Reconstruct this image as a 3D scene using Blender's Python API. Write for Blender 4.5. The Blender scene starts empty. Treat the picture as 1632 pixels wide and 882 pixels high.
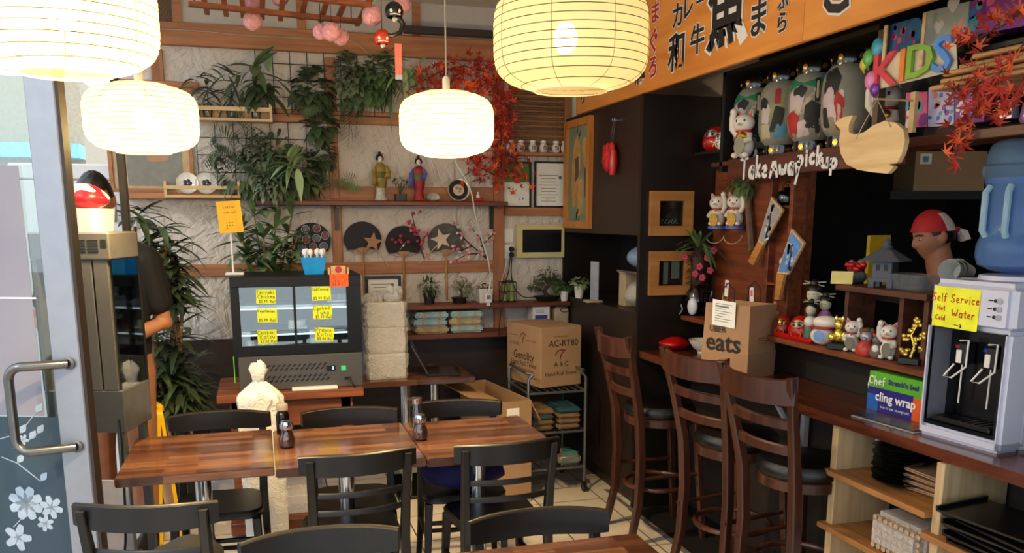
import bpy, bmesh, math, random
from mathutils import Vector, Matrix, Euler
V = Vector
PI = math.pi
SC = bpy.context.scene
C = SC.collection
random.seed(7)
# ---------------------------------------------------------------- camera, world, exposure
F, CX, CY, YH, VX, EYE = 1367., 816., 612., 347., 410., 1.70
TH = math.atan((CY - YH) / F)
PH = math.atan((CX - VX) * math.cos(TH) / F)
FWD = V((math.sin(PH) * math.cos(TH), math.cos(PH) * math.cos(TH), -math.sin(TH)))
RT = V((math.cos(PH), -math.sin(PH), 0))
UP = RT.cross(FWD)
ORI = V((0, 0, EYE))
cd = bpy.data.cameras.new('camera')
cam = bpy.data.objects.new('camera', cd)
C.objects.link(cam)
cam.matrix_world = Matrix.Translation(ORI) @ Matrix((RT, UP, -FWD)).transposed().to_4x4()
cd.sensor_fit = 'HORIZONTAL'
cd.sensor_width = 36
cd.lens = F / 1632 * 36
cd.shift_y = (CY - 441) / 1632
cd.clip_start = 0.05
SC.camera = cam
wd = bpy.data.worlds.new('world')
SC.world = wd
wd.use_nodes = True
bgn = wd.node_tree.nodes['Background']
bgn.inputs[0].default_value = (0.80, 0.90, 1.0, 1)
bgn.inputs[1].default_value = 2.1
sun = bpy.data.lights.new('sun', 'SUN')
sun.energy = .9
sun.angle = 0.05
sun.color = (1, .95, .88)
so = bpy.data.objects.new('sun', sun)
C.objects.link(so)
so.rotation_euler = (math.radians(38), math.radians(-42), 0)
so.location = (-6, -4, 8)
VS = SC.view_settings
VS.view_transform = 'Standard'
VS.look = 'None'
VS.gamma = 1
VS.use_curve_mapping = False
VS.exposure = 0.0
LANTERN_W = 120.0
SC.cycles.max_bounces = 10
SC.cycles.diffuse_bounces = 5
SC.cycles.transparent_max_bounces = 24
SC.cycles.sample_clamp_indirect = 6
SC.cycles.caustics_reflective = False
SC.cycles.caustics_refractive = False
SC.cycles.use_denoising = True


# ---------------------------------------------------------------- helpers
def A(px, py, X=None, Y=None, Z=None, d=None):
    """point of the place seen at photo pixel (px, py) on a plane, or at depth d"""
    r = FWD + RT * ((px - CX) / F) + UP * ((CY - py) / F)
    t = d if d is not None else X / r.x if X is not None else Y / r.y if Y is not None else (Z - EYE) / r.z
    return ORI + r * t


def S(p):
    """metres per photo pixel at point p"""
    return (V(p) - ORI).dot(FWD) / F


WY = 5.8


def W(px, py, dy=0.0):
    return A(px, py, Y=WY - dy)


def rz(a):
    return Matrix.Rotation(a, 4, 'Z')


def T(x, y=None, z=None):
    return Matrix.Translation(V(x) if y is None else V((x, y, z)))


def frame(o, ux, uz):
    """matrix with x axis along ux and z axis along uz (orthonormalised), origin o"""
    ux = V(ux).normalized()
    uz = V(uz)
    uz = (uz - ux * uz.dot(ux)).normalized()
    uy = uz.cross(ux)
    m = Matrix((ux, uy, uz)).transposed().to_4x4()
    m.translation = V(o)
    return m


class G:
    """collects shapes; build() links them as ONE mesh object"""
    def __init__(s):
        s.v, s.f, s.m, s.mi = [], [], [], 0

    def add(s, vs, fs, M=None):
        o = len(s.v)
        if M is not None:
            vs = [M @ V(p) for p in vs]
        s.v += [tuple(p) for p in vs]
        s.f += [[i + o for i in q] for q in fs]
        s.m += [s.mi] * len(fs)
        return s

    def bm(s, b, M=None):
        b.verts.index_update()
        s.add([v.co.copy() for v in b.verts], [[v.index for v in f.verts] for f in b.faces], M)
        b.free()
        return s

    def box(s, c, z, M=None, bev=0.0, seg=2):
        b = bmesh.new()
        bmesh.ops.create_cube(b, size=1)
        for v in b.verts:
            v.co = V((v.co.x * z[0] + c[0], v.co.y * z[1] + c[1], v.co.z * z[2] + c[2]))
        if bev > 0:
            bmesh.ops.bevel(b, geom=b.edges[:], offset=min(bev, min(z) * .49), segments=seg, affect='EDGES')
        return s.bm(b, M)

    def bx(s, x0, x1, y0, y1, z0, z1, M=None, bev=0.0, seg=1):
        return s.box(((x0 + x1) / 2, (y0 + y1) / 2, (z0 + z1) / 2), (abs(x1 - x0), abs(y1 - y0), abs(z1 - z0)), M, bev, seg)

    def tube(s, pts, r, n=8, M=None, closed=False, flat=None):
        pts = [V(p) for p in pts]
        k = len(pts)
        rr = list(r) if isinstance(r, (list, tuple)) else [r] * k
        vs, fs = [], []
        up = None
        for i in range(k):
            if closed:
                t = (pts[(i + 1) % k] - pts[i - 1])
            else:
                t = pts[min(i + 1, k - 1)] - pts[max(i - 1, 0)]
            t = t.normalized() if t.length > 1e-9 else V((0, 0, 1))
            if up is None:
                up = V((0, 0, 1)) if abs(t.z) < .9 else V((1, 0, 0))
            a = (up - t * up.dot(t))
            if a.length < 1e-4:
                a = V((1, .3, 0)) - t * V((1, .3, 0)).dot(t)
            a.normalize()
            up = a
            b = t.cross(a)
            fa, fb = (flat or (1, 1))
            for j in range(n):
                w = 2 * PI * j / n
                vs.append(pts[i] + a * (math.cos(w) * rr[i] * fa) + b * (math.sin(w) * rr[i] * fb))
        for i in range(k if closed else k - 1):
            i2 = (i + 1) % k
            for j in range(n):
                fs.append([i * n + j, i * n + (j + 1) % n, i2 * n + (j + 1) % n, i2 * n + j])
        if not closed:
            fs.append(list(range(n))[::-1])
            fs.append([(k - 1) * n + j for j in range(n)])
        return s.add(vs, fs, M)

    def lathe(s, prof, n=20, M=None, a0=0.0, a1=2 * PI, cap=True):
        full = abs(a1 - a0 - 2 * PI) < 1e-6
        m = n if full else n + 1
        vs, fs = [], []
        for (r, z) in prof:
            for j in range(m):
                w = a0 + (a1 - a0) * j / n
                vs.append((r * math.cos(w), r * math.sin(w), z))
        for i in range(len(prof) - 1):
            for j in range(n):
                j2 = (j + 1) % m
                fs.append([i * m + j, i * m + j2, (i + 1) * m + j2, (i + 1) * m + j])
        if cap and full:
            if prof[0][0] > 1e-5:
                fs.append(list(range(m))[::-1])
            if prof[-1][0] > 1e-5:
                fs.append([(len(prof) - 1) * m + j for j in range(m)])
        return s.add(vs, fs, M)

    def sph(s, c, r, n=12, m=8, M=None):
        r = r if isinstance(r, (tuple, list)) else (r, r, r)
        vs, fs = [(c[0], c[1], c[2] - r[2])], []
        for i in range(1, m):
            t = -PI / 2 + PI * i / m
            for j in range(n):
                w = 2 * PI * j / n
                vs.append((c[0] + r[0] * math.cos(t) * math.cos(w), c[1] + r[1] * math.cos(t) * math.sin(w), c[2] + r[2] * math.sin(t)))
        vs.append((c[0], c[1], c[2] + r[2]))
        for j in range(n):
            fs.append([0, 1 + (j + 1) % n, 1 + j])
            fs.append([len(vs) - 1, 1 + (m - 2) * n + j, 1 + (m - 2) * n + (j + 1) % n])
        for i in range(m - 2):
            for j in range(n):
                a = 1 + i * n + j
                b = 1 + i * n + (j + 1) % n
                fs.append([a, b, b + n, a + n])
        return s.add(vs, fs, M)

    def prism(s, poly, h, M=None, top=1.0):
        """polygon in xy extruded 0..h along z; top scales the upper outline"""
        n = len(poly)
        cx = sum(p[0] for p in poly) / n
        cy = sum(p[1] for p in poly) / n
        vs = [(p[0], p[1], 0) for p in poly] + [(cx + (p[0] - cx) * top, cy + (p[1] - cy) * top, h) for p in poly]
        fs = [list(range(n))[::-1], [n + i for i in range(n)]] + [[i, (i + 1) % n, n + (i + 1) % n, n + i] for i in range(n)]
        return s.add(vs, fs, M)

    def leaf(s, p, d, L, w, droop=.3, up=(0, 0, 1), n=5, fold=.25, shape=1.0):
        """one folded, drooping leaf blade growing from p along d"""
        p, d, up = V(p), V(d).normalized(), V(up)
        sd = d.cross(up)
        if sd.length < 1e-3:
            sd = d.cross(V((1, 0, 0.2)))
        sd.normalize()
        nn = sd.cross(d)
        vs, fs = [], []
        for i in range(n + 1):
            t = i / n
            ww = w * .5 * max(.04, math.sin(PI * min(1, (t * .92 + .06)) ** shape))
            c = p + d * (L * t) + V((0, 0, -1)) * (droop * L * t * t)
            vs += [c - sd * ww + nn * (ww * fold), c, c + sd * ww + nn * (ww * fold)]
        for i in range(n):
            a = i * 3
            fs += [[a, a + 1, a + 4, a + 3], [a + 1, a + 2, a + 5, a + 4]]
        return s.add(vs, fs)

    def build(s, name, mats, parent=None, smooth=True, ang=40, M=None):
        me = bpy.data.meshes.new(name)
        me.from_pydata(s.v, [], s.f)
        mats = mats if isinstance(mats, (list, tuple)) else [mats]
        for m in mats:
            me.materials.append(m)
        if len(mats) > 1:
            me.polygons.foreach_set('material_index', s.m)
        me.update()
        if smooth:
            me.polygons.foreach_set('use_smooth', [True] * len(me.polygons))
            try:
                me.set_sharp_from_angle(angle=math.radians(ang))
            except Exception:
                pass
        o = bpy.data.objects.new(name, me)
        C.objects.link(o)
        if parent is not None:
            o.parent = parent
        if M is not None:
            o.matrix_basis = M
        return o


def tag(o, label, cat, group=None, kind=None):
    o['label'] = label
    o['category'] = cat
    if group:
        o['group'] = group
    if kind:
        o['kind'] = kind
    return o


def thing(name, label, cat, loc=(0, 0, 0), rot=0, group=None, M=None):
    o = bpy.data.objects.new(name, None)
    o.empty_display_size = .05
    C.objects.link(o)
    if M is not None:
        o.matrix_basis = M
    else:
        o.location = loc
        o.rotation_euler = (0, 0, rot)
    return tag(o, label, cat, group)


def struct(name, g, m, **k):
    o = g.build(name, m, **k)
    o['kind'] = 'structure'
    return o


def dup(root, loc, rot, label=None, group=None, M=None):
    r = root.copy()
    C.objects.link(r)
    if M is not None:
        r.matrix_basis = M
    else:
        r.location = loc
        r.rotation_euler = (0, 0, rot)
    if label:
        r['label'] = label
    if group:
        r['group'] = group
    for ch in list(root.children):
        c = ch.copy()
        C.objects.link(c)
        c.parent = r
        for g in list(ch.children):
            q = g.copy()
            C.objects.link(q)
            q.parent = c
    return r


def text(g, body, size, M, off=0.0, ext=0.0, align='CENTER', res=2, shear=0.0, sx=1.0):
    cu = bpy.data.curves.new('t', 'FONT')
    cu.body = body
    cu.size = size
    cu.offset = off
    cu.extrude = ext
    cu.align_x = align
    cu.align_y = 'CENTER'
    cu.resolution_u = res
    cu.shear = shear
    o = bpy.data.objects.new('t', cu)
    C.objects.link(o)
    me = bpy.data.meshes.new_from_object(o.evaluated_get(bpy.context.evaluated_depsgraph_get()))
    g.add([V((v.co.x * sx, v.co.y, v.co.z)) for v in me.vertices], [list(p.vertices) for p in me.polygons], M)
    bpy.data.objects.remove(o)
    bpy.data.curves.remove(cu)
    bpy.data.meshes.remove(me)
    return g


# hand-lettering: strokes on a 0..1 high grid, x-height .6
HL = {
 'A': (.8, '0,0 .38,1 .72,0;.14,.36 .6,.36'), 'C': (.7, '.62,.85 .4,1 .1,.75 .05,.35 .25,.02 .6,.12'), 'H': (.7, '.05,1 .08,0;.6,1 .6,0;.08,.5 .6,.52'),
 'K': (.7, '.08,1 .08,0;.6,.95 .1,.45 .62,0'), 'P': (.65, '.08,0 .08,1 .45,.98 .55,.72 .4,.5 .1,.48'), 'R': (.68, '.08,0 .08,1 .45,.98 .52,.72 .4,.52 .1,.5;.3,.5 .6,0'),
 'S': (.65, '.55,.85 .35,1 .1,.82 .15,.6 .48,.42 .5,.15 .25,0 .03,.15'), 'T': (.75, '0,.95 .7,1;.36,.97 .34,0'), 'V': (.7, '.02,1 .3,0 .62,1'), 'W': (1., '.02,1 .22,0 .45,.7 .66,0 .9,1'),
 'a': (.58, '.45,.5 .25,.6 .05,.35 .12,.05 .3,.03 .45,.3;.46,.58 .48,0'), 'b': (.55, '.08,1 .08,0;.08,.35 .3,.55 .46,.3 .3,.02 .08,.1'), 'c': (.5, '.42,.5 .22,.58 .06,.3 .2,.02 .44,.12'),
 'd': (.58, '.42,.45 .2,.55 .05,.28 .18,.02 .42,.2;.46,1 .47,0'), 'e': (.52, '.06,.3 .42,.34 .34,.56 .14,.52 .05,.25 .18,.02 .44,.1'), 'f': (.42, '.4,.92 .22,.98 .16,.7 .16,0;.0,.55 .36,.58'),
 'h': (.55, '.08,1 .08,0;.08,.35 .28,.55 .44,.4 .45,0'), 'i': (.24, '.12,.58 .12,0;.12,.8 .13,.84'), 'k': (.55, '.08,1 .08,0;.42,.58 .1,.28 .46,0'), 'l': (.24, '.1,1 .12,0'),
 'm': (.8, '.06,.56 .08,0;.08,.35 .25,.55 .36,.35 .36,0;.36,.35 .55,.55 .68,.35 .68,0'), 'n': (.55, '.07,.56 .08,0;.08,.35 .28,.56 .44,.36 .45,0'), 'o': (.56, '.26,.58 .06,.32 .2,.02 .42,.12 .46,.4 .26,.58'),
 'p': (.55, '.08,.56 .06,-.35;.08,.4 .3,.58 .46,.32 .3,.04 .08,.1'), 'r': (.42, '.07,.56 .08,0;.08,.32 .22,.54 .38,.52'), 's': (.46, '.4,.5 .2,.58 .08,.42 .36,.22 .3,.04 .05,.08'), 't': (.42, '.2,.9 .2,.1 .36,.04;.02,.6 .38,.62'),
 'u': (.56, '.07,.56 .1,.1 .28,.02 .44,.2;.46,.56 .47,0'), 'v': (.52, '.04,.56 .22,0 .46,.56'), 'w': (.76, '.04,.56 .18,0 .34,.44 .5,0 .68,.56'), 'y': (.54, '.05,.56 .24,.1;.46,.56 .1,-.38'),
 '$': (.55, '.45,.8 .25,.9 .08,.72 .4,.35 .3,.1 .05,.15;.26,1 .24,0'), '5': (.5, '.42,.95 .1,.92 .1,.58 .35,.6 .42,.3 .25,.03 .04,.1'), '0': (.52, '.24,.95 .05,.5 .22,.02 .44,.45 .24,.95'), '6': (.5, '.38,.95 .1,.5 .15,.05 .4,.15 .35,.42 .1,.38'),
 '8': (.5, '.25,.52 .08,.75 .25,.97 .42,.75 .05,.22 .25,.02 .44,.24 .25,.52'), '.': (.22, '.08,.02 .1,.06'), '-': (.4, '.05,.4 .35,.42'), ' ': (.38, ''), '1': (.3, '.06,.8 .16,.98 .16,0'),
 '>': (1.2, '0,.4 1.0,.25;.8,.5 1.02,.25 .75,.08'), 'D': (.7, '.08,0 .08,1 .4,.92 .6,.5 .4,.06 .08,0'), 'I': (.3, '.14,1 .14,0'), 'M': (.9, '.06,0 .1,1 .4,.3 .7,1 .75,0'), 'g': (.55, '.42,.45 .2,.56 .06,.3 .2,.05 .43,.25;.46,.56 .42,-.2 .1,-.3'),
}


def hand(g, body, M, h, r, wob=.02, center=True, slope=0.0, flat=.35):
    w = sum(HL.get(c, (.5, ''))[0] for c in body) + .12 * len(body)
    x = -w / 2 if center else 0
    rnd = random.Random(len(body) * 7 + 1)
    for c in body:
        cw, st = HL.get(c, (.5, ''))
        dy = rnd.uniform(-wob, wob)
        for sk in st.split(';'):
            if sk:
                P = [tuple(map(float, q.split(','))) for q in sk.split()]
                pts = [V(((x + a) * h, (b + dy + (x + w / 2) * slope) * h, r * flat * .8)) for a, b in P]
                # smooth once (corner cutting)
                if len(pts) > 2:
                    q = [pts[0]]
                    for i in range(len(pts) - 1):
                        q += [pts[i].lerp(pts[i + 1], .25), pts[i].lerp(pts[i + 1], .75)]
                    q.append(pts[-1])
                    pts = q
                Mi = M
                up = [Mi @ p for p in pts]
                zc = (Mi.to_3x3() @ V((0, 0, 1))).normalized()
                ribbon(g, up, r, zc)
        x += cw + .12
    return g


def ribbon(g, pts, r, nz, th=None):
    """flat brush stroke lying on a surface with normal nz"""
    th = r * .35 if th is None else th
    vs, fs = [], []
    k = len(pts)
    for i in range(k):
        t = (pts[min(i + 1, k - 1)] - pts[max(i - 1, 0)])
        t = t.normalized() if t.length > 1e-9 else V((1, 0, 0))
        sd = nz.cross(t).normalized()
        p = pts[i] - (t * r * .6 if i == 0 else V()) + (t * r * .6 if i == k - 1 else V())
        q = .75 if i in (0, k - 1) else 1
        vs += [p - sd * r * q, p - sd * r * q * .8 + nz * th, p + sd * r * q * .8 + nz * th, p + sd * r * q]
    for i in range(k - 1):
        a = i * 4
        for j in range(3):
            fs.append([a + j, a + j + 4, a + j + 5, a + j + 1])
    fs += [[0, 1, 2, 3], [(k - 1) * 4 + 3, (k - 1) * 4 + 2, (k - 1) * 4 + 1, (k - 1) * 4]]
    g.add(vs, fs)


# ---------------------------------------------------------------- materials
MT = {}


def lin(c):
    return tuple((x / 12.92 if x <= .04045 else ((x + .055) / 1.055) ** 2.4) for x in (c if max(c) <= 1 else [q / 255 for q in c]))


def pb(name):
    m = bpy.data.materials.new(name)
    m.use_nodes = True
    nt = m.node_tree
    return m, nt, nt.nodes['Principled BSDF']


def mat(name, c, rough=.5, metal=0., var=.12, scale=18., bump=0., bscale=60., trans=0., alpha=1., emit=0., spec=.5, sheen=0., coat=0., sss=0., stretch=(1, 1, 1)):
    if name in MT:
        return MT[name]
    c = lin(c)
    m, nt, b = pb(name)
    b.inputs['Roughness'].default_value = rough
    b.inputs['Metallic'].default_value = metal
    b.inputs['Specular IOR Level'].default_value = spec
    b.inputs['Coat Weight'].default_value = coat
    b.inputs['Transmission Weight'].default_value = trans
    b.inputs['Alpha'].default_value = alpha
    tc = nt.nodes.new('ShaderNodeTexCoord')
    mp = nt.nodes.new('ShaderNodeMapping')
    mp.inputs['Scale'].default_value = stretch
    nt.links.new(tc.outputs['Object'], mp.inputs[0])
    if var > 0:
        n = nt.nodes.new('ShaderNodeTexNoise')
        n.inputs['Scale'].default_value = scale
        n.inputs['Detail'].default_value = 4
        nt.links.new(mp.outputs[0], n.inputs['Vector'])
        r = nt.nodes.new('ShaderNodeValToRGB')
        r.color_ramp.elements[0].position = .3
        r.color_ramp.elements[1].position = .7
        r.color_ramp.elements[0].color = tuple(x * (1 - var) for x in c) + (1,)
        r.color_ramp.elements[1].color = tuple(min(1, x * (1 + var)) for x in c) + (1,)
        nt.links.new(n.outputs[0], r.inputs[0])
        nt.links.new(r.outputs[0], b.inputs['Base Color'])
    else:
        b.inputs['Base Color'].default_value = c + (1,)
    if emit:
        b.inputs['Emission Color'].default_value = c + (1,)
        b.inputs['Emission Strength'].default_value = emit
    if bump > 0:
        n2 = nt.nodes.new('ShaderNodeTexNoise')
        n2.inputs['Scale'].default_value = bscale
        n2.inputs['Detail'].default_value = 5
        nt.links.new(mp.outputs[0], n2.inputs['Vector'])
        bp = nt.nodes.new('ShaderNodeBump')
        bp.inputs['Strength'].default_value = bump
        bp.inputs['Distance'].default_value = .01
        nt.links.new(n2.outputs[0], bp.inputs['Height'])
        nt.links.new(bp.outputs[0], b.inputs['Normal'])
    MT[name] = m
    return m


def wood(name, c1, c2, rough=.45, axis=0, sc=10., stretch=14., coat=0., coords='Object', bump=.06):
    """streaky grain running along one axis"""
    if name in MT:
        return MT[name]
    m, nt, b = pb(name)
    tc = nt.nodes.new('ShaderNodeTexCoord')
    mp = nt.nodes.new('ShaderNodeMapping')
    s = [sc * stretch / 10] * 3
    s[axis] = sc / 10
    mp.inputs['Scale'].default_value = s
    nt.links.new(tc.outputs[coords], mp.inputs[0])
    n = nt.nodes.new('ShaderNodeTexNoise')
    n.inputs['Scale'].default_value = 2.2
    n.inputs['Detail'].default_value = 6
    n.inputs['Distortion'].default_value = .6
    nt.links.new(mp.outputs[0], n.inputs['Vector'])
    r = nt.nodes.new('ShaderNodeValToRGB')
    r.color_ramp.elements[0].position = .32
    r.color_ramp.elements[1].position = .68
    r.color_ramp.elements[0].color = lin(c1) + (1,)
    r.color_ramp.elements[1].color = lin(c2) + (1,)
    nt.links.new(n.outputs[0], r.inputs[0])
    nt.links.new(r.outputs[0], b.inputs['Base Color'])
    b.inputs['Roughness'].default_value = rough
    b.inputs['Coat Weight'].default_value = coat
    b.inputs['Coat Roughness'].default_value = .15
    bp = nt.nodes.new('ShaderNodeBump')
    bp.inputs['Strength'].default_value = bump
    bp.inputs['Distance'].default_value = .005
    nt.links.new(n.outputs[0], bp.inputs['Height'])
    nt.links.new(bp.outputs[0], b.inputs['Normal'])
    MT[name] = m
    return m


def staves(name, cols, along=.32, across=.045, rough=.28, coat=.3):
    """butcher-block top: staves of mixed tone along x"""
    m, nt, b = pb(name)
    tc = nt.nodes.new('ShaderNodeTexCoord')
    br = nt.nodes.new('ShaderNodeTexBrick')
    br.offset = .37
    br.inputs['Scale'].default_value = 1
    br.inputs['Brick Width'].default_value = along
    br.inputs['Row Height'].default_value = across
    br.inputs['Mortar Size'].default_value = .0006
    br.inputs['Color1'].default_value = (0, 0, 0, 1)
    br.inputs['Color2'].default_value = (1, 1, 1, 1)
    br.inputs['Mortar'].default_value = (.2, .2, .2, 1)
    nt.links.new(tc.outputs['Object'], br.inputs['Vector'])
    mp = nt.nodes.new('ShaderNodeMapping')
    mp.inputs['Scale'].default_value = (3, 46, 46)
    nt.links.new(tc.outputs['Object'], mp.inputs[0])
    n = nt.nodes.new('ShaderNodeTexNoise')
    n.inputs['Scale'].default_value = 1.5
    n.inputs['Detail'].default_value = 5
    nt.links.new(mp.outputs[0], n.inputs['Vector'])
    ad = nt.nodes.new('ShaderNodeMix')
    ad.data_type = 'FLOAT'
    ad.inputs[0].default_value = .5
    nt.links.new(br.outputs[0], ad.inputs[2])
    nt.links.new(n.outputs[0], ad.inputs[3])
    r = nt.nodes.new('ShaderNodeValToRGB')
    for i, cc in enumerate(cols):
        e = r.color_ramp.elements[i] if i < 2 else r.color_ramp.elements.new(.5)
        e.color = lin(cc) + (1,)
    k = len(cols)
    for i, e in enumerate(r.color_ramp.elements):
        e.position = .15 + .7 * i / (k - 1)
    for i, cc in enumerate(cols):
        r.color_ramp.elements[i].color = lin(cc) + (1,)
    nt.links.new(ad.outputs[0], r.inputs[0])
    nt.links.new(r.outputs[0], b.inputs['Base Color'])
    b.inputs['Roughness'].default_value = rough
    b.inputs['Coat Weight'].default_value = coat
    b.inputs['Coat Roughness'].default_value = .12
    MT[name] = m
    return m


def glass(name, tint=(.9, .97, .95), refl=.12, rough=.02):
    """thin pane: see-through with a mirror share"""
    m = bpy.data.materials.new(name)
    m.use_nodes = True
    nt = m.node_tree
    nt.nodes.clear()
    o = nt.nodes.new('ShaderNodeOutputMaterial')
    t = nt.nodes.new('ShaderNodeBsdfTransparent')
    t.inputs[0].default_value = tuple(tint) + (1,)
    gl = nt.nodes.new('ShaderNodeBsdfGlossy')
    gl.inputs['Roughness'].default_value = rough
    fr = nt.nodes.new('ShaderNodeFresnel')
    fr.inputs[0].default_value = 1.5
    mx = nt.nodes.new('ShaderNodeMixShader')
    ma = nt.nodes.new('ShaderNodeMath')
    ma.operation = 'MULTIPLY_ADD'
    ma.inputs[1].default_value = .8
    ma.inputs[2].default_value = refl - .04
    ma.use_clamp = True
    nt.links.new(fr.outputs[0], ma.inputs[0])
    nt.links.new(ma.outputs[0], mx.inputs[0])
    nt.links.new(t.outputs[0], mx.inputs[1])
    nt.links.new(gl.outputs[0], mx.inputs[2])
    nt.links.new(mx.outputs[0], o.inputs[0])
    MT[name] = m
    return m


def film(name, c, clear=.4, transl=.5, rough=.4, bump=0.):
    """plastic film, frosted glass, paper: mix of clear, translucent and glossy-diffuse"""
    m = bpy.data.materials.new(name)
    m.use_nodes = True
    nt = m.node_tree
    b = nt.nodes['Principled BSDF']
    o = nt.nodes['Material Output']
    b.inputs['Base Color'].default_value = lin(c) + (1,)
    b.inputs['Roughness'].default_value = rough
    if bump:
        tc = nt.nodes.new('ShaderNodeTexCoord')
        n = nt.nodes.new('ShaderNodeTexNoise')
        n.inputs['Scale'].default_value = 38
        n.inputs['Detail'].default_value = 3
        n.inputs['Distortion'].default_value = 1.5
        bp = nt.nodes.new('ShaderNodeBump')
        bp.inputs['Strength'].default_value = bump
        bp.inputs['Distance'].default_value = .02
        nt.links.new(tc.outputs['Object'], n.inputs['Vector'])
        nt.links.new(n.outputs[0], bp.inputs['Height'])
        nt.links.new(bp.outputs[0], b.inputs['Normal'])
    tr = nt.nodes.new('ShaderNodeBsdfTranslucent')
    tr.inputs[0].default_value = lin(c) + (1,)
    tp = nt.nodes.new('ShaderNodeBsdfTransparent')
    m1 = nt.nodes.new('ShaderNodeMixShader')
    m2 = nt.nodes.new('ShaderNodeMixShader')
    m1.inputs[0].default_value = transl
    m2.inputs[0].default_value = clear
    nt.links.new(b.outputs[0], m1.inputs[1])
    nt.links.new(tr.outputs[0], m1.inputs[2])
    nt.links.new(m1.outputs[0], m2.inputs[1])
    nt.links.new(tp.outputs[0], m2.inputs[2])
    nt.links.new(m2.outputs[0], o.inputs[0])
    MT[name] = m
    return m


BLACK = mat('black_plastic', (.03, .03, .035), .4, var=.1)
WHITE = mat('white_paint', (.86, .86, .86), .45, var=.03)
PAPER = mat('white_paper', (.93, .93, .90), .8, var=.03)
STEEL = mat('brushed_steel', (.72, .72, .72), .28, 1., var=.06, stretch=(1, 1, 14))
CHROME = mat('chrome', (.82, .83, .85), .1, 1., var=0)
ALU = mat('aluminium', (.62, .63, .66), .38, .75, var=.04)
RAIL = wood('orange_pine', (.56, .36, .22), (.70, .47, .30), .5)
RAILV = wood('orange_pine_upright', (.54, .34, .21), (.67, .44, .28), .5, axis=2)
SHELFW = wood('stained_shelf_wood', (.30, .14, .08), (.48, .24, .14), .45, axis=0)
DARKW = wood('dark_brown_wood', (.10, .055, .035), (.17, .10, .06), .5, axis=0)
CHAIRW = wood('espresso_wood', (.032, .024, .022), (.068, .050, .044), .42, axis=2, coat=.05)
STOOLW = wood('walnut_stain', (.175, .085, .055), (.29, .15, .095), .34, axis=2, coat=.2)
LEATHER = mat('black_leatherette', (.035, .032, .032), .36, var=.15, bump=.15, bscale=160)
LAM = wood('dark_laminate', (.125, .09, .068), (.165, .12, .092), .42, axis=2, sc=14)
TABLE = staves('acacia_table_top', [(.19, .105, .068), (.30, .178, .118), (.39, .245, .165), (.53, .37, .25)], rough=.24, coat=.5)
BAR = wood('red_brown_bar_wood', (.24, .10, .055), (.39, .18, .095), .25, axis=1, coat=.4)
PALEW = wood('pale_pine', (.74, .60, .42), (.86, .74, .55), .5, axis=0)
PLY = wood('light_plywood', (.66, .55, .40), (.76, .66, .50), .55, axis=2)
LEAFA = mat('leaf_dark_green', (.29, .36, .25), .4, var=.35, scale=9)
LEAFB = mat('leaf_mid_green', (.36, .46, .29), .42, var=.3, scale=9)
LEAFC = mat('leaf_light_green', (.60, .70, .50), .45, var=.25, scale=9)
LEAFD = mat('leaf_grey_green', (.46, .51, .40), .5, var=.3, scale=9)
BARK = mat('brown_bark', (.25, .17, .11), .8, var=.3, bump=.3)
MAPLE = mat('maple_leaf_red', (.62, .14, .07), .55, var=.4, scale=6)
MAPLE2 = mat('maple_leaf_orange', (.80, .32, .12), .55, var=.3, scale=6)
RED = mat('glossy_red', (.68, .05, .06), .3, var=.12)
GOLD = mat('gold_paint', (.83, .62, .22), .25, .85, var=.1)
CERAM = mat('white_glazed_ceramic', (.88, .86, .82), .18, var=.04, coat=.4)
CARD = mat('cardboard', (.63, .50, .37), .8, var=.07, scale=7)
YNOTE = mat('yellow_note_paper', (.80, .85, .16), .7, var=.04)
INK = mat('black_ink', (.04, .04, .05), .6, var=0)
KRAFT = mat('kraft_paper', (.62, .48, .35), .75, var=.06, scale=5)
CLEARP = film('clear_plastic_wrap', (.93, .93, .93), .55, .25, .1, .8)
PANE = glass('clear_pane')
# ---------------------------------------------------------------- setting
def tile_mat():
    m, nt, b = pb('floor_tiles')
    tc = nt.nodes.new('ShaderNodeTexCoord')
    mp = nt.nodes.new('ShaderNodeMapping')
    mp.inputs['Location'].default_value = (.06, .10, 0)
    br = nt.nodes.new('ShaderNodeTexBrick')
    br.offset = 0
    br.inputs['Scale'].default_value = 1
    br.inputs['Brick Width'].default_value = .40
    br.inputs['Row Height'].default_value = .40
    br.inputs['Mortar Size'].default_value = .004
    br.inputs['Color1'].default_value = lin((.80, .77, .73)) + (1,)
    br.inputs['Color2'].default_value = lin((.84, .81, .77)) + (1,)
    br.inputs['Mortar'].default_value = lin((.30, .26, .23)) + (1,)
    nt.links.new(tc.outputs['Object'], mp.inputs[0])
    nt.links.new(mp.outputs[0], br.inputs['Vector'])
    nt.links.new(br.outputs[0], b.inputs['Base Color'])
    b.inputs['Roughness'].default_value = .3
    return m


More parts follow.
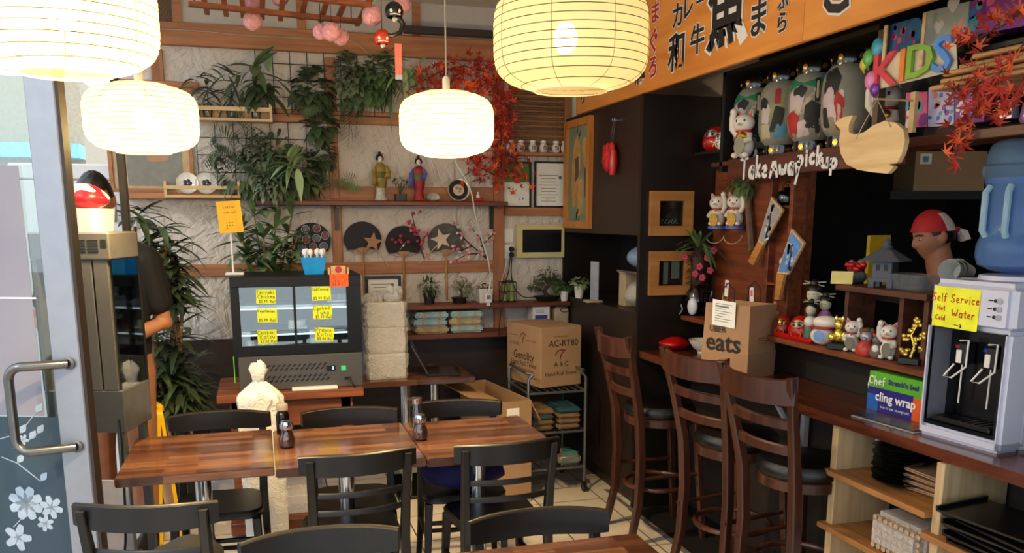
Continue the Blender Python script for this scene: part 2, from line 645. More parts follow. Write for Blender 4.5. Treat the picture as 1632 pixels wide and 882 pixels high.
def plaster_mat():
    m, nt, b = pb('trowelled_plaster')
    tc = nt.nodes.new('ShaderNodeTexCoord')
    outs = []
    for rot, sc, seed in ((.9, (6.5, 4, 2.2), 0), (-.25, (5, 4, 2.0), 7.3), (1.3, (1.7, 2, 1.9), 3.1)):
        mp = nt.nodes.new('ShaderNodeMapping')
        mp.vector_type = 'TEXTURE'
        mp.inputs['Rotation'].default_value = (0, rot, 0)
        mp.inputs['Scale'].default_value = tuple(1 / q for q in sc)
        mp.inputs['Location'].default_value = (seed, 0, seed)
        n = nt.nodes.new('ShaderNodeTexNoise')
        n.inputs['Scale'].default_value = 2.2
        n.inputs['Detail'].default_value = 5
        n.inputs['Distortion'].default_value = 1.6
        nt.links.new(tc.outputs['Object'], mp.inputs[0])
        nt.links.new(mp.outputs[0], n.inputs['Vector'])
        outs.append(n)
    ra = nt.nodes.new('ShaderNodeValToRGB')
    ra.color_ramp.elements[0].position = .36
    ra.color_ramp.elements[1].position = .64
    nt.links.new(outs[2].outputs[0], ra.inputs[0])
    mu = nt.nodes.new('ShaderNodeMix')
    mu.data_type = 'FLOAT'
    nt.links.new(ra.outputs[0], mu.inputs[0])
    nt.links.new(outs[0].outputs[0], mu.inputs[2])
    nt.links.new(outs[1].outputs[0], mu.inputs[3])
    bp = nt.nodes.new('ShaderNodeBump')
    bp.inputs['Strength'].default_value = .9
    bp.inputs['Distance'].default_value = .045
    nt.links.new(mu.outputs[0], bp.inputs['Height'])
    nt.links.new(bp.outputs[0], b.inputs['Normal'])
    b.inputs['Base Color'].default_value = lin((.80, .765, .725)) + (1,)
    b.inputs['Roughness'].default_value = .75
    return m


PLASTER = plaster_mat()
TILE = tile_mat()
SIDEW = mat('painted_wall', (.72, .70, .67), .7, var=.04)
CEILM = mat('ceiling_paint', (.80, .78, .74), .8, var=.03)
ROOM_L, ROOM_B, CEIL = -.95, 5.8, 3.05
struct('floor', G().bx(-.95, 5.2, -2.5, 5.95, -.1, 0), TILE, smooth=False)
struct('ceiling', G().bx(-1.05, 5.2, -2.5, 5.95, CEIL, CEIL + .1), CEILM, smooth=False)
struct('wall_back', G().bx(-.78, 5.2, WY, WY + .12, 0, CEIL), PLASTER, smooth=False)
g = G().bx(2.54, 2.60, 3.72, 5.8, 0, CEIL).bx(2.54, 2.6, -2.5, 3.72, 0, 1.03).bx(2.54, 2.6, -2.5, 3.72, 2.40, CEIL)
struct('wall_right', g, SIDEW, smooth=False)
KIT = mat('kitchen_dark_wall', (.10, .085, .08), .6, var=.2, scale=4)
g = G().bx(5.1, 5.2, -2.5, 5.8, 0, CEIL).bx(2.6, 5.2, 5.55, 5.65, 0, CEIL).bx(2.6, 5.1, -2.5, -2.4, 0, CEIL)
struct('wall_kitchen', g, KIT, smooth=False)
# orange pine framework on the back wall
def trim(n, px0, px1, py0, py1, th, m=RAIL, dy=0):
    a, b = W(px0, py0, dy), W(px1, py1, dy)
    return (a.x, b.x, min(a.z, b.z), max(a.z, b.z), th, m)
XL, XP = W(243, 60).x, W(793, 300).x


def rail(n, x0, x1, z0, z1, th=.02, m=RAIL, y1=WY):
    return struct(n, G().bx(x0, x1, y1 - th, y1, z0, z1, bev=.003), m, smooth=False)


rail('trim_1', -.78, 2.06, W(500, 85).z, W(500, 50).z, .045)
rail('trim_2', -.30, XP, W(560, 199).z, W(560, 178).z, .022)
rail('trim_3', -.55, 1.58, W(560, 437).z, W(560, 418).z, .022)
rail('trim_4', XP - .035, XP + .035, .93, 2.69, .04, RAILV)
rail('trim_5', W(526, 100).x - .035, W(526, 100).x + .03, W(560, 318).z, 2.69, .018, RAILV)
rail('trim_6', W(538, 380).x - .035, W(538, 380).x + .03, 1.38, W(560, 322).z, .018, RAILV)
rail('trim_7', XL - .02, XL + .05, 2.3, 2.69, .02, RAILV)
rail('trim_8', -.78, -.30, W(270, 148).z, W(270, 130).z, .024)
rail('trim_9', 1.63, 2.06, W(840, 344).z, W(840, 331).z, .03)
rail('trim_10', -.78, 2.06, 0, .93, .03, DARKW)
rail('trim_11', -.75, .05, W(300, 318).z, W(300, 308).z, .10, RAIL)
struct('trim_24', G().bx(-.78, 2.5, WY - .012, WY, W(500, 50).z, CEIL), SIDEW, smooth=False)
rail('trim_25', .28, 1.57, 1.806, 1.90, .014)
# upper wall above the beam: pale panels with posts, wave-pattern cloth at the far left
g = G()
for x in (-.42, .30, 1.02, 1.75):
    g.bx(x, x + .05, WY - .03, WY, W(500, 50).z, CEIL)
struct('trim_12', g, RAIL, smooth=False)


def wave_mat():
    m, nt, b = pb('wave_scale_cloth')
    tc = nt.nodes.new('ShaderNodeTexCoord')
    v = nt.nodes.new('ShaderNodeTexWave')
    v.wave_type = 'RINGS'
    v.inputs['Scale'].default_value = 30
    vo = nt.nodes.new('ShaderNodeTexVoronoi')
    vo.inputs['Scale'].default_value = 34
    vo.inputs['Randomness'].default_value = 0.1
    nt.links.new(tc.outputs['Object'], vo.inputs['Vector'])
    r = nt.nodes.new('ShaderNodeValToRGB')
    r.color_ramp.elements[0].color = lin((.26, .20, .14)) + (1,)
    r.color_ramp.elements[1].color = lin((.42, .34, .25)) + (1,)
    ms = nt.nodes.new('ShaderNodeMath')
    ms.operation = 'PINGPONG'
    ms.inputs[1].default_value = .18
    mm = nt.nodes.new('ShaderNodeMath')
    mm.operation = 'MULTIPLY'
    mm.inputs[1].default_value = 5.5
    nt.links.new(vo.outputs['Distance'], ms.inputs[0])
    nt.links.new(ms.outputs[0], mm.inputs[0])
    nt.links.new(mm.outputs[0], r.inputs[0])
    nt.links.new(r.outputs[0], b.inputs['Base Color'])
    b.inputs['Roughness'].default_value = .8
    return m


a, b_ = W(222, 0, .02), W(280, 39, .02)
tag(G().bx(-.78, b_.x - .02, WY - .03, WY - .02, W(250, 40).z, CEIL - .01).build('wall_hanging', wave_mat(), smooth=False), 'brown wave-scale patterned cloth above the beam at far left', 'wall hanging')
# dark ceiling rail (right of the lattice)
struct('trim_13', G().bx(.95, 2.3, WY - .14, WY - .08, 2.845, 2.885), mat('dark_rail', (.16, .13, .11), .5), smooth=False)
# shelves on the back wall
Z1 = 1.80
def shelf_plank(name, label, x0, x1, z, dep, th, m=SHELFW, y1=WY):
    return tag(G().bx(x0, x1, y1 - dep, y1 - .001, z - th, z, bev=.004).build(name, m, smooth=False), label, 'shelf')


shelf_plank('wall_shelf', 'long upper wooden shelf holding the dolls and plants on the plaster wall', -.05, XP + .03, 1.805, .16, .03)
shelf_plank('wall_shelf', 'brown wooden shelf carrying the potted plants above the paper bundles', .05, 2.05, 1.13, .22, .03)
shelf_plank('wall_shelf', 'lowest dark wooden shelf carrying the wrapped paper bundles', .05, 2.05, .94, .24, .035)
for px, lb in ((535, 'dark metal shelf bracket on the pine upright beside the round fans'), (780, 'dark metal shelf bracket by the blossom branches at the right upright')):
    p = W(px, 325)
    g = G().bx(p.x - .012, p.x + .012, WY - .045, WY - .038, p.z - .17, p.z - .02)
    g.bx(p.x - .012, p.x + .012, WY - .15, WY - .04, p.z - .028, p.z - .02)
    o = g.build('shelf_bracket', BLACK, smooth=False)
    tag(o, lb, 'bracket', 'black shelf brackets on the uprights')
PW = A(222, 600, d=3.9)
# ---- left: shopfront post, pavement and the street beyond the glass
struct('window_1', G().bx(PW.x - .016, PW.x + .016, PW.y - .025, PW.y + .025, 0, CEIL, bev=.004), mat('dark_bronze_frame', (.10, .09, .09), .35, .4), smooth=False)
struct('trim_26', G().bx(2.055, 2.40, .7, 4.47, 0, .004).bx(2.02, 2.055, .7, 4.47, 0, .0025), [mat('black_floor_mat', (.045, .043, .045), .6)], smooth=False)
struct('trim_27', G().bx(2.022, 2.05, .7, 4.85, .0026, .0045), mat('silver_tape', (.62, .62, .64), .35, .6, var=.3, scale=30), smooth=False)
pave = mat('concrete_paving', (.66, .65, .63), .8, var=.08, scale=3)
struct('ground', G().bx(-30, -.95, -14, 30, -.12, -.02), pave, smooth=False)
# ---------------------------------------------------------------- furniture
def bent(g, xy, z0, z1, th, M=None):
    """upright curved board along a plan curve; z0/z1 callables of t"""
    vs, fs = [], []
    k = len(xy)
    for i, (x, y) in enumerate(xy):
        t = i / (k - 1)
        a = V((xy[min(i + 1, k - 1)][0] - xy[max(i - 1, 0)][0], xy[min(i + 1, k - 1)][1] - xy[max(i - 1, 0)][1], 0)).normalized()
        nrm = V((-a.y, a.x, 0)) * th / 2
        p = V((x, y, 0))
        h = min(.006, (z1(t) - z0(t)) * .3)
        for q, z in ((-1, z0(t)), (-1, z1(t) - h), (-.4, z1(t)), (.4, z1(t)), (1, z1(t) - h), (1, z0(t))):
            w = p + nrm * q
            vs.append((w.x, w.y, z))
    for i in range(k - 1):
        for j in range(6):
            fs.append([i * 6 + j, i * 6 + (j + 1) % 6, (i + 1) * 6 + (j + 1) % 6, (i + 1) * 6 + j])
    fs.append([0, 1, 2, 3, 4, 5][::-1])
    fs.append([(k - 1) * 6 + j for j in range(6)])
    g.add(vs, fs, M)


def arc(x0, x1, y, bow, n=13):
    return [(x0 + (x1 - x0) * i / (n - 1), y - bow * (1 - (2 * i / (n - 1) - 1) ** 2)) for i in range(n)]


def rect_tube(g, pts, wx, wy):
    """square bar through points, section wx (x) by wy (y), horizontal sections"""
    vs, fs = [], []
    for i, p in enumerate(pts):
        a = wx[i] / 2 if isinstance(wx, list) else wx / 2
        b = wy[i] / 2 if isinstance(wy, list) else wy / 2
        c = .25
        for dx, dy in ((-1, -1 + c), (-1 + c, -1), (1 - c, -1), (1, -1 + c), (1, 1 - c), (1 - c, 1), (-1 + c, 1), (-1, 1 - c)):
            vs.append((p[0] + dx * a, p[1] + dy * b, p[2]))
    for i in range(len(pts) - 1):
        for j in range(8):
            fs.append([i * 8 + j, i * 8 + (j + 1) % 8, (i + 1) * 8 + (j + 1) % 8, (i + 1) * 8 + j])
    fs.append(list(range(8))[::-1])
    fs.append([(len(pts) - 1) * 8 + j for j in range(8)])
    g.add(vs, fs)


def rounded(pts, r, n=4):
    """round the corners of a polygon"""
    out = []
    k = len(pts)
    for i in range(k):
        p, a, b = V(pts[i]).to_2d(), V(pts[i - 1]).to_2d(), V(pts[(i + 1) % k]).to_2d()
        q0 = p + (a - p).normalized() * min(r, (a - p).length * .45)
        q1 = p + (b - p).normalized() * min(r, (b - p).length * .45)
        for j in range(n + 1):
            t = j / n
            w = q0 * (1 - t) ** 2 + p * 2 * t * (1 - t) + q1 * t * t
            out.append((w.x, w.y))
    return out


def make_chair(label, group):
    t = thing('cafe_chair', label, 'chair', group=group)
    g = G()
    poly = rounded([(-.20, .155), (.20, .155), (.175, -.19), (-.175, -.19)][::-1], .09, 5)
    g.prism(poly, .012, T(0, 0, .425), .985)
    g.prism([(x * .985, y * .985) for x, y in poly], .014, T(0, 0, .437), 1.015)
    g.prism(poly, .012, T(0, 0, .449), .96)
    g.build('seat', CHAIRW, t, ang=30)
    for sx in (-1, 1):
        g = G()
        rect_tube(g, [(sx * .195, -.265, 0), (sx * .183, -.215, .22), (sx * .178, -.20, .44), (sx * .182, -.215, .62), (sx * .188, -.245, .80)], [.026, .032, .036, .033, .028], [.028, .036, .04, .034, .026])
        g.build('leg', CHAIRW, t)
        g = G()
        rect_tube(g, [(sx * .185, .155, 0), (sx * .168, .125, .42)], [.024, .036], [.024, .036])
        g.build('leg', CHAIRW, t)
    g = G()
    xy = arc(-.222, .222, -.205, .058)
    g2 = lambda q: .735 + .012 * abs(2 * q - 1) ** 6
    bent(g, xy, g2, lambda q: .822 - .006 * abs(2 * q - 1) ** 4, .024)
    g.build('top_rail', CHAIRW, t)
    for z in (.575, .645):
        g = G()
        bent(g, arc(-.18, .18, -.212, .035), lambda q: z, lambda q: z + .022, .014)
        g.build('back_slat', CHAIRW, t)
    g = G()
    for sx in (-1, 1):
        g.tube([(sx * .184, -.215, .24), (sx * .174, .14, .24)], .011, 8)
    g.tube([(-.17, -.01, .24), (.17, -.01, .24)], .011, 8)
    g.tube([(-.17, .138, .33), (.17, .138, .33)], .011, 8)
    g.build('stretcher', CHAIRW, t)
    return t


R_ = math.radians
ch0 = make_chair('dark wooden chair nearest the glass door, its back to the camera', 'dark cafe chairs')
ch0.location = (-.34, 3.02, 0)
ch0.rotation_euler = (0, 0, R_(-13))
for (x, y, r, lb) in (
        (.31, 3.44, 4, 'dark wooden chair turned away from the camera at the middle table'),
        (.91, 3.43, 3, 'dark wooden chair turned away from the camera at the right-hand table'),
        (-.23, 3.85, 176, 'dark wooden chair on the far side of the left table, before the bamboo plant'),
        (.35, 3.76, 175, 'dark wooden chair on the far side of the middle table, before the fridge'),
        (.86, 3.79, 174, 'dark wooden chair on the far side of the right-hand table, carrying the blue bag'),
        (.125, 2.16, 180, 'dark wooden chair cut by the bottom edge of the photo, left of the two nearest'),
        (.765, 2.14, 178, 'dark wooden chair pushed up to the nearest table corner at the bottom edge')):
    dup(ch0, (x, y, 0), R_(r), lb)


def make_table(label, group, x0, x1, y0, y1):
    cx, cy = (x0 + x1) / 2, (y0 + y1) / 2
    t = thing('dining_table', label, 'table', (cx, cy, 0), 0, group)
    w, d = x1 - x0, y1 - y0
    G().bx(-w / 2, w / 2, -d / 2, d / 2, .715, .75, bev=.004, seg=2).build('table_top', TABLE, t, smooth=False)
    G().lathe([(.034, .012), (.034, .70)], 20).lathe([(.034, .02), (.06, .02), (.05, .035), (.036, .04)], 20, cap=False).build('pedestal', CHROME, t)
    g = G().box((0, 0, .706), (.30, .05, .014)).box((0, 0, .706), (.05, .30, .014))
    g.build('top_plate', BLACK, t, smooth=False)
    g = G()
    for a in range(4):
        g.box((.15, 0, .014), (.26, .05, .022), rz(a * PI / 2 + PI / 4), .006)
    g.lathe([(.07, 0), (.07, .02), (.04, .034)], 20)
    g.build('base', mat('cast_iron_black', (.05, .05, .055), .45, .3), t)
    return t


make_table('wood-block table at the left by the door, with nothing on it', 'wood-block tables', -.56, .012, 3.33, 3.965)
make_table('wood-block table in the middle of the row, with the soy bottle at its left edge', 'wood-block tables', .016, .60, 3.29, 3.93)
make_table('wood-block table at the right end of the row of three', 'wood-block tables', .604, 1.175, 3.27, 3.91)
make_table('wood-block table whose corner shows at the bottom edge of the photo', 'wood-block tables', .49, 1.065, 1.65, 2.29)


def make_stool(label, group):
    t = thing('bar_stool', label, 'stool', group=group)
    for sx in (-1, 1):
        g = G()
        rect_tube(g, [(sx * .17, -.225, 0), (sx * .157, -.18, .22), (sx * .152, -.17, .45), (sx * .155, -.185, .68), (sx * .175, -.225, .88), (sx * .208, -.285, 1.115)],
                  [.032, .037, .04, .04, .036, .032], [.034, .04, .046, .046, .038, .028])
        g.build('leg', STOOLW, t)
        g = G()
        rect_tube(g, [(sx * .175, .195, 0), (sx * .15, .145, .64)], [.03, .038], [.03, .038])
        g.build('leg', STOOLW, t)
    g = G()
    g.lathe([(.172, .62), (.185, .625), (.188, .665), (.178, .672), (.0, .672)], 28)
    g.build('seat_frame', STOOLW, t)
    g = G()
    g.lathe([(.178, .668), (.192, .682), (.194, .705), (.178, .728), (.12, .738), (.0, .74)], 28)
    g.build('seat_pad', LEATHER, t)
    g = G()
    bent(g, arc(-.215, .215, -.262, .05), lambda q: 1.0 + .012 * abs(2 * q - 1) ** 3, lambda q: 1.10 + .02 * abs(2 * q - 1) ** 5, .026)
    g.build('top_rail', STOOLW, t)
    for z, w, y in ((.795, .17, -.205), (.905, .188, -.232)):
        g = G()
        bent(g, arc(-w, w, y, .035), lambda q: z, lambda q: z + .04, .02)
        g.build('back_slat', STOOLW, t)
    g = G()
    g.tube([(.175 * math.cos(a * PI / 14), .175 * math.sin(a * PI / 14), .285) for a in range(28)], .013, 8, closed=True)
    for sx in (-1, 1):
        g.tube([(sx * .162, -.2, .36), (sx * .162, .165, .36)], .011, 8)
    g.build('foot_ring', STOOLW, t)
    return t


st = make_stool('walnut bar stool farthest from the camera, by the dark storage cabinet', 'walnut bar stools at the counter')
st.location = (2.02, 4.10, 0)
st.rotation_euler = (0, 0, R_(-90))
dup(st, (2.085, 3.42, 0), R_(-79), 'walnut bar stool standing between the other two, in front of the paper carrier bag')
dup(st, (2.115, 2.945, 0), R_(-82), 'walnut bar stool nearest the camera, overlapping the one behind it')

# ---- dark storage cabinet at the right end of the back wall
t = thing('storage_cabinet', 'tall dark brown laminate cabinet with an open niche, hung with pictures', 'cabinet', (2.06, 4.48, 0))
g = G().bx(0, .46, .02, 1.31, 1.60, 2.36, bev=.002)
g.build('upper_cupboard', LAM, t, smooth=False)
g = G().bx(0, .46, .02, 1.31, .10, 1.16, bev=.002)
g.bx(.03, .46, .03, 1.31, 0, .10)
g.build('lower_cupboard', LAM, t, smooth=False)
g = G().bx(-.012, .46, -.012, .02, 0, 2.36).bx(.445, .46, .02, 1.31, 1.16, 1.6).bx(0, .46, 1.295, 1.31, 1.16, 1.6)
g.build('side_panel', mat('black_brown_laminate', (.085, .062, .05), .35, var=.1), t, smooth=False)

# ---- counter, wall panels, takeaway window
KD = mat('charcoal_panel', (.10, .088, .082), .55, var=.15, scale=5)
tp = [(2.062, 4.46), (2.085, 3.101), (2.145, 1.926), (2.19, .7), (2.45, .7), (2.45, 4.46)][::-1]
sk = None
t = thing('bar_counter', 'long red-brown wooden bar counter along the serving window', 'counter', (0, 0, 0))
G().prism(tp, .04, T(0, 0, .91)).build('counter_top', BAR, t, smooth=False)
for y in (3.3, 2.62):
    G().bx(2.36, 2.385, y, y + .03, .62, .91).tube([(2.37, y + .015, .63), (2.2, y + .015, .90)], .014, 6).build('bracket', mat('white_metal', (.8, .8, .82), .4, .2), t)
struct('trim_14', G().bx(2.40, 2.54, .7, 4.47, 0, .905), mat('under_counter_panel', (.13, .11, .10), .6, var=.15), smooth=False)
struct('trim_15', G().bx(2.46, 2.54, 2.47, 4.46, .95, 1.124).bx(2.538, 2.545, .7, 2.47, .905, 1.04).bx(2.45, 2.538, .7, 2.47, .905, .94), KD, smooth=False)
PANELW = wood('red_pine_panel', (.34, .155, .075), (.52, .27, .14), .5, axis=1)
struct('trim_16', G().bx(2.50, 2.54, 3.70, 4.46, 1.15, 1.96).bx(2.54, 2.62, 3.70, 3.718, 1.15, 1.96), PANELW, smooth=False)
TB = wood('takeaway_board_wood', (.24, .10, .06), (.38, .18, .10), .45, axis=1)
# long fascia board lettered in white, with the shelf behind it
yl, yr = A(1165, 270, X=2.3).y, .8
t = thing('takeaway_shelf', 'dark red-brown board lettered in white over the serving window, carrying the lanterns', 'shelf', (2.3, yl, 1.94))
G().bx(-.02, .0, 2.70 - yl, 0, -.048, .045, bev=.003).bx(-.02, 0, -(yl - yr), 2.70 - yl, .012, .045, bev=.003).build('fascia', TB, t, smooth=False)
G().bx(0, .24, -(yl - yr), .2, .02, .04).build('board', TB, t, smooth=False)
g = G()
def SG(px, py, X, dx=0.0):
    """lettering frame on a wall facing the room (normal -x) at photo pixel"""
    p = A(px, py, X=X)
    return frame((p.x - dx, p.y, p.z), (0, -1, 0), (-1, 0, 0))


X_ = 2.3
M0 = Matrix.Translation(t.location).inverted()
hw = [('Take', 1204, 264, 30), ('Away', 1254, 261, 30), ('pick', 1294, 246, 26), ('up', 1325, 252, 24)]
for body, px, py, hp in hw:
    s = S(A(px, py, X=2.28))
    h = hp * s * 1.05
    p = A(px, py, X=2.28)
    w = sum(HL[c][0] + .12 for c in body)
    px0 = {'Take': 1172, 'Away': 1217, 'pick': 1272, 'up': 1310}[body]
    px1 = {'Take': 1215, 'Away': 1266, 'pick': 1314, 'up': 1340}[body]
    wm = A(px0, py, X=2.28).y - A(px1, py, X=2.28).y
    M = M0 @ SG(px, py, 2.28, .0006) @ T(0, -h * .60, 0) @ Matrix.Diagonal((wm / (w * h), 1, 1, 1))
    hand(g, body, M, h, .0095, wob=.05)
g.build('lettering', WHITE, t)
# lantern compartment: end panel, upright, back, lower package shelf line
DK = mat('black_brown_board', (.075, .058, .048), .5, var=.12)
ya = A(1150, 180, X=2.3).y
g = G().bx(2.3, 2.53, ya - .03, ya, 1.93, 2.42).bx(2.50, 2.53, .8, ya, 1.98, 2.62).bx(2.3, 2.53, 2.92, ya, 2.40, 2.42).bx(2.3, 2.53, .8, 2.92, 2.60, 2.62).bx(2.3, 2.53, 2.905, 2.92, 2.42, 2.62).bx(2.31, 2.50, .8, 2.88, 2.235, 2.25)
yk = A(1400, 60, X=2.3).y
struct('trim_17', g, DK, smooth=False)
tag(G().bx(2.31, 2.34, yk - .015, yk + .015, 1.98, 2.40).build('shelf_divider', mat('grey_brown_post', (.35, .29, .24), .6), smooth=False), 'upright post dividing the lantern shelf from the kids packs', 'post')
# narrow rack between panel and opening
y0, y1 = A(1222, 400, X=2.46).y, A(1256, 400, X=2.46).y
t = thing('display_rack', 'narrow upright wooden rack with a black teapot on its cross shelf', 'rack', (2.46, y1, 0))
for y in (0, y0 - y1):
    G().bx(0, .08, y - .014, y + .014, 1.16, 1.89, bev=.002).build('upright', SHELFW if y else PANELW, t, smooth=False)
for py in (328, 452):
    z = A(1238, py, X=2.46).z
    G().bx(0, .08, .014, y0 - y1 - .014, z - .012, z).build('cross_shelf', PANELW, t, smooth=False)
# figurine shelf
yl, yr = A(1238, 540, X=2.3).y, 2.47
tag(G().bx(2.3, 2.535, yr, yl, 1.125, 1.15, bev=.003).build('figurine_shelf', PANELW, smooth=False), 'red-brown ledge carrying the row of lucky cats below the serving window', 'shelf')
ya, yb = A(1085, 500, X=2.3).y, A(1140, 515, X=2.3).y
tag(G().bx(2.3, 2.455, 3.465, ya, 1.125, 1.15, bev=.003).build('vase_shelf', PANELW, smooth=False), 'red-brown ledge carrying the orchid vase and bamboo stall beside the dark cabinet', 'shelf')
struct('trim_18', G().bx(2.36, 2.50, 4.12, 4.46, 2.04, 2.055), DK, smooth=False)

# sign boards with lettering
SIGNW = wood('golden_sign_wood', (.74, .45, .17), (.86, .58, .27), .4, axis=1, sc=5, stretch=9)
yj = A(1286, 30, X=2.05).y
ys = A(921, 170, X=2.05).y
sgn = []
for a, b, lb in ((ys, yj + .002, 'long golden wooden sign board with brushed black and red characters, above the cabinet'), (yj - .002, .9, 'golden wooden sign board cut by the top right edge of the photo')):
    t = thing('sign_board', lb, 'sign', (2.035, (a + b) / 2, 2.36), 0, 'golden sign boards')
    G().bx(0, .025, -(a - b) / 2, (a - b) / 2, 0, .62, bev=.003).build('board', SIGNW, t, smooth=False)
    sgn.append(t)
chars = [('カ', 1081, 27, 40), ('レ', 1097, 14, 38), ('ー', 1117, 4, 30), ('和', 1079, 87, 58), ('牛', 1112, 66, 46), ('い', 1138, 68, 34), ('魚', 1158, 22, 118), ('ま', 1209, 33, 58), ('ぷ', 1249, 2, 30), ('ら', 1247, 38, 34),
         ('腐', 1021, 117, 38), ('豆', 1024, 55, 46), ('い', 992, 126, 30), ('し', 975, 135, 30), ('さ', 966, 133, 26), ('と', 957, 138, 24), ('み', 946, 143, 26), ('り', 930, 156, 26)]
redc = [('ま', 1045, 22, 34), ('ぐ', 1042, 68, 38), ('ろ', 1041, 109, 36)]
gk, gw, gr = G(), G(), G()
M0 = Matrix.Translation(sgn[0].location).inverted()
for lst, gg in ((chars, gk), (redc, gr)):
    for ch, px, py, hp in lst:
        p = A(px, py, X=2.034)
        h = hp * S(p) * 1.05
        M = M0 @ SG(px, py, 2.034)
        co = text(G(), ch, h, M @ T(0, 0, .003), off=h * .022, sx=1.0).build('character', INK if lst is chars else mat('red_ink', (.66, .10, .06), .5), sgn[0], smooth=False)
        text(G(), ch, h, M @ T(0, 0, .0012), off=h * .058).build('outline', WHITE, co, smooth=False)
gk, gw = G(), G()
M0 = Matrix.Translation(sgn[1].location).inverted()
p = A(1328, 0, X=2.034)
for gg, o, z in ((gk, .03, .003), (gw, .065, .0012)):
    text(gg, 'し', .22, M0 @ SG(1336, -18, 2.034) @ T(0, 0, z) @ rz(-.5), off=.22 * o)
gw.build('character_outline', WHITE, sgn[1], smooth=False)
gk.build('character', INK, sgn[1], smooth=False)

# ---- glass shop door, swung open at the left
pd = A(112, 645, d=2.9)
ux = V((math.cos(R_(20)), -math.sin(R_(20)), 0))
DM = frame((pd.x, pd.y, 0), ux, (-0, 0, 1))   # local: x to the right along the leaf, y away from camera, z up
t = thing('glass_door', 'open glass shop door with steel handle and frosted flower film', 'door', M=DM)
G().bx(-.05, .05, 0, .042, .0, 2.45, bev=.004).build('stile', ALU, t, smooth=False)
G().bx(.0505, .062, .002, .04, 0, 2.45).build('edge_seal', mat('dark_bronze_edge', (.16, .12, .10), .5), t, smooth=False)
g = G().bx(-1.0, -.9, 0, .042, 0, 2.45).bx(-.9, -.05, 0, .042, 2.35, 2.45).bx(-.9, -.05, 0, .042, 0, .10)
g.build('rail', ALU, t, smooth=False)
G().bx(-.9, -.05, .017, .025, .1, 2.35).build('pane', PANE, t, smooth=False)
zf, zm = A(20, 270, d=2.98).z, A(20, 660, d=2.98).z
FILM = film('frosted_film', (.66, .65, .70), .04, .34, .5)
FILM2 = film('etched_blue_film', (.25, .33, .39), .22, .28, .35)
g = G().bx(-.9, -.105, .0155, .0168, zm + .004, zf)
g.build('frosted_film', FILM, t, smooth=False)
G().bx(-.9, -.05, .0155, .0168, .1, zm).build('etched_film', FILM2, t, smooth=False)
G().bx(-.9, -.09, .014, .0155, A(20, 470, d=2.98).z - .003, A(20, 470, d=2.98).z + .003).build('film_seam', WHITE, t, smooth=False)
g = G()
DI = DM.inverted()
def dloc(px, py):
    q = DI @ A(px, py, d=2.96)
    return q.x, q.z


def flower(g, cx, cz, r, n, y, rot=0):
    for k in range(n):
        a = rot + 2 * PI * k / n
        g.prism(rounded([(0, -.12 * r), (.45 * r, -.3 * r), (1 * r, -.2 * r), (1.02 * r, .2 * r), (.45 * r, .3 * r), (0, .12 * r)], .15 * r), .001, T(cx, y, cz) @ Matrix.Rotation(PI / 2, 4, 'X') @ rz(a))


for px, py, r, n in ((31, 808, .062, 8), (73, 814, .042, 6), (60, 842, .03, 6), (10, 868, .05, 5), (40, 700, .02, 5)):
    x, z = dloc(px, py)
    flower(g, x, z, r, n, .0145, px)
for (px, py), (qx, qy), (rx, ry) in (((0, 700), (35, 690), (66, 655)), ((20, 715), (50, 700), (64, 690)), ((5, 850), (20, 835), (40, 812)), ((0, 730), (25, 740), (60, 770))):
    pts = [V((dloc(*q)[0], .0148, dloc(*q)[1])) for q in ((px, py), (qx, qy), (rx, ry))]
    g.tube([pts[0], pts[0].lerp(pts[1], .5), pts[1], pts[1].lerp(pts[2], .5), pts[2]], .002, 5)
    for q in pts[1:]:
        g.prism(rounded([(0, 0), (.02, .014), (.045, 0), (.02, -.014)], .008), .001, T(q) @ Matrix.Rotation(PI / 2, 4, 'X') @ rz(.9))
g.build('etched_flowers', mat('etched_white', (.62, .68, .74), .6), t, smooth=False)
zt, zb = A(112, 577, d=2.9).z, A(112, 715, d=2.9).z
g = G()
def arcp(c, a0, a1, r, n=6):
    return [V((c[0] + r * math.cos(a0 + (a1 - a0) * i / n), 0, c[1] + r * math.sin(a0 + (a1 - a0) * i / n))) for i in range(n + 1)]


hx = -.148
path = [V((.012, 0, zt))] + arcp((hx + .045, zt - .045), PI / 2, PI, .045) + arcp((hx + .045, zb + .045), PI, 1.5 * PI, .045) + [V((.012, 0, zb))]
for q in path:
    q.y = -.012 - .075 * min(1, max(0, (.012 - q.x) / .12))
g.tube(path, .0155, 12)
for z in (zt, zb):
    g.lathe([(.021, 0), (.021, .01), (.016, .012)], 16, T(.012, 0, z) @ Matrix.Rotation(PI / 2, 4, 'X'))
g.build('handle', mat('worn_steel', (.46, .45, .44), .3, 1., var=.08), t)
# ---- wooden shelf unit under the counter
t = thing('shelf_unit', 'open pale wood shelf unit under the counter at lower right', 'shelf', (2.12, 2.25, 0))
for py in (2.765, 2.22, 1.66):
    G().bx(.0, .27, py - 2.25 - .018, py - 2.25 + .018, 0, .905, bev=.002).build('upright', PLY, t, smooth=False)
HSH = wood('honey_shelf_wood', (.50, .33, .17), (.66, .46, .26), .5, axis=1)
for y0, y1, zs in ((2.238, 2.80, (.73, .505, .16)), (1.678, 2.25, (.66, .44, .16))):
    for z in zs:
        G().bx(-.03, .27, y0 - 2.25, y1 - 2.25, z - .022, z, bev=.002).build('shelf_board', HSH, t, smooth=False)
# ---------------------------------------------------------------- paper lanterns
def paper_mat(name, c, clear=.10):
    return film(name, c, clear, .62, .7)


LPAPER = film('lantern_paper_glowing', (.50, .465, .36), .20, .8, .7)
LPDIM = film('lantern_paper', (.92, .86, .72), .08, .6, .7)
RIBM = mat('lantern_rib', (.36, .29, .16), .7)


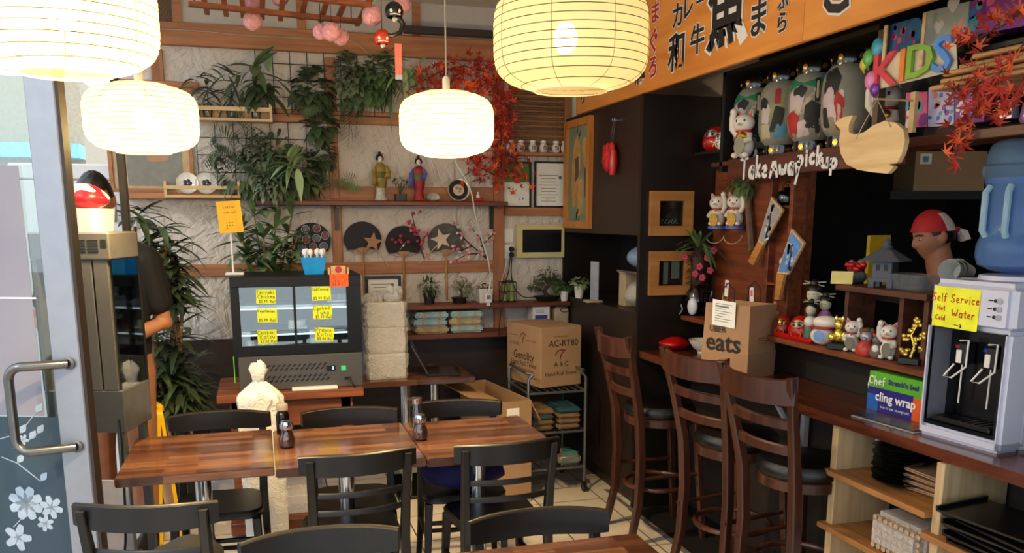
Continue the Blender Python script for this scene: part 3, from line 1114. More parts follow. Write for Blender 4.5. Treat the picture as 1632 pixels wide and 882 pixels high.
def lantern(px, py, dia, hgt, d, watts, label, bulb_dx=0.0):
    c = A(px, py, d=d)
    t = thing('paper_lantern', label, 'lantern', c, 0, 'round paper lanterns')
    R, H = dia / 2, hgt / 2
    prof = []
    n = 26
    for i in range(n + 1):
        a = -1 + 2 * i / n
        z = H * math.sin(a * PI / 2)
        q = abs(z) / H
        r = R * (1 - q ** 4.4) ** (1 / 2.5)
        prof.append((max(r, R * .48), z))
    g = G().lathe(prof, 48, cap=False)
    g.mi = 1
    turns = 13
    sp = []
    for i in range(turns * 40 + 1):
        u = i / (turns * 40)
        z = -H * .985 + 2 * H * .985 * u
        q = abs(z) / H
        r = max(R * (1 - q ** 4.4) ** (1 / 2.5), R * .48) + .0008
        w = 2 * PI * turns * u
        sp.append((r * math.cos(w), r * math.sin(w), z))
    g.tube(sp, .0011, 4)
    for k in range(8):
        w = 2 * PI * k / 8 + .2
        g.tube([((r + .0006) * math.cos(w), (r + .0006) * math.sin(w), z) for r, z in prof[1:-1]], .0007, 4)
    g.build('shade', [LPAPER if watts > 20 else LPDIM, RIBM], t, ang=180)
    g = G().sph((bulb_dx, 0, -.0), (.032, .032, .04), 16, 10)
    BM = bpy.data.materials.get('lit_bulb')
    if not BM:
        BM, nt, b = pb('lit_bulb')
        b.inputs['Emission Color'].default_value = (1, .78, .42, 1)
        b.inputs['Emission Strength'].default_value = 30
    g.build('bulb', BM, t)
    G().lathe([(.018, .036), (.022, .05), (.022, .10), (.012, .12)], 14, T(bulb_dx, 0, 0)).lathe([(.014, H - .005), (.016, H + .0), (.016, H + .055), (.008, H + .065)], 12).build('socket', mat('socket_white', (.85, .83, .78), .4), t)
    g = G().tube([(bulb_dx, 0, .11), (0, 0, H), (0, 0, CEIL - c.z)], .0035, 6)
    g.build('cord', mat('pale_cord', (.62, .60, .55), .6), t)
    g = G()
    for k in range(3):
        w = 2 * PI * k / 3
        g.tube([(0, 0, H * .93), (R * .62 * math.cos(w), R * .62 * math.sin(w), H * .93)], .0016, 5)
    g.build('wire_frame', STEEL, t)
    ld = bpy.data.lights.new('lantern_light', 'POINT')
    ld.energy = watts
    ld.color = (1, .70, .33)
    ld.shadow_soft_size = .045
    lo = bpy.data.objects.new('lantern_light', ld)
    C.objects.link(lo)
    lo.parent = t
    lo.location = (bulb_dx, 0, -.05)
    return t


K = LANTERN_W
lantern(95, 18, .415, .275, 1.93, K, 'large glowing paper lantern filling the top left corner')
lantern(226, 190, .40, .245, 3.17, K, 'glowing paper lantern behind the big corner one, over the glass door')
lantern(712, 199, .40, .262, 3.64, K, 'glowing white paper lantern hanging in the centre before the plaster wall')
lantern(910, 62, .405, .265, 2.24, 1.5, 'dim ribbed paper lantern at the top, bulb showing through beside the sign', -.015)

# ---------------------------------------------------------------- display fridge and its stand
fx0, fx1, fy, fz0, fz1 = -.157, .517, 4.70, .79, 1.398
fw, fh = fx1 - fx0, fz1 - fz0
t = thing('display_fridge', 'black countertop display fridge with yellow price notes on its two windows', 'fridge', ((fx0 + fx1) / 2, fy, fz0))
FB = mat('fridge_black', (.022, .022, .026), .4, var=.05, spec=.3)
FG = mat('fridge_grey_steel', (.30, .30, .305), .4, .3, var=.06)
zb = .19
w2 = fw / 2
def fl(px, py):
    q = A(px, py, Y=fy)
    return q.x - (fx0 + fx1) / 2, q.z - fz0


xa, za = fl(386, 553)
xb, zc = fl(466, 457)
xc, _ = fl(472, 500)
xd, _ = fl(553, 500)
g = G()
g.bx(-w2, w2, -.012, .02, zb, za).bx(-w2, w2, -.012, .02, zc, fh, bev=.003)
g.bx(-w2, xa, -.012, .02, za, zc).bx(xb, xc, -.012, .02, za, zc).bx(xd, w2, -.012, .02, za, zc)
g.bx(-w2, w2, .02, .42, fh - .03, fh).bx(-w2, -w2 + .012, .02, .42, zb, fh - .03).bx(w2 - .012, w2, .02, .42, zb, fh - .03)
g.build('case', FB, t, smooth=False)
G().bx(-w2 + .012, w2 - .012, .40, .42, zb, fh - .03).bx(-w2 + .012, w2 - .012, .02, .40, zb, zb + .012).build('inner_wall', mat('fridge_liner', (.30, .33, .40), .4), t, smooth=False)
for a, b in ((xa, xb), (xc, xd)):
    G().bx(a, b, -.002, .002, za, zc).build('window_pane', PANE, t, smooth=False)
LED, nt, b = pb('cool_led')
b.inputs['Emission Color'].default_value = (.75, .85, 1, 1)
b.inputs['Emission Strength'].default_value = 2.4
for z in (.305, .445):
    g = G()
    for k in range(12):
        y = .05 + k * .028
        g.tube([(-w2 + .02, y, z), (w2 - .02, y, z)], .002, 5)
    g.bx(-w2 + .014, w2 - .014, .045, .05, z - .006, z + .006)
    g.build('wire_shelf', STEEL, t)
    G().bx(-w2 + .03, w2 - .03, .052, .06, z - .018, z - .010).build('light_strip', LED, t, smooth=False)
for i, (x, z, w) in enumerate(((-.2, .215, .16), (.12, .215, .12), (.0, .316, .1), (.22, .455, .12))):
    g = G().bx(x - w / 2, x + w / 2, .08, .2, z, z + .012, bev=.004)
    for k in range(4):
        g.lathe([(.017, 0), (.017, .03), (.0, .03)], 12, T(x - w / 2 + .02 + k * (w - .04) / 3, .13, z + .012))
    tag(g.build('sushi_tray', mat('tray_white', (.85, .86, .88), .4)), ('white tray of rolls low in the left fridge window', 'white tray of rolls low in the right fridge window', 'white tray of rolls on the middle fridge shelf', 'white tray of rolls on the top fridge shelf at right')[i], 'tray', 'trays of rolls inside the fridge').matrix_basis = T(t.location)
g = G().bx(-w2 + .02, w2 - .005, -.018, .42, 0, zb - .004, bev=.004)
g.mi = 1
for r_ in range(4):
    z = (.132, .112, .072, .05)[r_]
    for k in range(12):
        x = -.165 + k * .0268 + (.012 if r_ % 2 else 0)
        g.box((0, 0, 0), (.02, .003, .007), T(x, -.0185, z) @ Matrix.Rotation(-.7, 4, 'Y'))
g.build('base_panel', [FG, BLACK], t, smooth=False)
x, z = fl(529, 586)
g = G().bx(x - .03, x + .018, -.022, -.018, z - .014, z + .014)
g.build('control_display', BLACK, t, smooth=False)
DIG, nt, b = pb('blue_digit')
b.inputs['Emission Color'].default_value = (.1, .45, 1, 1)
b.inputs['Emission Strength'].default_value = 4
g = G()
text(g, '2', .022, T(x + .004, -.0222, z) @ Matrix.Rotation(PI / 2, 4, 'X'))
g.build('digit', DIG, t, smooth=False)
x, z = fl(547, 586)
GRN, nt, b = pb('green_switch_glow')
b.inputs['Base Color'].default_value = (.02, .3, .12, 1)
b.inputs['Emission Color'].default_value = (.05, .6, .25, 1)
b.inputs['Emission Strength'].default_value = .5
G().bx(x - .013, x + .013, -.024, -.018, z - .014, z + .014, bev=.002).build('switch', GRN, t, smooth=False)
x, z = fl(554, 602)
G().bx(x - .018, x + .018, -.021, -.018, z - .008, z + .008, bev=.002).build('socket', BLACK, t, smooth=False)
G().tube([(w2 * .76, -.03, .05), (w2 * .8, -.06, .02), (w2 * .86, -.06, -.012)], .004, 6).build('power_cord', BLACK, t)
for cx, cy, l1, l2, l3, rr in ((424, 473, 'Teriyaki', 'Chicken', '$5.00 Roll', 1), (512, 468, 'California', '', '$5.00 Roll', -1), (426, 503, 'Vegetarian', '', '$5.00 Roll', 1), (514, 498, 'Cooked', 'Tuna', '$5.00 Roll', 1), (426, 537, 'Chicken', 'Katsu', '$5.00 Roll', -2), (517, 533, 'Prawn', 'Katsu', '$5.00 Roll', 4)):
    x, z = fl(cx, cy)
    g = G()
    M = T(x, -.0035, z) @ Matrix.Rotation(R_(rr), 4, 'Y') @ Matrix.Rotation(PI / 2, 4, 'X')
    g.box((0, 0, 0), (.10, .074, .0012), M)
    g.mi = 1
    lines = [l for l in (l1, l2, l3) if l]
    for i, l in enumerate(lines):
        ww = sum(HL[c][0] + .12 for c in l)
        h = min(.024, .09 / ww)
        hand(g, l, M @ T(.006 * i - .004, .022 - i * (.048 / (len(lines) - 1)) - h * .4, .0008), h, .0012, wob=.06)
    g.build('price_note', [YNOTE, INK], t, smooth=False)['label'] = 'yellow handwritten price note reading ' + ' '.join(lines)
x, z = fl(540, 446)
g = G()
M = T(x, -.0145, z) @ Matrix.Rotation(PI / 2, 4, 'X')
g.box((0, -.002, 0), (.098, .068, .0012), M)
g.mi = 1
for i, l in enumerate(('Special', 'Clear Gel', '$6.8 1.-')):
    ww = sum(HL.get(c, (.5, ''))[0] + .12 for c in l)
    h = min(.018, .085 / ww)
    hand(g, l, M @ T(0, .016 - i * .02 - h * .4, .0008), h, .001)
g.build('orange_price_note', [mat('orange_note', (.95, .36, .10), .6), mat('red_marker', (.55, .05, .05), .6)], t, smooth=False)
x, z = fl(540, 428)
tag(G().bx(-.04, .04, 0, .03, 0, .045, bev=.003).bx(-.055, -.045, -.002, .032, -.0, .036).bx(.045, .055, -.002, .032, -.0, .036).build('sauce_box', [mat('red_and_cream_box', (.80, .62, .42), .5)], smooth=False), 'small red and cream packet on the fridge top behind the orange note', 'packet').location = (x + t.location.x, fy + .03, fz1 + .001)
tl = bpy.data.objects['sauce_box']
g = G().lathe([(.018, 0), (.018, .001), (0, .0012)], 18, T(0, -.0005, .026) @ Matrix.Rotation(PI / 2, 4, 'X'))
g.build('red_seal', RED, tl)
G().bx(-w2 - .004, -w2, -.01, .012, .05, .19).build('green_tag', mat('neon_green', (.35, .85, .20), .5), t, smooth=False)
# stand
t = thing('fridge_stand', 'rough wooden stand under the display fridge', 'stand', ((fx0 + fx1) / 2, 4.85, 0))
RUST = wood('rustic_stand_wood', (.30, .14, .07), (.52, .28, .15), .55, axis=0, sc=8)
g = G()
x0, x1 = A(345, 632, Y=4.62).x - t.location.x, A(580, 632, Y=4.62).x - t.location.x
for k in range(4):
    g.bx(x0, x1, -.235 + k * .135, -.235 + k * .135 + .132, .745, .789, bev=.004)
g.build('top_planks', RUST, t, smooth=False)
for y in (-.2, .2):
    G().bx(x0 + .07, x1 - .07, y, y + .02, .60, .745).build('apron', RUST, t, smooth=False)
for s_ in (x0 + .06, x1 - .12):
    G().bx(s_, s_ + .06, -.2, -.14, .04, .745).build('leg', RUST, t, smooth=False)
    G().bx(s_, s_ + .06, .14, .2, .04, .745).build('leg', RUST, t, smooth=False)
G().bx(x0 + .03, x1 - .03, -.24, .22, .02, .085, bev=.004).build('base_board', RUST, t, smooth=False)
tag(G().bx(-.11, .13, 0, .10, 0, .014, bev=.002).build('white_board', WHITE, smooth=False), 'thin white board lying on the stand under the fridge front', 'board').location = (.24, 4.635, .789)
# tall white bag with a knotted top, standing in front of the stand
def bag(name, label, pos, w, d, h, m, seed=1, knot=True, cat='bag', crease=.012):
    rnd = random.Random(seed)
    t = thing(name, label, cat, pos)
    g = G()
    nA, nZ = 30, 44
    vs, fs = [], []
    top = h * .90
    for i in range(nZ + 1):
        u = i / nZ
        z = top * u
        sh = 1 if u < .91 else 1 - .72 * ((u - .91) / .09) ** 1.2
        sh *= 1 - .10 * (1 - u) * 0 
        for j in range(nA):
            a = 2 * PI * j / nA
            e = 3.2
            ca, sa = math.cos(a), math.sin(a)
            k = (abs(ca) ** e + abs(sa) ** e) ** (-1 / e)
            rr = 1 + crease / w * 2 * math.sin(a * 7 + u * 5 + seed) * (.4 + u) + rnd.uniform(-.5, .5) * crease / w
            vs.append((w / 2 * ca * k * rr * sh, d / 2 * sa * k * rr * sh, z))
    for i in range(nZ):
        for j in range(nA):
            fs.append([i * nA + j, i * nA + (j + 1) % nA, (i + 1) * nA + (j + 1) % nA, (i + 1) * nA + j])
    fs.append(list(range(nA))[::-1])
    g.add(vs, fs)
    g.build('body', m, t, ang=60)
    if knot:
        g = G()
        prof = [(.15, .885), (.10, .905), (.15, .925), (.22, .955), (.17, .985), (.05, 1.0)]
        g.lathe([(r * w, z * h) for r, z in prof], 14)
        for i, v in enumerate(g.v):
            g.v[i] = (v[0] + rnd.uniform(-.03, .03) * w, v[1] * .8 + rnd.uniform(-.03, .03) * w, v[2] + rnd.uniform(-.02, .02) * h)
        g.box((0, 0, 0), (.07 * w / .2, .012, .09), T(.02 * w, -.38 * w, .80 * h) @ Matrix.Rotation(.5, 4, 'Y'))
        g.build('knot', m, t, ang=60)
    return t


WB = film('white_plastic_bag', (.96, .96, .96), .02, .25, .35, .5)
p = A(416, 660, Y=4.42)
bag('plastic_bag', 'tall white plastic bag with a knotted top in front of the display fridge', (p.x, 4.44, .0), .205, .15, .985, WB, 3)
t = thing('plastic_wrapped_tub', 'low white tub in clear plastic on the base board of the fridge stand', 'tub', (A(452, 770, Y=4.66).x + .04, 4.80, .086))
G().prism(rounded([(-.13, -.1), (.13, -.1), (.13, .1), (-.13, .1)], .03), .10, top=1.06).build('body', WHITE, t)
G().prism(rounded([(-.14, -.11), (.14, -.11), (.14, .11), (-.14, .11)], .05), .16, T(0, 0, .002), top=.8).build('wrap', CLEARP, t)
# ---------------------------------------------------------------- plants and wall pieces at the back
RN = random.Random(11)


def spray(g, c, n, L, w, spread=(1, 1, 1), bias=(0, -.5, .2), droop=.4, rnd=RN, fold=.25, shape=1.0, jit=.35):
    """n leaf blades radiating from around c"""
    c = V(c)
    for _ in range(n):
        d = V((rnd.gauss(0, 1) * spread[0], rnd.gauss(0, 1) * spread[1], rnd.gauss(0, 1) * spread[2])).normalized() + V(bias)
        q = c + V((rnd.uniform(-1, 1), rnd.uniform(-1, 1) * .5, rnd.uniform(-1, 1))) * L * jit
        g.leaf(q, d, L * rnd.uniform(.7, 1.2), w * rnd.uniform(.75, 1.2), droop * rnd.uniform(.3, 1.3), n=5, fold=fold, shape=shape)


def mass(g, c, r, n, L, w, rnd=RN, droop=.5, shape=.8, ybias=-.6):
    """ellipsoid volume filled with short leaves facing outwards"""
    c, r = V(c), V(r)
    for _ in range(n):
        u = V((rnd.gauss(0, 1), rnd.gauss(0, 1), rnd.gauss(0, 1))).normalized()
        k = rnd.uniform(.45, 1) ** .6
        p = c + V((u.x * r.x, u.y * r.y, u.z * r.z)) * k
        d = u + V((rnd.uniform(-.5, .5), ybias + rnd.uniform(-.4, .4), rnd.uniform(-.4, .5)))
        g.leaf(p, d, L * rnd.uniform(.7, 1.25), w * rnd.uniform(.7, 1.2), droop, n=3, fold=.2, shape=shape)


def frond(g, pts, L, w, m=18):
    """fern frond: paired leaflets along a curved stalk"""
    pts = [V(p) for p in pts]
    P = []
    for i in range(m + 1):
        t = i / m
        if len(pts) == 3:
            P.append(pts[0] * (1 - t) ** 2 + pts[1] * 2 * t * (1 - t) + pts[2] * t * t)
    g.tube(P, [.003 * (1 - i / m * .7) for i in range(m + 1)], 5)
    for i in range(1, m):
        tdir = (P[i + 1] - P[i - 1]).normalized()
        sd = tdir.cross(V((0, -1, .2))).normalized()
        ll = L * math.sin(PI * min(1, .15 + .85 * (1 - i / m))) ** .8
        for s_ in (-1, 1):
            g.leaf(P[i], sd * s_ + tdir * .55 + V((0, -.15, 0)), ll, w, .15, n=3, fold=.1)


def plant(name, label, build, mats, cat='plant', group=None):
    g = G()
    build(g)
    return tag(g.build(name, mats, ang=180), label, cat, group)


# wire grids
def wire_grid(label, px0, px1, py0, py1, nx, nz, dy=.03):
    a, b = W(px0, py1, dy), W(px1, py0, dy)
    g = G()
    for i in range(nx + 1):
        x = a.x + (b.x - a.x) * i / nx
        g.tube([(x, a.y, a.z), (x, a.y, b.z)], .0028, 5)
    for i in range(nz + 1):
        z = a.z + (b.z - a.z) * i / nz
        g.tube([(a.x, a.y, z), (b.x, a.y, z)], .0028, 5)
    for x, z in ((a.x, b.z), (b.x, b.z)):
        g.tube([(x, a.y, z), (x, WY - .001, z)], .003, 5)
    tag(g.build('wire_grid', BLACK), label, 'wire grid', 'black wire grids on the wall')


wire_grid('black wire grid behind the upper plants, right under the top beam', 411, 620, 84, 180, 8, 4)
wire_grid('black wire grid behind the lower planting above the left rack', 318, 487, 196, 302, 6, 4)
# two little pine racks
def rack(label, px0, px1, py0, py1, dy0=.03, dep=.13):
    a, b = W(px0, py1, dy0 + dep), W(px1, py0, dy0 + dep)
    t = thing('pine_rack', label, 'rack', (a.x, a.y, a.z), 0, 'little pine racks on the wall')
    w, h = b.x - a.x, b.z - a.z
    G().bx(0, w, 0, dep, 0, .016).build('base_board', PALEW, t, smooth=False)
    for x in (0, w - .016):
        G().bx(x, x + .016, 0, dep, .016, h).build('end_board', PALEW, t, smooth=False)
    G().bx(.016, w - .016, 0, .012, h * .52, h * .74).build('front_bar', PALEW, t, smooth=False)
    G().bx(.016, w - .016, dep - .012, dep, h * .1, h * .8).build('back_bar', PALEW, t, smooth=False)
    return t


rk1 = rack('little pine rack holding three glass vases under the top wire grid', 313, 433, 164, 191)
rk2 = rack('little pine rack holding two white patterned dishes, left of the lower planting', 262, 382, 290, 315)
GL = glass('vase_glass', (.85, .92, .9), .14)
zv = rk1.location.z + .017
for px, kind, lb in ((331, 0, 'glass vase with drooping narrow dark leaves, leftmost on the upper rack'), (368, 1, 'glass vase with spiky dark leaves in the middle of the upper rack'), (408, 2, 'glass vase with broad striped leaves, rightmost on the upper rack')):
    p = W(px, 180, .1)
    t = thing('glass_vase', lb, 'vase', (p.x, WY - .098, zv), 0, 'glass vases on the upper rack')
    G().lathe([(.022, 0), (.026, .01), (.03, .05), (.024, .075), (.02, .085)], 16).build('vase', GL, t)
    g = G()
    top = V((0, 0, .10))
    if kind == 0:
        spray(g, (.0, -.01, .19), 13, .17, .036, (1, .4, .5), (0, -.3, .1), .7)
        spray(g, (-.02, -.01, .16), 8, .16, .034, (1, .4, .2), (0, -.3, -.2), .5)
    elif kind == 1:
        spray(g, (.02, -.01, .2), 24, .18, .036, (1, .4, .8), (0, -.3, .15), .5)
    else:
        g.mi = 1
        spray(g, (.06, -.01, .27), 9, .19, .062, (.8, .35, .9), (0, -.3, .45), .35)
        g.mi = 0
        spray(g, (.04, -.01, .17), 20, .14, .06, (1, .4, .6), (0, -.4, .0), .5)
    g.tube([(0, 0, .01), (.005, 0, .10), (.01, 0, .19)], .004, 5)
    g.build('leaves', [LEAFA, LEAFB], t, ang=180)
for px, lb in ((299, 'white dish with a dark blossom pattern, left one on the lower rack'), (329, 'white scalloped dish with a dark pattern, right one on the lower rack')):
    p = W(px, 294, .09)
    M = T(p.x, WY - .09, rk2.location.z + .017 + .068) @ Matrix.Rotation(R_(78), 4, 'X')
    g = G().lathe([(.02, .0), (.05, .006), (.066, .016), (.064, .02), (.048, .01), (.0, .004)], 26)
    g.mi = 1
    for k in range(5):
        g.sph((.016 * math.cos(k * 1.256), .016 * math.sin(k * 1.256), .008), (.012, .012, .003), 8, 4)
    tag(g.build('patterned_dish', [CERAM, mat('dark_blue_glaze', (.14, .15, .2), .3)], M=M), lb, 'dish', 'white dishes on the lower rack')


def wp(px, py, dy=.06):
    return W(px, py, dy)


plant('hanging_pothos', 'dark round-leaved pothos on the upper wire grid, left of the pine upright', lambda g: (mass(g, wp(497, 140), (.10, .05, .12), 95, .08, .075), mass(g, wp(500, 168), (.10, .04, .05), 50, .055, .03)), [LEAFA], group='leafy plants hung on the wall')
plant('hanging_ivy', 'mottled ivy with small pale leaves right of the pine upright at top', lambda g: (mass(g, wp(553, 115), (.075, .05, .12), 160, .055, .04), mass(g, wp(568, 135), (.08, .05, .10), 110, .05, .035)), [LEAFD], group='leafy plants hung on the wall')
plant('hanging_philodendron', 'broad mid-green foliage high on the wall under the orange wind chime', lambda g: (mass(g, wp(607, 112), (.11, .06, .09), 110, .065, .055), mass(g, wp(592, 142), (.10, .05, .06), 70, .075, .06), spray(g, wp(628, 135), 26, .15, .014, (.7, .3, .6), (.1, -.3, -.6), .8)), [LEAFB], group='leafy plants hung on the wall')
plant('bamboo_sprig', 'pale long-leaved sprig beside the pink paper strip', lambda g: spray(g, wp(655, 112, .1), 18, .18, .04, (1, .4, .5), (.5, -.3, -.1), .5), [LEAFC], group='leafy plants hung on the wall')
plant('hanging_fern', 'dark fern with long fronds drooping over the second pine rail', lambda g: ([frond(g, (wp(540, 165), wp(575 + k * 9, 150, .16), wp(566 + k * 12, 200 + abs(k - 1) * 18, .17)), .085, .016) for k in range(-1, 2)], frond(g, (wp(540, 168), wp(560, 165, .2), wp(563, 240, .18)), .09, .016), frond(g, (wp(540, 168), wp(500, 160, .14), wp(478, 178, .16)), .07, .014)), [LEAFA], group='leafy plants hung on the wall')
plant('trailing_pothos', 'pothos trailing down the pine upright between the rails', lambda g: (mass(g, wp(512, 200), (.09, .05, .06), 50, .09, .075), mass(g, wp(515, 240), (.07, .04, .13), 110, .05, .035)), [LEAFA], group='leafy plants hung on the wall')
def lowbed(g):
    for a, b, c in (((365, 270), (330, 230), (337, 300)), ((370, 275), (345, 215), (322, 262)), ((380, 270), (370, 205), (335, 215)), ((390, 270), (400, 195), (370, 190)), ((400, 275), (350, 240), (345, 245))):
        frond(g, (wp(*a), wp(*b, .14), wp(*c, .15)), .085, .014)
    mass(g, wp(395, 275, .13), (.20, .06, .11), 130, .075, .03)


plant('fern', 'arching ferns spreading from the left end of the lower planting', lowbed, [LEAFA], group='plants of the lower planting')
plant('variegated_ivy', 'cream-flecked ivy spilling over the shelf edge in the lower planting', lambda g: (mass(g, wp(412, 252, .12), (.11, .06, .11), 220, .048, .03), mass(g, wp(432, 290, .18), (.09, .05, .10), 190, .045, .028), mass(g, wp(410, 255, .12), (.06, .06, .19), 110, .045, .028)), [LEAFD], group='plants of the lower planting')
plant('dumb_cane', 'broad pale-striped leaves at the right of the lower planting', lambda g: (spray(g, wp(466, 262, .25), 18, .15, .055, (1, .25, .9), (.1, -.35, .15), .35, shape=.8, jit=.2),), [LEAFC], group='plants of the lower planting')
plant('dark_foliage', 'dense dark foliage behind the pale-striped leaves', lambda g: (mass(g, wp(470, 270, .12), (.14, .05, .12), 110, .085, .055), mass(g, wp(440, 235, .12), (.10, .05, .10), 60, .09, .03)), [LEAFA], group='plants of the lower planting')
plant('small_ivy', 'small ivy sprig hanging over the shelf edge at the end of the planting', lambda g: mass(g, wp(497, 297, .15), (.06, .04, .05), 22, .05, .045), [LEAFB], group='plants of the lower planting')
plant('fern_frond', 'single flat fern frond lying along the upper shelf left of the dolls', lambda g: (frond(g, (wp(505, 300), wp(540, 268, .12), wp(577, 300, .14)), .075, .014), frond(g, (wp(500, 300), wp(530, 290, .12), wp(568, 282, .1)), .06, .012)), [LEAFB])
plant('hanging_vine', 'thin dark vine drooping below the upper pine rack', lambda g: (g.tube([wp(372, 192), wp(395, 205), wp(390, 240)], .003, 5), spray(g, wp(392, 205, .1), 8, .12, .02, (1, .3, .3), (0, -.2, -.3), .5), spray(g, wp(390, 228, .1), 6, .10, .018, (.6, .3, .6), (0, -.2, -.6), .4)), [LEAFA])


# leaf sprays behind the fridge: bamboo-like canes with pointed leaves
def canes(g, base, tips, L, w, per=9, bend=.1):
    for tp in tips:
        b, e = V(base), V(tp)
        pts = [b.lerp(e, i / 6) + V((0, 0, bend * math.sin(PI * i / 6))) * .3 for i in range(7)]
        g.mi = 1
        g.tube(pts, .005, 6)
        g.mi = 0
        for i in range(2, 7):
            for k in range(per // 3):
                d = V((RN.gauss(0, 1), -abs(RN.gauss(0, .6)), RN.uniform(-.2, 1.0)))
                g.leaf(pts[i], d, L * RN.uniform(.7, 1.2), w, RN.uniform(.1, .5), n=5)


STALK = mat('tan_cane', (.62, .50, .33), .6, var=.2, scale=30)
t = thing('bamboo_plant', 'leafy pointed green plant behind the display fridge, left of the fans', 'plant', (W(430, 480, .25).x, WY - .25, .96))
g = G()
B0 = t.matrix_basis.inverted()
def lc(px, py, dy):
    return W(px, py, dy) - t.location


canes(g, (0, 0, .02), [lc(385, 385, .3), lc(405, 345, .22), lc(440, 338, .25), lc(465, 345, .2), lc(475, 375, .28), lc(420, 380, .34), lc(450, 395, .3), lc(390, 405, .3), lc(372, 340, .15)], .19, .042, 15)
g.build('foliage', [LEAFB, STALK], t, ang=180)
G().lathe([(.05, -.02), (.07, .10), (.075, .11), (.065, .11), (.06, .09), (0, .09)], 18).build('pot', BLACK, t)

# tall bamboo plant by the left end
pb_ = A(283, 752, Z=0.0)
pb_ = A(285, 700, Y=5.2)
t = thing('potted_bamboo', 'tall potted bamboo with tan canes at the left end of the back wall', 'plant', (pb_.x, 5.2, 0))
g = G()
tips = []
for k in range(9):
    bx, by = RN.uniform(-.10, .10), RN.uniform(-.08, .08)
    ex = bx + RN.uniform(-.10, .10)
    hgt = (1.72, 1.6, 1.5, 1.42, 1.68, 1.3, 1.56, 1.22, 1.38)[k]
    pts = [V((bx + (ex - bx) * i / 8, by, .45 + (hgt - .45) * i / 8)) for i in range(9)]
    tips.append(pts)
    for i in range(8):
        g.tube([pts[i], pts[i] * .96 + pts[i + 1] * .04, pts[i].lerp(pts[i + 1], .95)], [.012, .0105, .0105], 7)
g.build('canes', STALK, t)
g = G()
for pts in tips:
    for i in range(9):
        f = .25 if .85 < pts[i].z < 1.25 and RN.random() < .65 else 1
        for _ in range(int(14 * f)):
            a = RN.uniform(0, 2 * PI)
            d = V((math.cos(a), math.sin(a) * .8 - .2, RN.uniform(-.25, .7)))
            if pts[i].z > .62:
                q = pts[i] + V((RN.uniform(-.04, .04), 0, RN.uniform(-.05, .05)))
                g.leaf(q, d, RN.uniform(.14, .25), .042, RN.uniform(.1, .7), n=5)
for k in range(26):
    a = RN.uniform(0, 2 * PI)
    g.leaf((RN.uniform(-.08, .08), RN.uniform(-.08, .02), RN.uniform(.56, .75)), (math.cos(a), math.sin(a) - .4, .2), RN.uniform(.14, .22), .04, .5)
g.build('foliage', [LEAFA], t, ang=180)
G().prism(rounded([(-.15, -.15), (.15, -.15), (.15, .15), (-.15, .15)], .02), .46, T(0, 0, 0), top=1.12).build('pot', mat('dark_pot', (.07, .065, .07), .5), t, smooth=False)


# maple leaves
def maple_leaf(g, p, r, nrm, rot):
    pts = []
    lobes = [(0, 1), (.85, .82), (1.75, .55), (-.85, .82), (-1.75, .55)]
    seq = sorted(lobes, key=lambda q: q[0])
    pl = [(.0, -.28 * r)] if False else []
    for i, (a, l) in enumerate(seq):
        pl += [(math.sin(a - .17) * l * .52 * r, math.cos(a - .17) * l * .52 * r), (math.sin(a) * l * r, math.cos(a) * l * r), (math.sin(a + .17) * l * .52 * r, math.cos(a + .17) * l * .52 * r)]
        if i < 4:
            m = (a + seq[i + 1][0]) / 2
            pl.append((math.sin(m) * .26 * r, math.cos(m) * .26 * r))
    pl.append((.02 * r, -.12 * r))
    pl.append((-.02 * r, -.12 * r))
    ux = V(nrm).cross(V((.2, .3, 1)))
    M = frame(p, ux, nrm) @ rz(rot)
    o = len(pl)
    vs = [(0, 0, -.1 * r)] + [(x, y, .12 * r * ((x * x + y * y) / r / r)) for x, y in pl]
    g.add(vs, [[0, 1 + i, 1 + (i + 1) % o] for i in range(o)], M)


def garland(name, label, paths, n, r, jit, face, seed, twig=.004, group=None):
    t = thing(name, label, 'maple garland', paths[0][0], 0, group)
    rnd = random.Random(seed)
    g, gb = G(), G()
    o = V(paths[0][0])
    tot = sum(len(p) - 1 for p in paths)
    for P in paths:
        P = [V(q) - o for q in P]
        gb.tube(P, twig, 5)
        k = n // tot
        for i in range(len(P) - 1):
            for _ in range(k):
                q = P[i].lerp(P[i + 1], rnd.random()) + V((rnd.gauss(0, jit), rnd.gauss(0, jit) * .6, rnd.gauss(0, jit)))
                g.mi = 0 if rnd.random() < .68 else 1
                nn = V(face) + V((rnd.gauss(0, .6), rnd.gauss(0, .6), rnd.gauss(0, .6)))
                maple_leaf(g, q, r * rnd.uniform(.7, 1.2), nn, rnd.uniform(-2.4, 2.4) + PI)
    g.build('leaves', [MAPLE, MAPLE2], t, smooth=False)
    gb.build('twig', BARK, t)


garland('maple_branch', 'red maple branches spreading behind the centre lantern and down the right upright',
        [[W(800, 300, .12), W(798, 240, .2), W(800, 180, .22), W(790, 120, .2), W(740, 105, .25), W(700, 115, .2), W(655, 140, .2)], [W(798, 240, .2), W(822, 255, .25), W(826, 285, .25)], [W(795, 150, .2), W(812, 175, .25), W(808, 215, .25)], [W(790, 280, .15), W(760, 265, .2), W(745, 240, .2)],
         [W(740, 105, .2), W(715, 135, .25), W(690, 150, .25)], [W(790, 120, .2), W(765, 140, .2), W(745, 135, .2)], [W(800, 180, .2), W(770, 200, .2), W(780, 230, .2)]], 520, .05, .05, (0, -1, .1), 5)
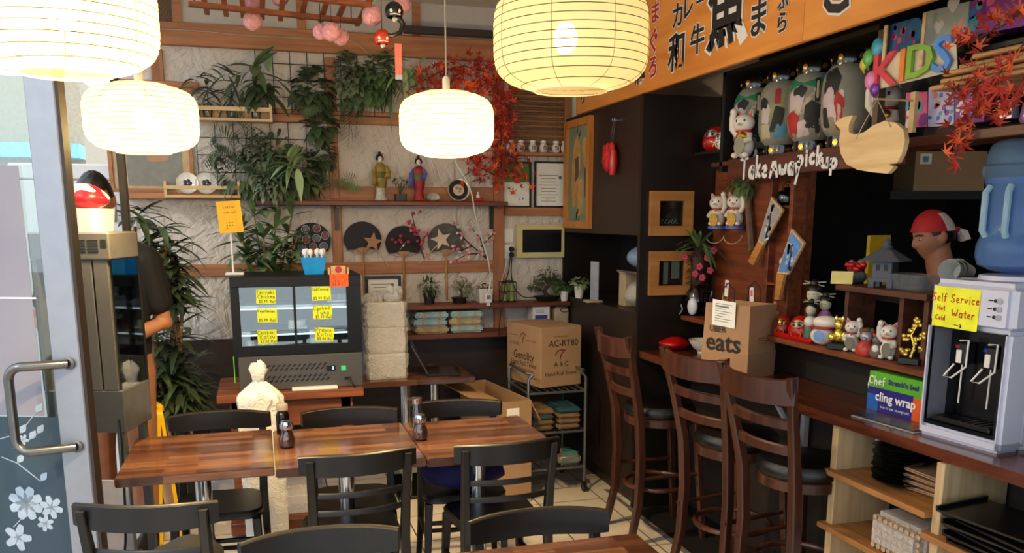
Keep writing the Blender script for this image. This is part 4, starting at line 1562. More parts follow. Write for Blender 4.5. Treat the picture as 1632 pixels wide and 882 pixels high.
# ---------------------------------------------------------------- things on the back wall shelves
def art_frame(label, px0, px1, py0, py1, dy, art, fm, bw, group=None, name='picture_frame', th=.02):
    a, b = W(px0, py1, dy + th), W(px1, py0, dy + th)
    w, h = b.x - a.x, b.z - a.z
    t = thing(name, label, 'picture', ((a.x + b.x) / 2, a.y, (a.z + b.z) / 2), 0, group)
    g = G()
    g.bx(-w / 2, w / 2, 0, th, h / 2 - bw, h / 2).bx(-w / 2, w / 2, 0, th, -h / 2, -h / 2 + bw).bx(-w / 2, -w / 2 + bw, 0, th, -h / 2 + bw, h / 2 - bw).bx(w / 2 - bw, w / 2, 0, th, -h / 2 + bw, h / 2 - bw)
    g.build('frame', fm, t, smooth=False)
    g = G()
    mats = art(g, w - 2 * bw, h - 2 * bw)
    g.build('picture', mats, t, smooth=False, M=T(0, th * .6, 0) @ Matrix.Rotation(PI / 2, 4, 'X'))
    return t


def blob(g, pts, z, r=.4):
    m = max(max(p[0] for p in pts) - min(p[0] for p in pts), max(p[1] for p in pts) - min(p[1] for p in pts))
    g.prism(rounded(pts, r * m * .5, 4), .0006, T(0, 0, z))


def rabbit_art(g, w, h):
    g.box((0, 0, 0), (w, h, .002))
    g.mi = 1
    g.box((.02, 0, .0014), (w * .72, h * .92, .0008))
    g.mi = 2
    blob(g, [(-.02, -.04), (.10, -.03), (.11, .07), (.03, .10), (-.03, .05)], .002)
    blob(g, [(-.03, .03), (-.12, .13), (-.09, .15), (.0, .07)], .0026)
    g.mi = 3
    blob(g, [(-.04, .05), (-.08, .13), (-.06, .14), (-.01, .08)], .0034)
    return [mat('cream_mount', (.72, .62, .46), .7), mat('grey_print', (.50, .50, .46), .7), mat('tan_print', (.66, .50, .38), .7), mat('rust_print', (.62, .30, .20), .7)]


art_frame('wood-framed pale animal print at the far left, under the left lantern', 176, 303, 190, 306, .001, rabbit_art, RAIL, .022)


def cert(green):
    def f(g, w, h):
        g.box((0, 0, 0), (w, h, .002))
        g.mi = 1
        if green:
            g.box((0, h * .28, .0014), (w, h * .44, .0008))
            g.mi = 2
            g.box((.05, -h * .33, .0014), (.01, .012, .0008))
        g.mi = 2
        if not green:
            for k in range(9):
                ww = w * (.5 if k % 3 else .65)
                g.box((-w * .08, h * .22 - k * .022, .0014), (ww, .0035, .0006))
            hand(g, 'yr', T(-.02, -h * .38, .0014), .03, .0012)
            g.lathe([(.012, 0), (.012, .0008), (0, .0008)], 14, T(w * .3, h * .17, .001))
        return [PAPER, mat('certificate_green', (.36, .48, .22), .7), mat('grey_print_ink', (.42, .42, .43), .7)]
    return f


art_frame('black-framed certificate with a green upper half', 799, 847, 258, 331, .001, cert(True), BLACK, .012, 'framed certificates')
art_frame('black-framed white certificate beside the green-topped one', 852, 906, 258, 331, .001, cert(False), BLACK, .012, 'framed certificates')
art_frame('small black frame with pale script standing on the shelf behind the foam packs', 583, 639, 440, 480, .10, cert(False), BLACK, .018)
# bamboo blind
a, b = W(812, 238, .03), W(899, 105, .03)
g = G()
n = 34
for k in range(n):
    z = a.z + (b.z - a.z) * k / n
    g.mi = k % 2
    g.bx(a.x, b.x, a.y - .004, a.y + .004, z + .001, z + (b.z - a.z) / n * .9)
for x in (a.x + .06, (a.x + b.x) / 2, b.x - .06):
    g.tube([(x, a.y - .006, a.z), (x, a.y - .006, b.z)], .002, 4)
tag(g.build('bamboo_blind', [wood('bamboo_blind_brown', (.30, .19, .10), (.46, .31, .17), .6), wood('bamboo_blind_tan', (.40, .26, .14), (.56, .40, .23), .6)], smooth=False), 'brown bamboo slat blind on the back wall above the small jars', 'blind')
struct('trim_19', G().bx(W(896, 200).x, W(906, 200).x, WY - .05, WY, 2.13, 2.69), RAILV, smooth=False)
struct('trim_20', G().bx(W(908, 160).x, W(917, 160).x, WY - .03, WY, 2.30, 2.69), WHITE, smooth=False)
shelf_plank('jar_shelf', 'narrow pine shelf with the row of little white jars below the blind', W(815, 245).x, 2.055, W(850, 243, .08).z, .10, .022, RAIL)
zj = W(850, 243, .08).z + .0006
for i, px in enumerate((814, 830, 849, 866, 886, 900)):
    t = thing('sake_jar', ('little white jar at the left end, half behind the maple leaves', 'little white jar, second from the left on the jar shelf', 'little white jar, third from the left on the jar shelf', 'little white jar, fourth from the left on the jar shelf', 'little white jar, fifth from the left on the jar shelf', 'little white jar at the right end, touching the cabinet edge')[i], 'jar', (W(px, 240, .05).x, WY - .05, zj), 0, 'little white jars below the blind')
    g = G().lathe([(.018, 0), (.024, .006), (.029, .025), (.029, .042), (.02, .056), (.017, .06), (.02, .064), (.0, .064)], 18)
    g.mi = 1
    for k in range(3):
        g.tube([(.0295 * math.sin(-.5 + .35 * k), -.0295 * math.cos(-.5 + .35 * k), .045), (.0298 * math.sin(-.3 + .3 * k), -.0298 * math.cos(-.3 + .3 * k), .03), (.0295 * math.sin(-.45 + .4 * k), -.0295 * math.cos(-.45 + .4 * k), .016)], .0028, 5)
    g.build('body', [CERAM, INK], t)
    G().lathe([(.021, .0646), (.023, .068), (.022, .078), (.012, .084), (0, .085)], 16).build('lid', CERAM, t)
# switchboard and sockets
a, b = W(824, 411, .06), W(904, 358, .06)
t = thing('switchboard', 'cream switchboard box with a dark flap window on the back wall', 'switchboard', (a.x, a.y, a.z))
w, h = 2.055 - a.x, b.z - a.z
CREAM = mat('cream_plastic', (.78, .74, .52), .45, var=.04)
G().bx(0, w, 0, .022, 0, .035).bx(0, w, 0, .022, h - .035, h).bx(0, .04, 0, .022, .035, h - .035).bx(w - .02, w, 0, .022, .035, h - .035).bx(0, w, .022, .058, 0, h, bev=.004).build('housing', CREAM, t, smooth=False)
G().bx(.04, w - .02, .004, .01, .035, h - .035).build('flap', mat('smoked_flap', (.05, .05, .045), .25), t, smooth=False)
G().bx(.16, .21, -.004, .001, .012, .022).build('latch', CREAM, t, smooth=False)
for px, py, lb in ((811, 376, 'white wall socket plate left of the cream switchboard'), (811, 402, 'white double socket with black plugs below the other plate')):
    p = W(px, py, .012)
    t = thing('wall_socket', lb, 'socket', p)
    G().bx(-.035, .035, 0, .011, -.05, .05, bev=.004).build('plate', WHITE, t, smooth=False)
    if py > 390:
        for z in (.02, -.018):
            G().lathe([(.018, 0), (.018, .02), (.010, .034), (0, .035)], 12, T(.016, 0, z) @ Matrix.Rotation(PI / 2, 4, 'X')).build('plug', BLACK, t)
    else:
        G().bx(-.012, .012, -.003, 0, -.012, .012).build('rocker', CERAM, t, smooth=False)
def cable(name, label, pts, r, m, cat='cable'):
    pts = [V(p) for p in pts]
    q = []
    for i in range(len(pts) - 1):
        p0, p1, p2, p3 = pts[max(i - 1, 0)], pts[i], pts[i + 1], pts[min(i + 2, len(pts) - 1)]
        for k in range(6):
            u = k / 6
            q.append(.5 * ((2 * p1) + (p2 - p0) * u + (2 * p0 - 5 * p1 + 4 * p2 - p3) * u * u + (3 * p1 - p0 - 3 * p2 + p3) * u ** 3))
    q.append(pts[-1])
    return tag(G().tube(q, r, 6).build(name, m), label, cat)


cable('power_cable', 'black cable hanging from the double socket down past the shelf', [W(814, 400, .05), W(811, 430, .10), W(806, 450, .20), W(803, 470, .26), W(798, 500, .27), W(795, 535, .26)], .004, BLACK)
cable('black_lead', 'thin black lead curling along the shelf from the socket to the bonsai', [W(816, 408, .05), W(815, 440, .06), W(822, 462, .17), W(836, 474, .21), W(856, 473, .2)], .0035, BLACK)
WCAB = mat('white_cable', (.85, .84, .80), .5)
cable('white_lead', 'white lead drooping from the wall socket above the wire caddy', [W(808, 402, .03), W(806, 425, .05), W(800, 445, .06), W(795, 460, .05)], .003, WCAB)
cable('white_cable', 'long white cable falling from the record plate to the white plug by the shelf', [W(716, 232, .06), W(728, 262, .1), W(742, 285, .14), W(752, 310, .19), W(757, 340, .19), W(768, 380, .12), W(778, 415, .10), W(782, 445, .24), W(778, 468, .25)], .0045, WCAB)
p = W(778, 478, .25)
t = thing('plug_adaptor', 'white square plug adaptor hanging at the end of the white cable', 'plug', p)
G().bx(-.024, .024, -.018, .018, -.02, .045, bev=.005).build('body', WHITE, t, smooth=False)
G().bx(-.010, .010, -.012, .012, -.04, -.02).build('socket', WHITE, t, smooth=False)
G().bx(-.014, .014, -.0195, -.018, .005, .032).build('print', mat('grey_print_ink', (.4, .4, .4)), t, smooth=False)

# the two kimono dolls
KGOLD, KRED, KBLUE = mat('gold_kimono', (.56, .47, .22), .6, var=.4, scale=40), mat('red_kimono', (.55, .10, .12), .6, var=.4, scale=40), mat('blue_kimono', (.30, .32, .58), .6, var=.4, scale=40)
KGREEN, KWHITE = mat('olive_kimono', (.32, .36, .14), .6, var=.4, scale=40), mat('white_kimono', (.72, .72, .66), .6, var=.3, scale=40)
FACE = mat('doll_face', (.90, .84, .78), .5, var=.02)
HAIR = mat('black_hair', (.035, .028, .026), .45, var=.2)


def doll(label, px, h, body, obi, hem, sleeve, lean, side):
    p = W(px, 312, .10)
    t = thing('kimono_doll', label, 'doll', (p.x, WY - .10, 1.8055), R_(lean), 'kimono dolls on the upper shelf')
    k = h / .33
    def sc(q):
        return [(r * k, z * k) for r, z in q]
    G().lathe(sc([(.030, 0), (.044, .004), (.036, .03), (.030, .07), (.034, .11), (0, .11)]), 18, Matrix.Diagonal((1, .75, 1, 1))).build('skirt', hem, t)
    G().lathe(sc([(.036, .085), (.044, .12), (.046, .16), (.040, .19), (.042, .215), (.034, .235), (.012, .25), (0, .25)]), 18, Matrix.Diagonal((1, .75, 1, 1))).build('kimono', body, t)
    G().lathe(sc([(.0455, .15), (.0475, .155), (.0455, .185), (.042, .188)]), 18, Matrix.Diagonal((1, .77, 1, 1)), cap=False).build('sash', obi, t)
    for s_ in (-1, 1):
        g = G()
        hz = .10 if s_ == side else .15
        g.tube([(s_ * .028 * k, -.01, .228 * k), (s_ * .048 * k, -.018, .19 * k), (s_ * (.052 if s_ == side else .03) * k, -.04, hz * k)], [.014 * k, .019 * k, .026 * k], 10, flat=(1, .5))
        g.build('sleeve', sleeve, t)
    g = G().sph((0, -.004, .272 * k), (.0165 * k, .018 * k, .022 * k), 14, 10)
    g.tube([(0, 0, .235 * k), (0, 0, .26 * k)], .008 * k, 8)
    g.tube([(0, -.021 * k, .275 * k), (0, -.0245 * k, .27 * k), (0, -.021 * k, .267 * k)], .0025 * k, 6)
    g.build('head', FACE, t)
    g = G().sph((0, .006, .285 * k), (.024 * k, .022 * k, .020 * k), 14, 10).sph((0, .004, .308 * k), (.012 * k, .012 * k, .014 * k), 10, 8)
    for s_ in (-1, 1):
        g.sph((s_ * .018 * k, .002, .276 * k), (.010 * k, .014 * k, .014 * k), 10, 8)
        g.sph((s_ * .007 * k, -.021 * k, .276 * k), (.0024 * k, .002 * k, .0014 * k), 6, 4)
    g.build('hair', HAIR, t)
    G().sph((.014 * k, -.012, .303 * k), (.008 * k, .006 * k, .006 * k), 8, 6).build('hair_ornament', GOLD, t)


doll('kimono doll in pale gold robes, standing left of the small pot plant', 607, .32, KGOLD, KGREEN, KWHITE, KGOLD, 12, -1)
doll('kimono doll in red, green and blue robes below the centre lantern', 668, .30, KRED, KGREEN, KRED, KBLUE, -12, -1)
p = W(638, 305, .09)
t = thing('pot_plant', 'tiny leafy plant in a dark square pot between the two dolls', 'plant', (p.x, WY - .09, 1.8055))
G().prism(rounded([(-.035, -.03), (.035, -.03), (.035, .03), (-.035, .03)], .008), .045, top=1.1).build('pot', BLACK, t, smooth=False)
g = G()
for k in range(6):
    e = V((RN.uniform(-.06, .07), RN.uniform(-.03, .02), RN.uniform(.09, .14)))
    g.tube([(0, 0, .04), e * .6 + V((0, 0, .03)), e], .002, 4)
    spray(g, e, 7, .035, .012, (1, .6, .5), (0, -.2, .2), .2)
g.build('foliage', LEAFA, t, ang=180)
p = W(690, 310, .09)
t = thing('shell_ornament', 'round pale ribbed ornament on the shelf right of the red doll', 'ornament', (p.x, WY - .09, 1.8055))
g = G()
for k in range(12):
    a = PI * (k + .5) / 12
    g.tube([(.0, -.01, .036)] and [(.036 * math.cos(a) * .4, -.012, .012 + .03 * math.sin(a) * .4), (.042 * math.cos(a), -.02, .018 + .036 * math.sin(a))], [.006, .009], 6)
g.sph((0, 0, .022), (.042, .022, .0215), 14, 8)
g.sph((.004, -.02, .05), (.012, .008, .006), 8, 6)
g.build('ribs', mat('pale_grey_glaze', (.68, .66, .60), .4, var=.15), t)
p = W(730, 298, .10)
M = T(p.x, WY - .11, 1.8055 + .074) @ Matrix.Rotation(R_(80), 4, 'X')
t = thing('record_plate', 'round black and white display plate with a pale centre on the upper shelf', 'plate', M=M)
G().lathe([(0, -.008), (.07, -.008), (.076, .0), (.074, .008), (.066, .006), (.064, .0)], 32, cap=False).build('rim', mat('silver_rim', (.78, .76, .72), .25, .6), t)
G().lathe([(.066, .002), (.036, .001)], 32, cap=False).build('black_ring', BLACK, t)
g = G().lathe([(.037, .002), (.0, .003)], 28, cap=False)
g.mi = 1
g.sph((.012, .006, .003), (.011, .009, .002), 8, 5).sph((-.012, .01, .003), (.009, .008, .002), 8, 5)
g.mi = 2
g.sph((.006, -.012, .003), (.012, .008, .002), 8, 5)
g.build('centre', [mat('pale_plate', (.78, .70, .60), .4), mat('tan_motif', (.62, .42, .28)), mat('blue_motif', (.50, .58, .62))], t)
p = W(762, 310, .10)
t = thing('tiny_figurine', 'tiny white figurine on a red base at the right end of the upper shelf', 'figurine', (p.x, WY - .10, 1.8055))
G().bx(-.027, .027, -.02, .02, 0, .024, bev=.004).build('base', RED, t, smooth=False)
g = G().lathe([(.014, .024), (.015, .035), (.009, .047), (.0, .05)], 12).sph((0, 0, .056), (.009, .009, .010), 10, 8)
g.build('body', CERAM, t)
G().sph((0, .003, .062), (.009, .008, .007), 10, 6).build('hair', HAIR, t)


# round paper fans
def fan(label, px, py, rw, m, hy, pattern=None, group='round paper fans on the lower rail', lean=0):
    p = W(px, py, .035)
    t = thing('paper_fan', label, 'fan', (p.x, WY - .035, p.z), 0, group)
    R = rw * S(p)
    pts = []
    for i in range(33):
        a = -.62 + (2 * PI - 2 * (PI / 2 - .62) - 0) * 0 + (PI + 1.24) * i / 32
        pts.append((R * math.cos(a) * 1.03, R * math.sin(a) * .98))
    pts += [(-R * .4, -R * .50), (0, -R * .42), (R * .4, -R * .50)]
    M = Matrix.Rotation(PI / 2, 4, 'X')
    g = G().prism(pts, .003, M)
    mats = [m]
    if pattern:
        mats += pattern(g, M, R)
    g.build('leaf', mats, t, smooth=False)
    HB = mat('bamboo_handle', (.66, .46, .25), .5, var=.15, scale=30)
    g = G()
    z1 = W(px, hy, .035).z - p.z
    g.tube([(0, .003, -R * .42), (0, .003, z1)], .0075, 8)
    g.prism([(-R * .42, -R * .50), (0, -R * .40), (R * .42, -R * .50), (R * .05, -R * .72), (-R * .05, -R * .72)], .005, M @ T(0, 0, -.004))
    for s_ in (-1, 1):
        g.tube([(s_ * R * .9, .001, -R * .55), (s_ * R * .45, .001, -R * .72), (0, .001, -R * .78)], .0022, 5)
    g.build('handle', HB, t)
    return t


def rings(g, M, R):
    i = 0
    for x, y in ((-.32, .62), (.30, .66), (-.78, .28), (-.30, .06), (.26, .14), (.72, .28), (-.55, -.38), (.06, -.33), (.62, -.3)):
        g.mi = 1
        for k in range(16):
            pass
        g.tube([(x * R + .024 * math.cos(2 * PI * k / 16), y * R + .024 * math.sin(2 * PI * k / 16), .0036) for k in range(16)], .0022, 4, M, closed=True)
        g.mi = 2 if i % 2 else 3
        g.prism([(x * R + .018 * math.cos(2 * PI * k / 12), y * R + .018 * math.sin(2 * PI * k / 12)) for k in range(12)], .0006, M @ T(0, 0, .003))
        i += 1
    return [mat('fan_white_ring', (.78, .76, .76)), mat('fan_red_disc', (.50, .20, .24), var=.4, scale=90), mat('fan_teal_disc', (.30, .42, .48), var=.4, scale=90)]


NAVY = mat('navy_paper', (.08, .085, .14), .7, var=.1)
def bolt(g, M, R):
    g.mi = 1
    g.prism([(-.28 * R, -.5 * R), (-.02 * R, -.05 * R), (.02 * R, -.1 * R), (.14 * R, .14 * R), (.0 * R, -.2 * R), (-.06 * R, -.16 * R)], .0006, M @ T(0, 0, .003))
    return [PAPER]


fan('navy round fan patterned with ringed motifs, behind the blue cup', 497, 384, 29, NAVY, 450, rings)
fan('plain dark navy round fan with a wooden star in front', 578, 382, 29, NAVY, 478)
fan('black round fan with a small white bolt mark', 643, 388, 28, mat('black_paper', (.055, .05, .05), .7, var=.15), 478, bolt)
fan('grey translucent-looking round fan behind the pale star', 711, 385, 29, mat('grey_fan_paper', (.30, .29, .28), .7, var=.35, scale=30), 478)
for px, py, r, m, ang, lb in ((594, 386, 16.5, mat('tan_wood_star', (.62, .46, .30), .6), .15, 'tan wooden star on a stick in front of the navy fan'), (703, 382, 17.5, mat('pale_wood_star', (.78, .71, .62), .6), -.25, 'pale wooden star on a slanted stick beside the white blossoms')):
    p = W(px, py, .06)
    R = r * S(p)
    t = thing('wooden_star', lb, 'star', (p.x, WY - .06, p.z), 0, 'wooden stars by the fans')
    pts = [((R if k % 2 == 0 else R * .42) * math.sin(PI * k / 5 + ang), (R if k % 2 == 0 else R * .42) * math.cos(PI * k / 5 + ang)) for k in range(10)]
    G().prism(pts, .008, Matrix.Rotation(PI / 2, 4, 'X')).build('star', m, t, smooth=False)
    e = W(px + (-35 if px > 650 else 25), py + 38, .055) - p
    G().tube([(0, .004, -R * .2), (e.x, .008, e.z)], .003, 6).build('stick', PALEW, t)


def blossoms(label, paths, pinks, r, seed, cols):
    rnd = random.Random(seed)
    o = paths[0][0]
    t = thing('blossom_branch', label, 'branch', o)
    gb, gf = G(), G()
    for P in paths:
        P = [V(q) - V(o) for q in P]
        gb.tube(P, [.005 * (1 - .6 * i / (len(P) - 1)) for i in range(len(P))], 5)
        for _ in range(pinks):
            i = rnd.randrange(len(P) - 1)
            q = P[i].lerp(P[i + 1], rnd.random()) + V((rnd.gauss(0, .02), -abs(rnd.gauss(0, .01)), rnd.gauss(0, .02)))
            gf.mi = 0 if rnd.random() < .6 else 1
            for k in range(5):
                a = 2 * PI * k / 5
                gf.sph((q.x + r * .6 * math.cos(a), q.y - .004, q.z + r * .6 * math.sin(a)), (r * .55, r * .3, r * .55), 6, 4)
    gb.build('twigs', mat('dark_twig', (.12, .08, .07), .7), t)
    gf.build('blossoms', cols, t)


PINKF, PINK2, WHF = mat('deep_pink_petal', (.62, .18, .30), .6, var=.2), mat('pale_pink_petal', (.82, .48, .52), .6), mat('white_petal', (.82, .78, .76), .6)
blossoms('dark twig with deep pink blossoms across the black fan', [[W(676, 412, .06), W(668, 390, .07), W(662, 365, .07), W(656, 338, .06)], [W(668, 392, .07), W(640, 378, .08), W(622, 382, .08)], [W(668, 392, .07), W(682, 370, .07)], [W(665, 375, .07), W(655, 360, .08)]], 9, .010, 3, [PINKF, PINK2])
blossoms('dark twigs with white and pink blossoms by the right upright', [[W(775, 412, .06), W(752, 392, .07), W(730, 372, .08), W(722, 352, .07)], [W(775, 412, .06), W(765, 380, .07), W(748, 358, .08)], [W(770, 405, .06), W(745, 405, .08), W(722, 418, .08)], [W(765, 395, .06), W(785, 375, .08), W(789, 368, .08)], [W(752, 392, .07), W(735, 400, .08), W(722, 392, .09)]], 12, .009, 4, [WHF, PINK2])

# things on the fridge top
p = A(372, 436, Y=4.86)
t = thing('sign_stand', 'yellow card sign on a white pole, standing on the fridge top', 'sign', (p.x, 4.86, fz1 + .0005))
G().bx(-.04, .055, -.05, .05, 0, .012, bev=.003).build('base', WHITE, t, smooth=False)
zt = A(371, 372, Y=4.86).z - fz1
G().tube([(0, 0, .01), (0, 0, zt + .12)], .005, 8).build('pole', WHITE, t)
s_ = S(p)
g = G()
M = T(.0, -.008, zt + .085) @ Matrix.Rotation(R_(-4), 4, 'Y') @ Matrix.Rotation(PI / 2, 4, 'X')
g.box((0, 0, 0), (.122, .165, .004), M)
g.mi = 1
hand(g, 'Special', M @ T(0, .045, .0022), .016, .0009)
hand(g, 'sushi roll', M @ T(0, .018, .0022), .013, .0009)
for k in range(7):
    g.sph((-.02 + .014 * (k % 3), -.03 - .014 * (k // 3), .0022), (.0035, .0035, .001), 6, 4, M)
g.build('card', [mat('amber_card', (.93, .70, .10), .6), mat('brown_marker', (.45, .25, .05), .6)], t, smooth=False)
p = A(500, 436, Y=4.82)
t = thing('utensil_cup', 'bright blue square cup of white plastic spoons on the fridge top', 'cup', (p.x, 4.82, fz1 + .0005))
G().prism([(-.048, -.048), (.048, -.048), (.048, .048), (-.048, .048)], .09, top=1.38).build('cup', mat('sky_blue_plastic', (.10, .55, .85), .4), t, smooth=False)
for k, (x, y) in enumerate(((-.045, -.02), (-.015, -.045), (.02, -.02), (.045, -.04), (.03, .03), (-.03, .03), (.055, .0))):
    g = G().sph((x, y, .118), (.013, .006, .019), 10, 8)
    g.tube([(x * .5, y * .5, .03), (x, y, .10)], .004, 6)
    tag(g.build('plastic_spoon', WHITE), 'white plastic spoon standing in the bright blue cup', 'spoon', 'white spoons in the blue cup').location = t.location

# shelf plants and small things (Z 1.13)
zs = 1.1306
def pos(px, dy=.11):
    return (W(px, 470, dy).x, WY - dy, zs)


t = thing('pot_plant', 'bushy green plant in a tapered dark pot, left on the plant shelf', 'plant', pos(684))
G().lathe([(.032, 0), (.046, .085), (.049, .09), (.042, .09), (.04, .08), (0, .08)], 18).build('pot', mat('slate_pot', (.10, .10, .12), .5), t)
g = G()
mass(g, (0, 0, .12), (.055, .045, .045), 110, .05, .013, droop=.3)
g.build('foliage', LEAFB, t, ang=180)
t = thing('bonsai', 'small grey-green bonsai in an oval dark tray, middle of the plant shelf', 'plant', pos(733))
G().lathe([(.045, 0), (.058, .035), (.062, .04), (.055, .04), (0, .034)], 18, Matrix.Diagonal((1, .7, 1, 1))).build('pot', mat('dark_clay', (.07, .05, .045), .5), t)
g = G()
g.tube([(0, 0, .03), (.015, 0, .06), (.005, 0, .09), (.03, 0, .12)], [.009, .007, .006, .004], 6)
g.tube([(.005, 0, .08), (-.02, 0, .11)], .004, 5)
g.build('trunk', BARK, t)
g = G()
for c in ((.035, -.01, .125), (-.02, -.01, .12), (.01, 0, .155), (.06, 0, .09), (.055, -.01, .055)):
    mass(g, c, (.035, .025, .024), 46, .025, .010)
g.build('foliage', LEAFD, t, ang=180)
t = thing('pot_plant', 'white square pot with a dark low plant beside the white cable', 'plant', pos(772))
G().prism([(-.042, -.04), (.042, -.04), (.042, .04), (-.042, .04)], .095, top=1.12).build('pot', CERAM, t, smooth=False)
g = G()
mass(g, (0, 0, .108), (.04, .035, .018), 60, .022, .012)
g.build('foliage', mat('dark_moss', (.14, .10, .07), .8, var=.4), t, ang=180)
p = pos(809)
t = thing('wire_caddy', 'small black wire caddy holding green cups at the pine upright', 'caddy', p)
g = G()
for x in (-.05, 0, .05):
    for y in (-.04, .04):
        g.tube([(x, y, 0), (x, y, .135)], .003, 5)
for z in (.003, .07, .135):
    g.tube([(-.05, -.04, z), (.05, -.04, z), (.05, .04, z), (-.05, .04, z)], .003, 5, closed=True)
g.tube([(-.05, -.04, .135), (0, -.04, .15), (.05, -.04, .135)], .003, 5)
g.build('wire', BLACK, t)
for i in range(2):
    for j in range(2):
        o = G().lathe([(.018, 0), (.021, .045), (.019, .045), (.017, .004), (0, .004)], 14).build('green_cup', mat('green_glass', (.52, .60, .25), .3, var=.2), smooth=True)
        o.location = (p[0] - .025 + .05 * i, p[1] - .012, zs + .007 + .066 * j)
        tag(o, 'little yellow-green cup inside the black wire caddy', 'cup', 'green cups in the wire caddy')
t = thing('bonsai', 'large bonsai with dense rounded crown at the right end of the plant shelf', 'plant', pos(872, .12))
G().lathe([(.07, 0), (.095, .03), (.10, .034), (.09, .034), (0, .028)], 20, Matrix.Diagonal((1, .65, 1, 1))).build('tray', mat('green_black_tray', (.08, .11, .07), .5), t)
G().tube([(0, 0, .03), (-.02, 0, .07), (.015, 0, .11), (0, 0, .15)], [.018, .014, .012, .007], 8).build('trunk', BARK, t)
g = G()
for c, r in (((0, 0, .185), (.07, .04, .04)), ((.05, 0, .15), (.055, .04, .035)), ((-.05, 0, .15), (.055, .04, .03)), ((-.09, -.01, .105), (.05, .03, .018)), ((.07, -.01, .12), (.05, .03, .025)), ((.09, 0, .08), (.035, .03, .03))):
    mass(g, c, r, 75, .028, .015)
g.build('foliage', LEAFA, t, ang=180)
def white_pot(label, loc, s=1.0):
    t = thing('pot_plant', label, 'plant', loc)
    G().lathe([(.026 * s, 0), (.036 * s, .075 * s), (.038 * s, .08 * s), (.033 * s, .08 * s), (0, .07 * s)], 18).build('pot', CERAM, t)
    g = G()
    mass(g, (0, 0, .11 * s), (.055 * s, .04 * s, .03 * s), 70, .028, .018)
    g.build('foliage', LEAFC if s > .9 else LEAFB, t, ang=180)


p = A(923, 469, Y=5.5)
white_pot('small white pot with pale green sprigs in the cabinet niche', (p.x, 5.5, 1.1606))
p = pos(896, .17)
white_pot('small white pot with dark sprigs at the shelf end beside the cabinet', (2.02, p[1], zs), .85)
# ---------------------------------------------------------------- things low at the back: side table, foam packs, carton, trolley
t = thing('side_table', 'small wooden side table with chrome leg carrying the foam packs', 'table', (.86, 5.26, 0))
G().bx(-.33, .36, -.28, .28, .715, .75, bev=.004).build('table_top', TABLE, t, smooth=False)
G().lathe([(.032, .01), (.032, .715)], 20, T(-.06, -.22, 0)).build('leg', CHROME, t)
G().lathe([(.032, .01), (.032, .715)], 20, T(.2, .2, 0)).build('leg', CHROME, t)
G().bx(-.12, .26, -.26, .24, 0, .02, bev=.006).build('base', mat('cast_iron_black'  , (.05, .05, .055), .45, .3), t, smooth=False)
p = A(619, 606, Z=.752)
FOAM = mat('white_foam', (.88, .86, .82), .7, var=.03)
zb_ = .7506
s_ = S(p)
for i, (h, lb) in enumerate(((.155, 'wrapped pack of white foam trays at the bottom of its stack'), (.155, 'wrapped pack of white foam trays in the middle of the stack'), (.145, 'wrapped pack of white foam trays on top, its plastic gathered above'))):
    t = thing('foam_tray_pack', lb, 'pack', (p.x, p.y + .12, zb_), 0, 'wrapped foam packs on the side table')
    g = G()
    for k in range(7):
        g.prism(rounded([(-.115, -.085), (.115, -.085), (.115, .085), (-.115, .085)], .02), h / 7.4, T(0, 0, h / 7 * k + .001), top=.985)
    g.build('trays', FOAM, t, smooth=False)
    rnd = random.Random(i)
    g = G()
    vs, fs = [], []
    nA, nZ = 44, 9
    rows = [0, .1, .25, .4, .55, .7, .85, .97, 1.0]
    for u in rows:
        z = .001 + u * (h - .002)
        for j in range(nA):
            a = 2 * PI * j / nA
            k = (abs(math.cos(a)) ** 6 + abs(math.sin(a)) ** 6) ** (-1 / 6)
            q = 1 + rnd.uniform(-.01, .085) - (.0 if 0 < u < 1 else .05)
            vs.append((.125 * math.cos(a) * k * q, .095 * math.sin(a) * k * q, z))
    for r_ in range(len(rows) - 1):
        for j in range(nA):
            fs.append([r_ * nA + j, r_ * nA + (j + 1) % nA, (r_ + 1) * nA + (j + 1) % nA, (r_ + 1) * nA + j])
    g.add(vs, fs)
    if i == 2:
        for k in range(26):
            a, b = rnd.uniform(-.11, .11), rnd.uniform(-.06, .06)
            g.sph((a, b, h + rnd.uniform(0, .03)), (rnd.uniform(.02, .04), .025, rnd.uniform(.015, .035)), 7, 5, T(0, 0, 0))
        for k in range(9):
            g.sph((.06 + rnd.uniform(-.03, .05), rnd.uniform(-.03, .03), h + .03 + rnd.uniform(0, .06)), (.02, .02, .028), 6, 5)
    g.build('wrap', film('crinkled_clear_plastic_%d' % i, (.92, .92, .92), .36, .2, .08, .9), t, ang=25)
    zb_ += h + .001
# laptop standing open at the right of the packs
p = A(700, 597, Z=.752)
t = thing('laptop', 'dark laptop standing half open on the side table beside the foam packs', 'laptop', (A(682, 598, Z=.752).x + .11, p.y + .08, .7506), R_(82))
G().bx(-.15, .15, -.10, .10, 0, .014, bev=.004).build('base', BLACK, t, smooth=False)
M = T(0, .10, .014) @ Matrix.Rotation(R_(-28), 4, 'X')
G().bx(-.15, .15, -.004, .004, 0, .20, M=M, bev=.002).build('lid', mat('laptop_lid', (.34, .34, .36), .35, .5), t, smooth=False)
G().bx(-.13, .13, -.08, .02, .0142, .0155).build('keyboard', mat('key_grey', (.14, .14, .15), .5), t, smooth=False)
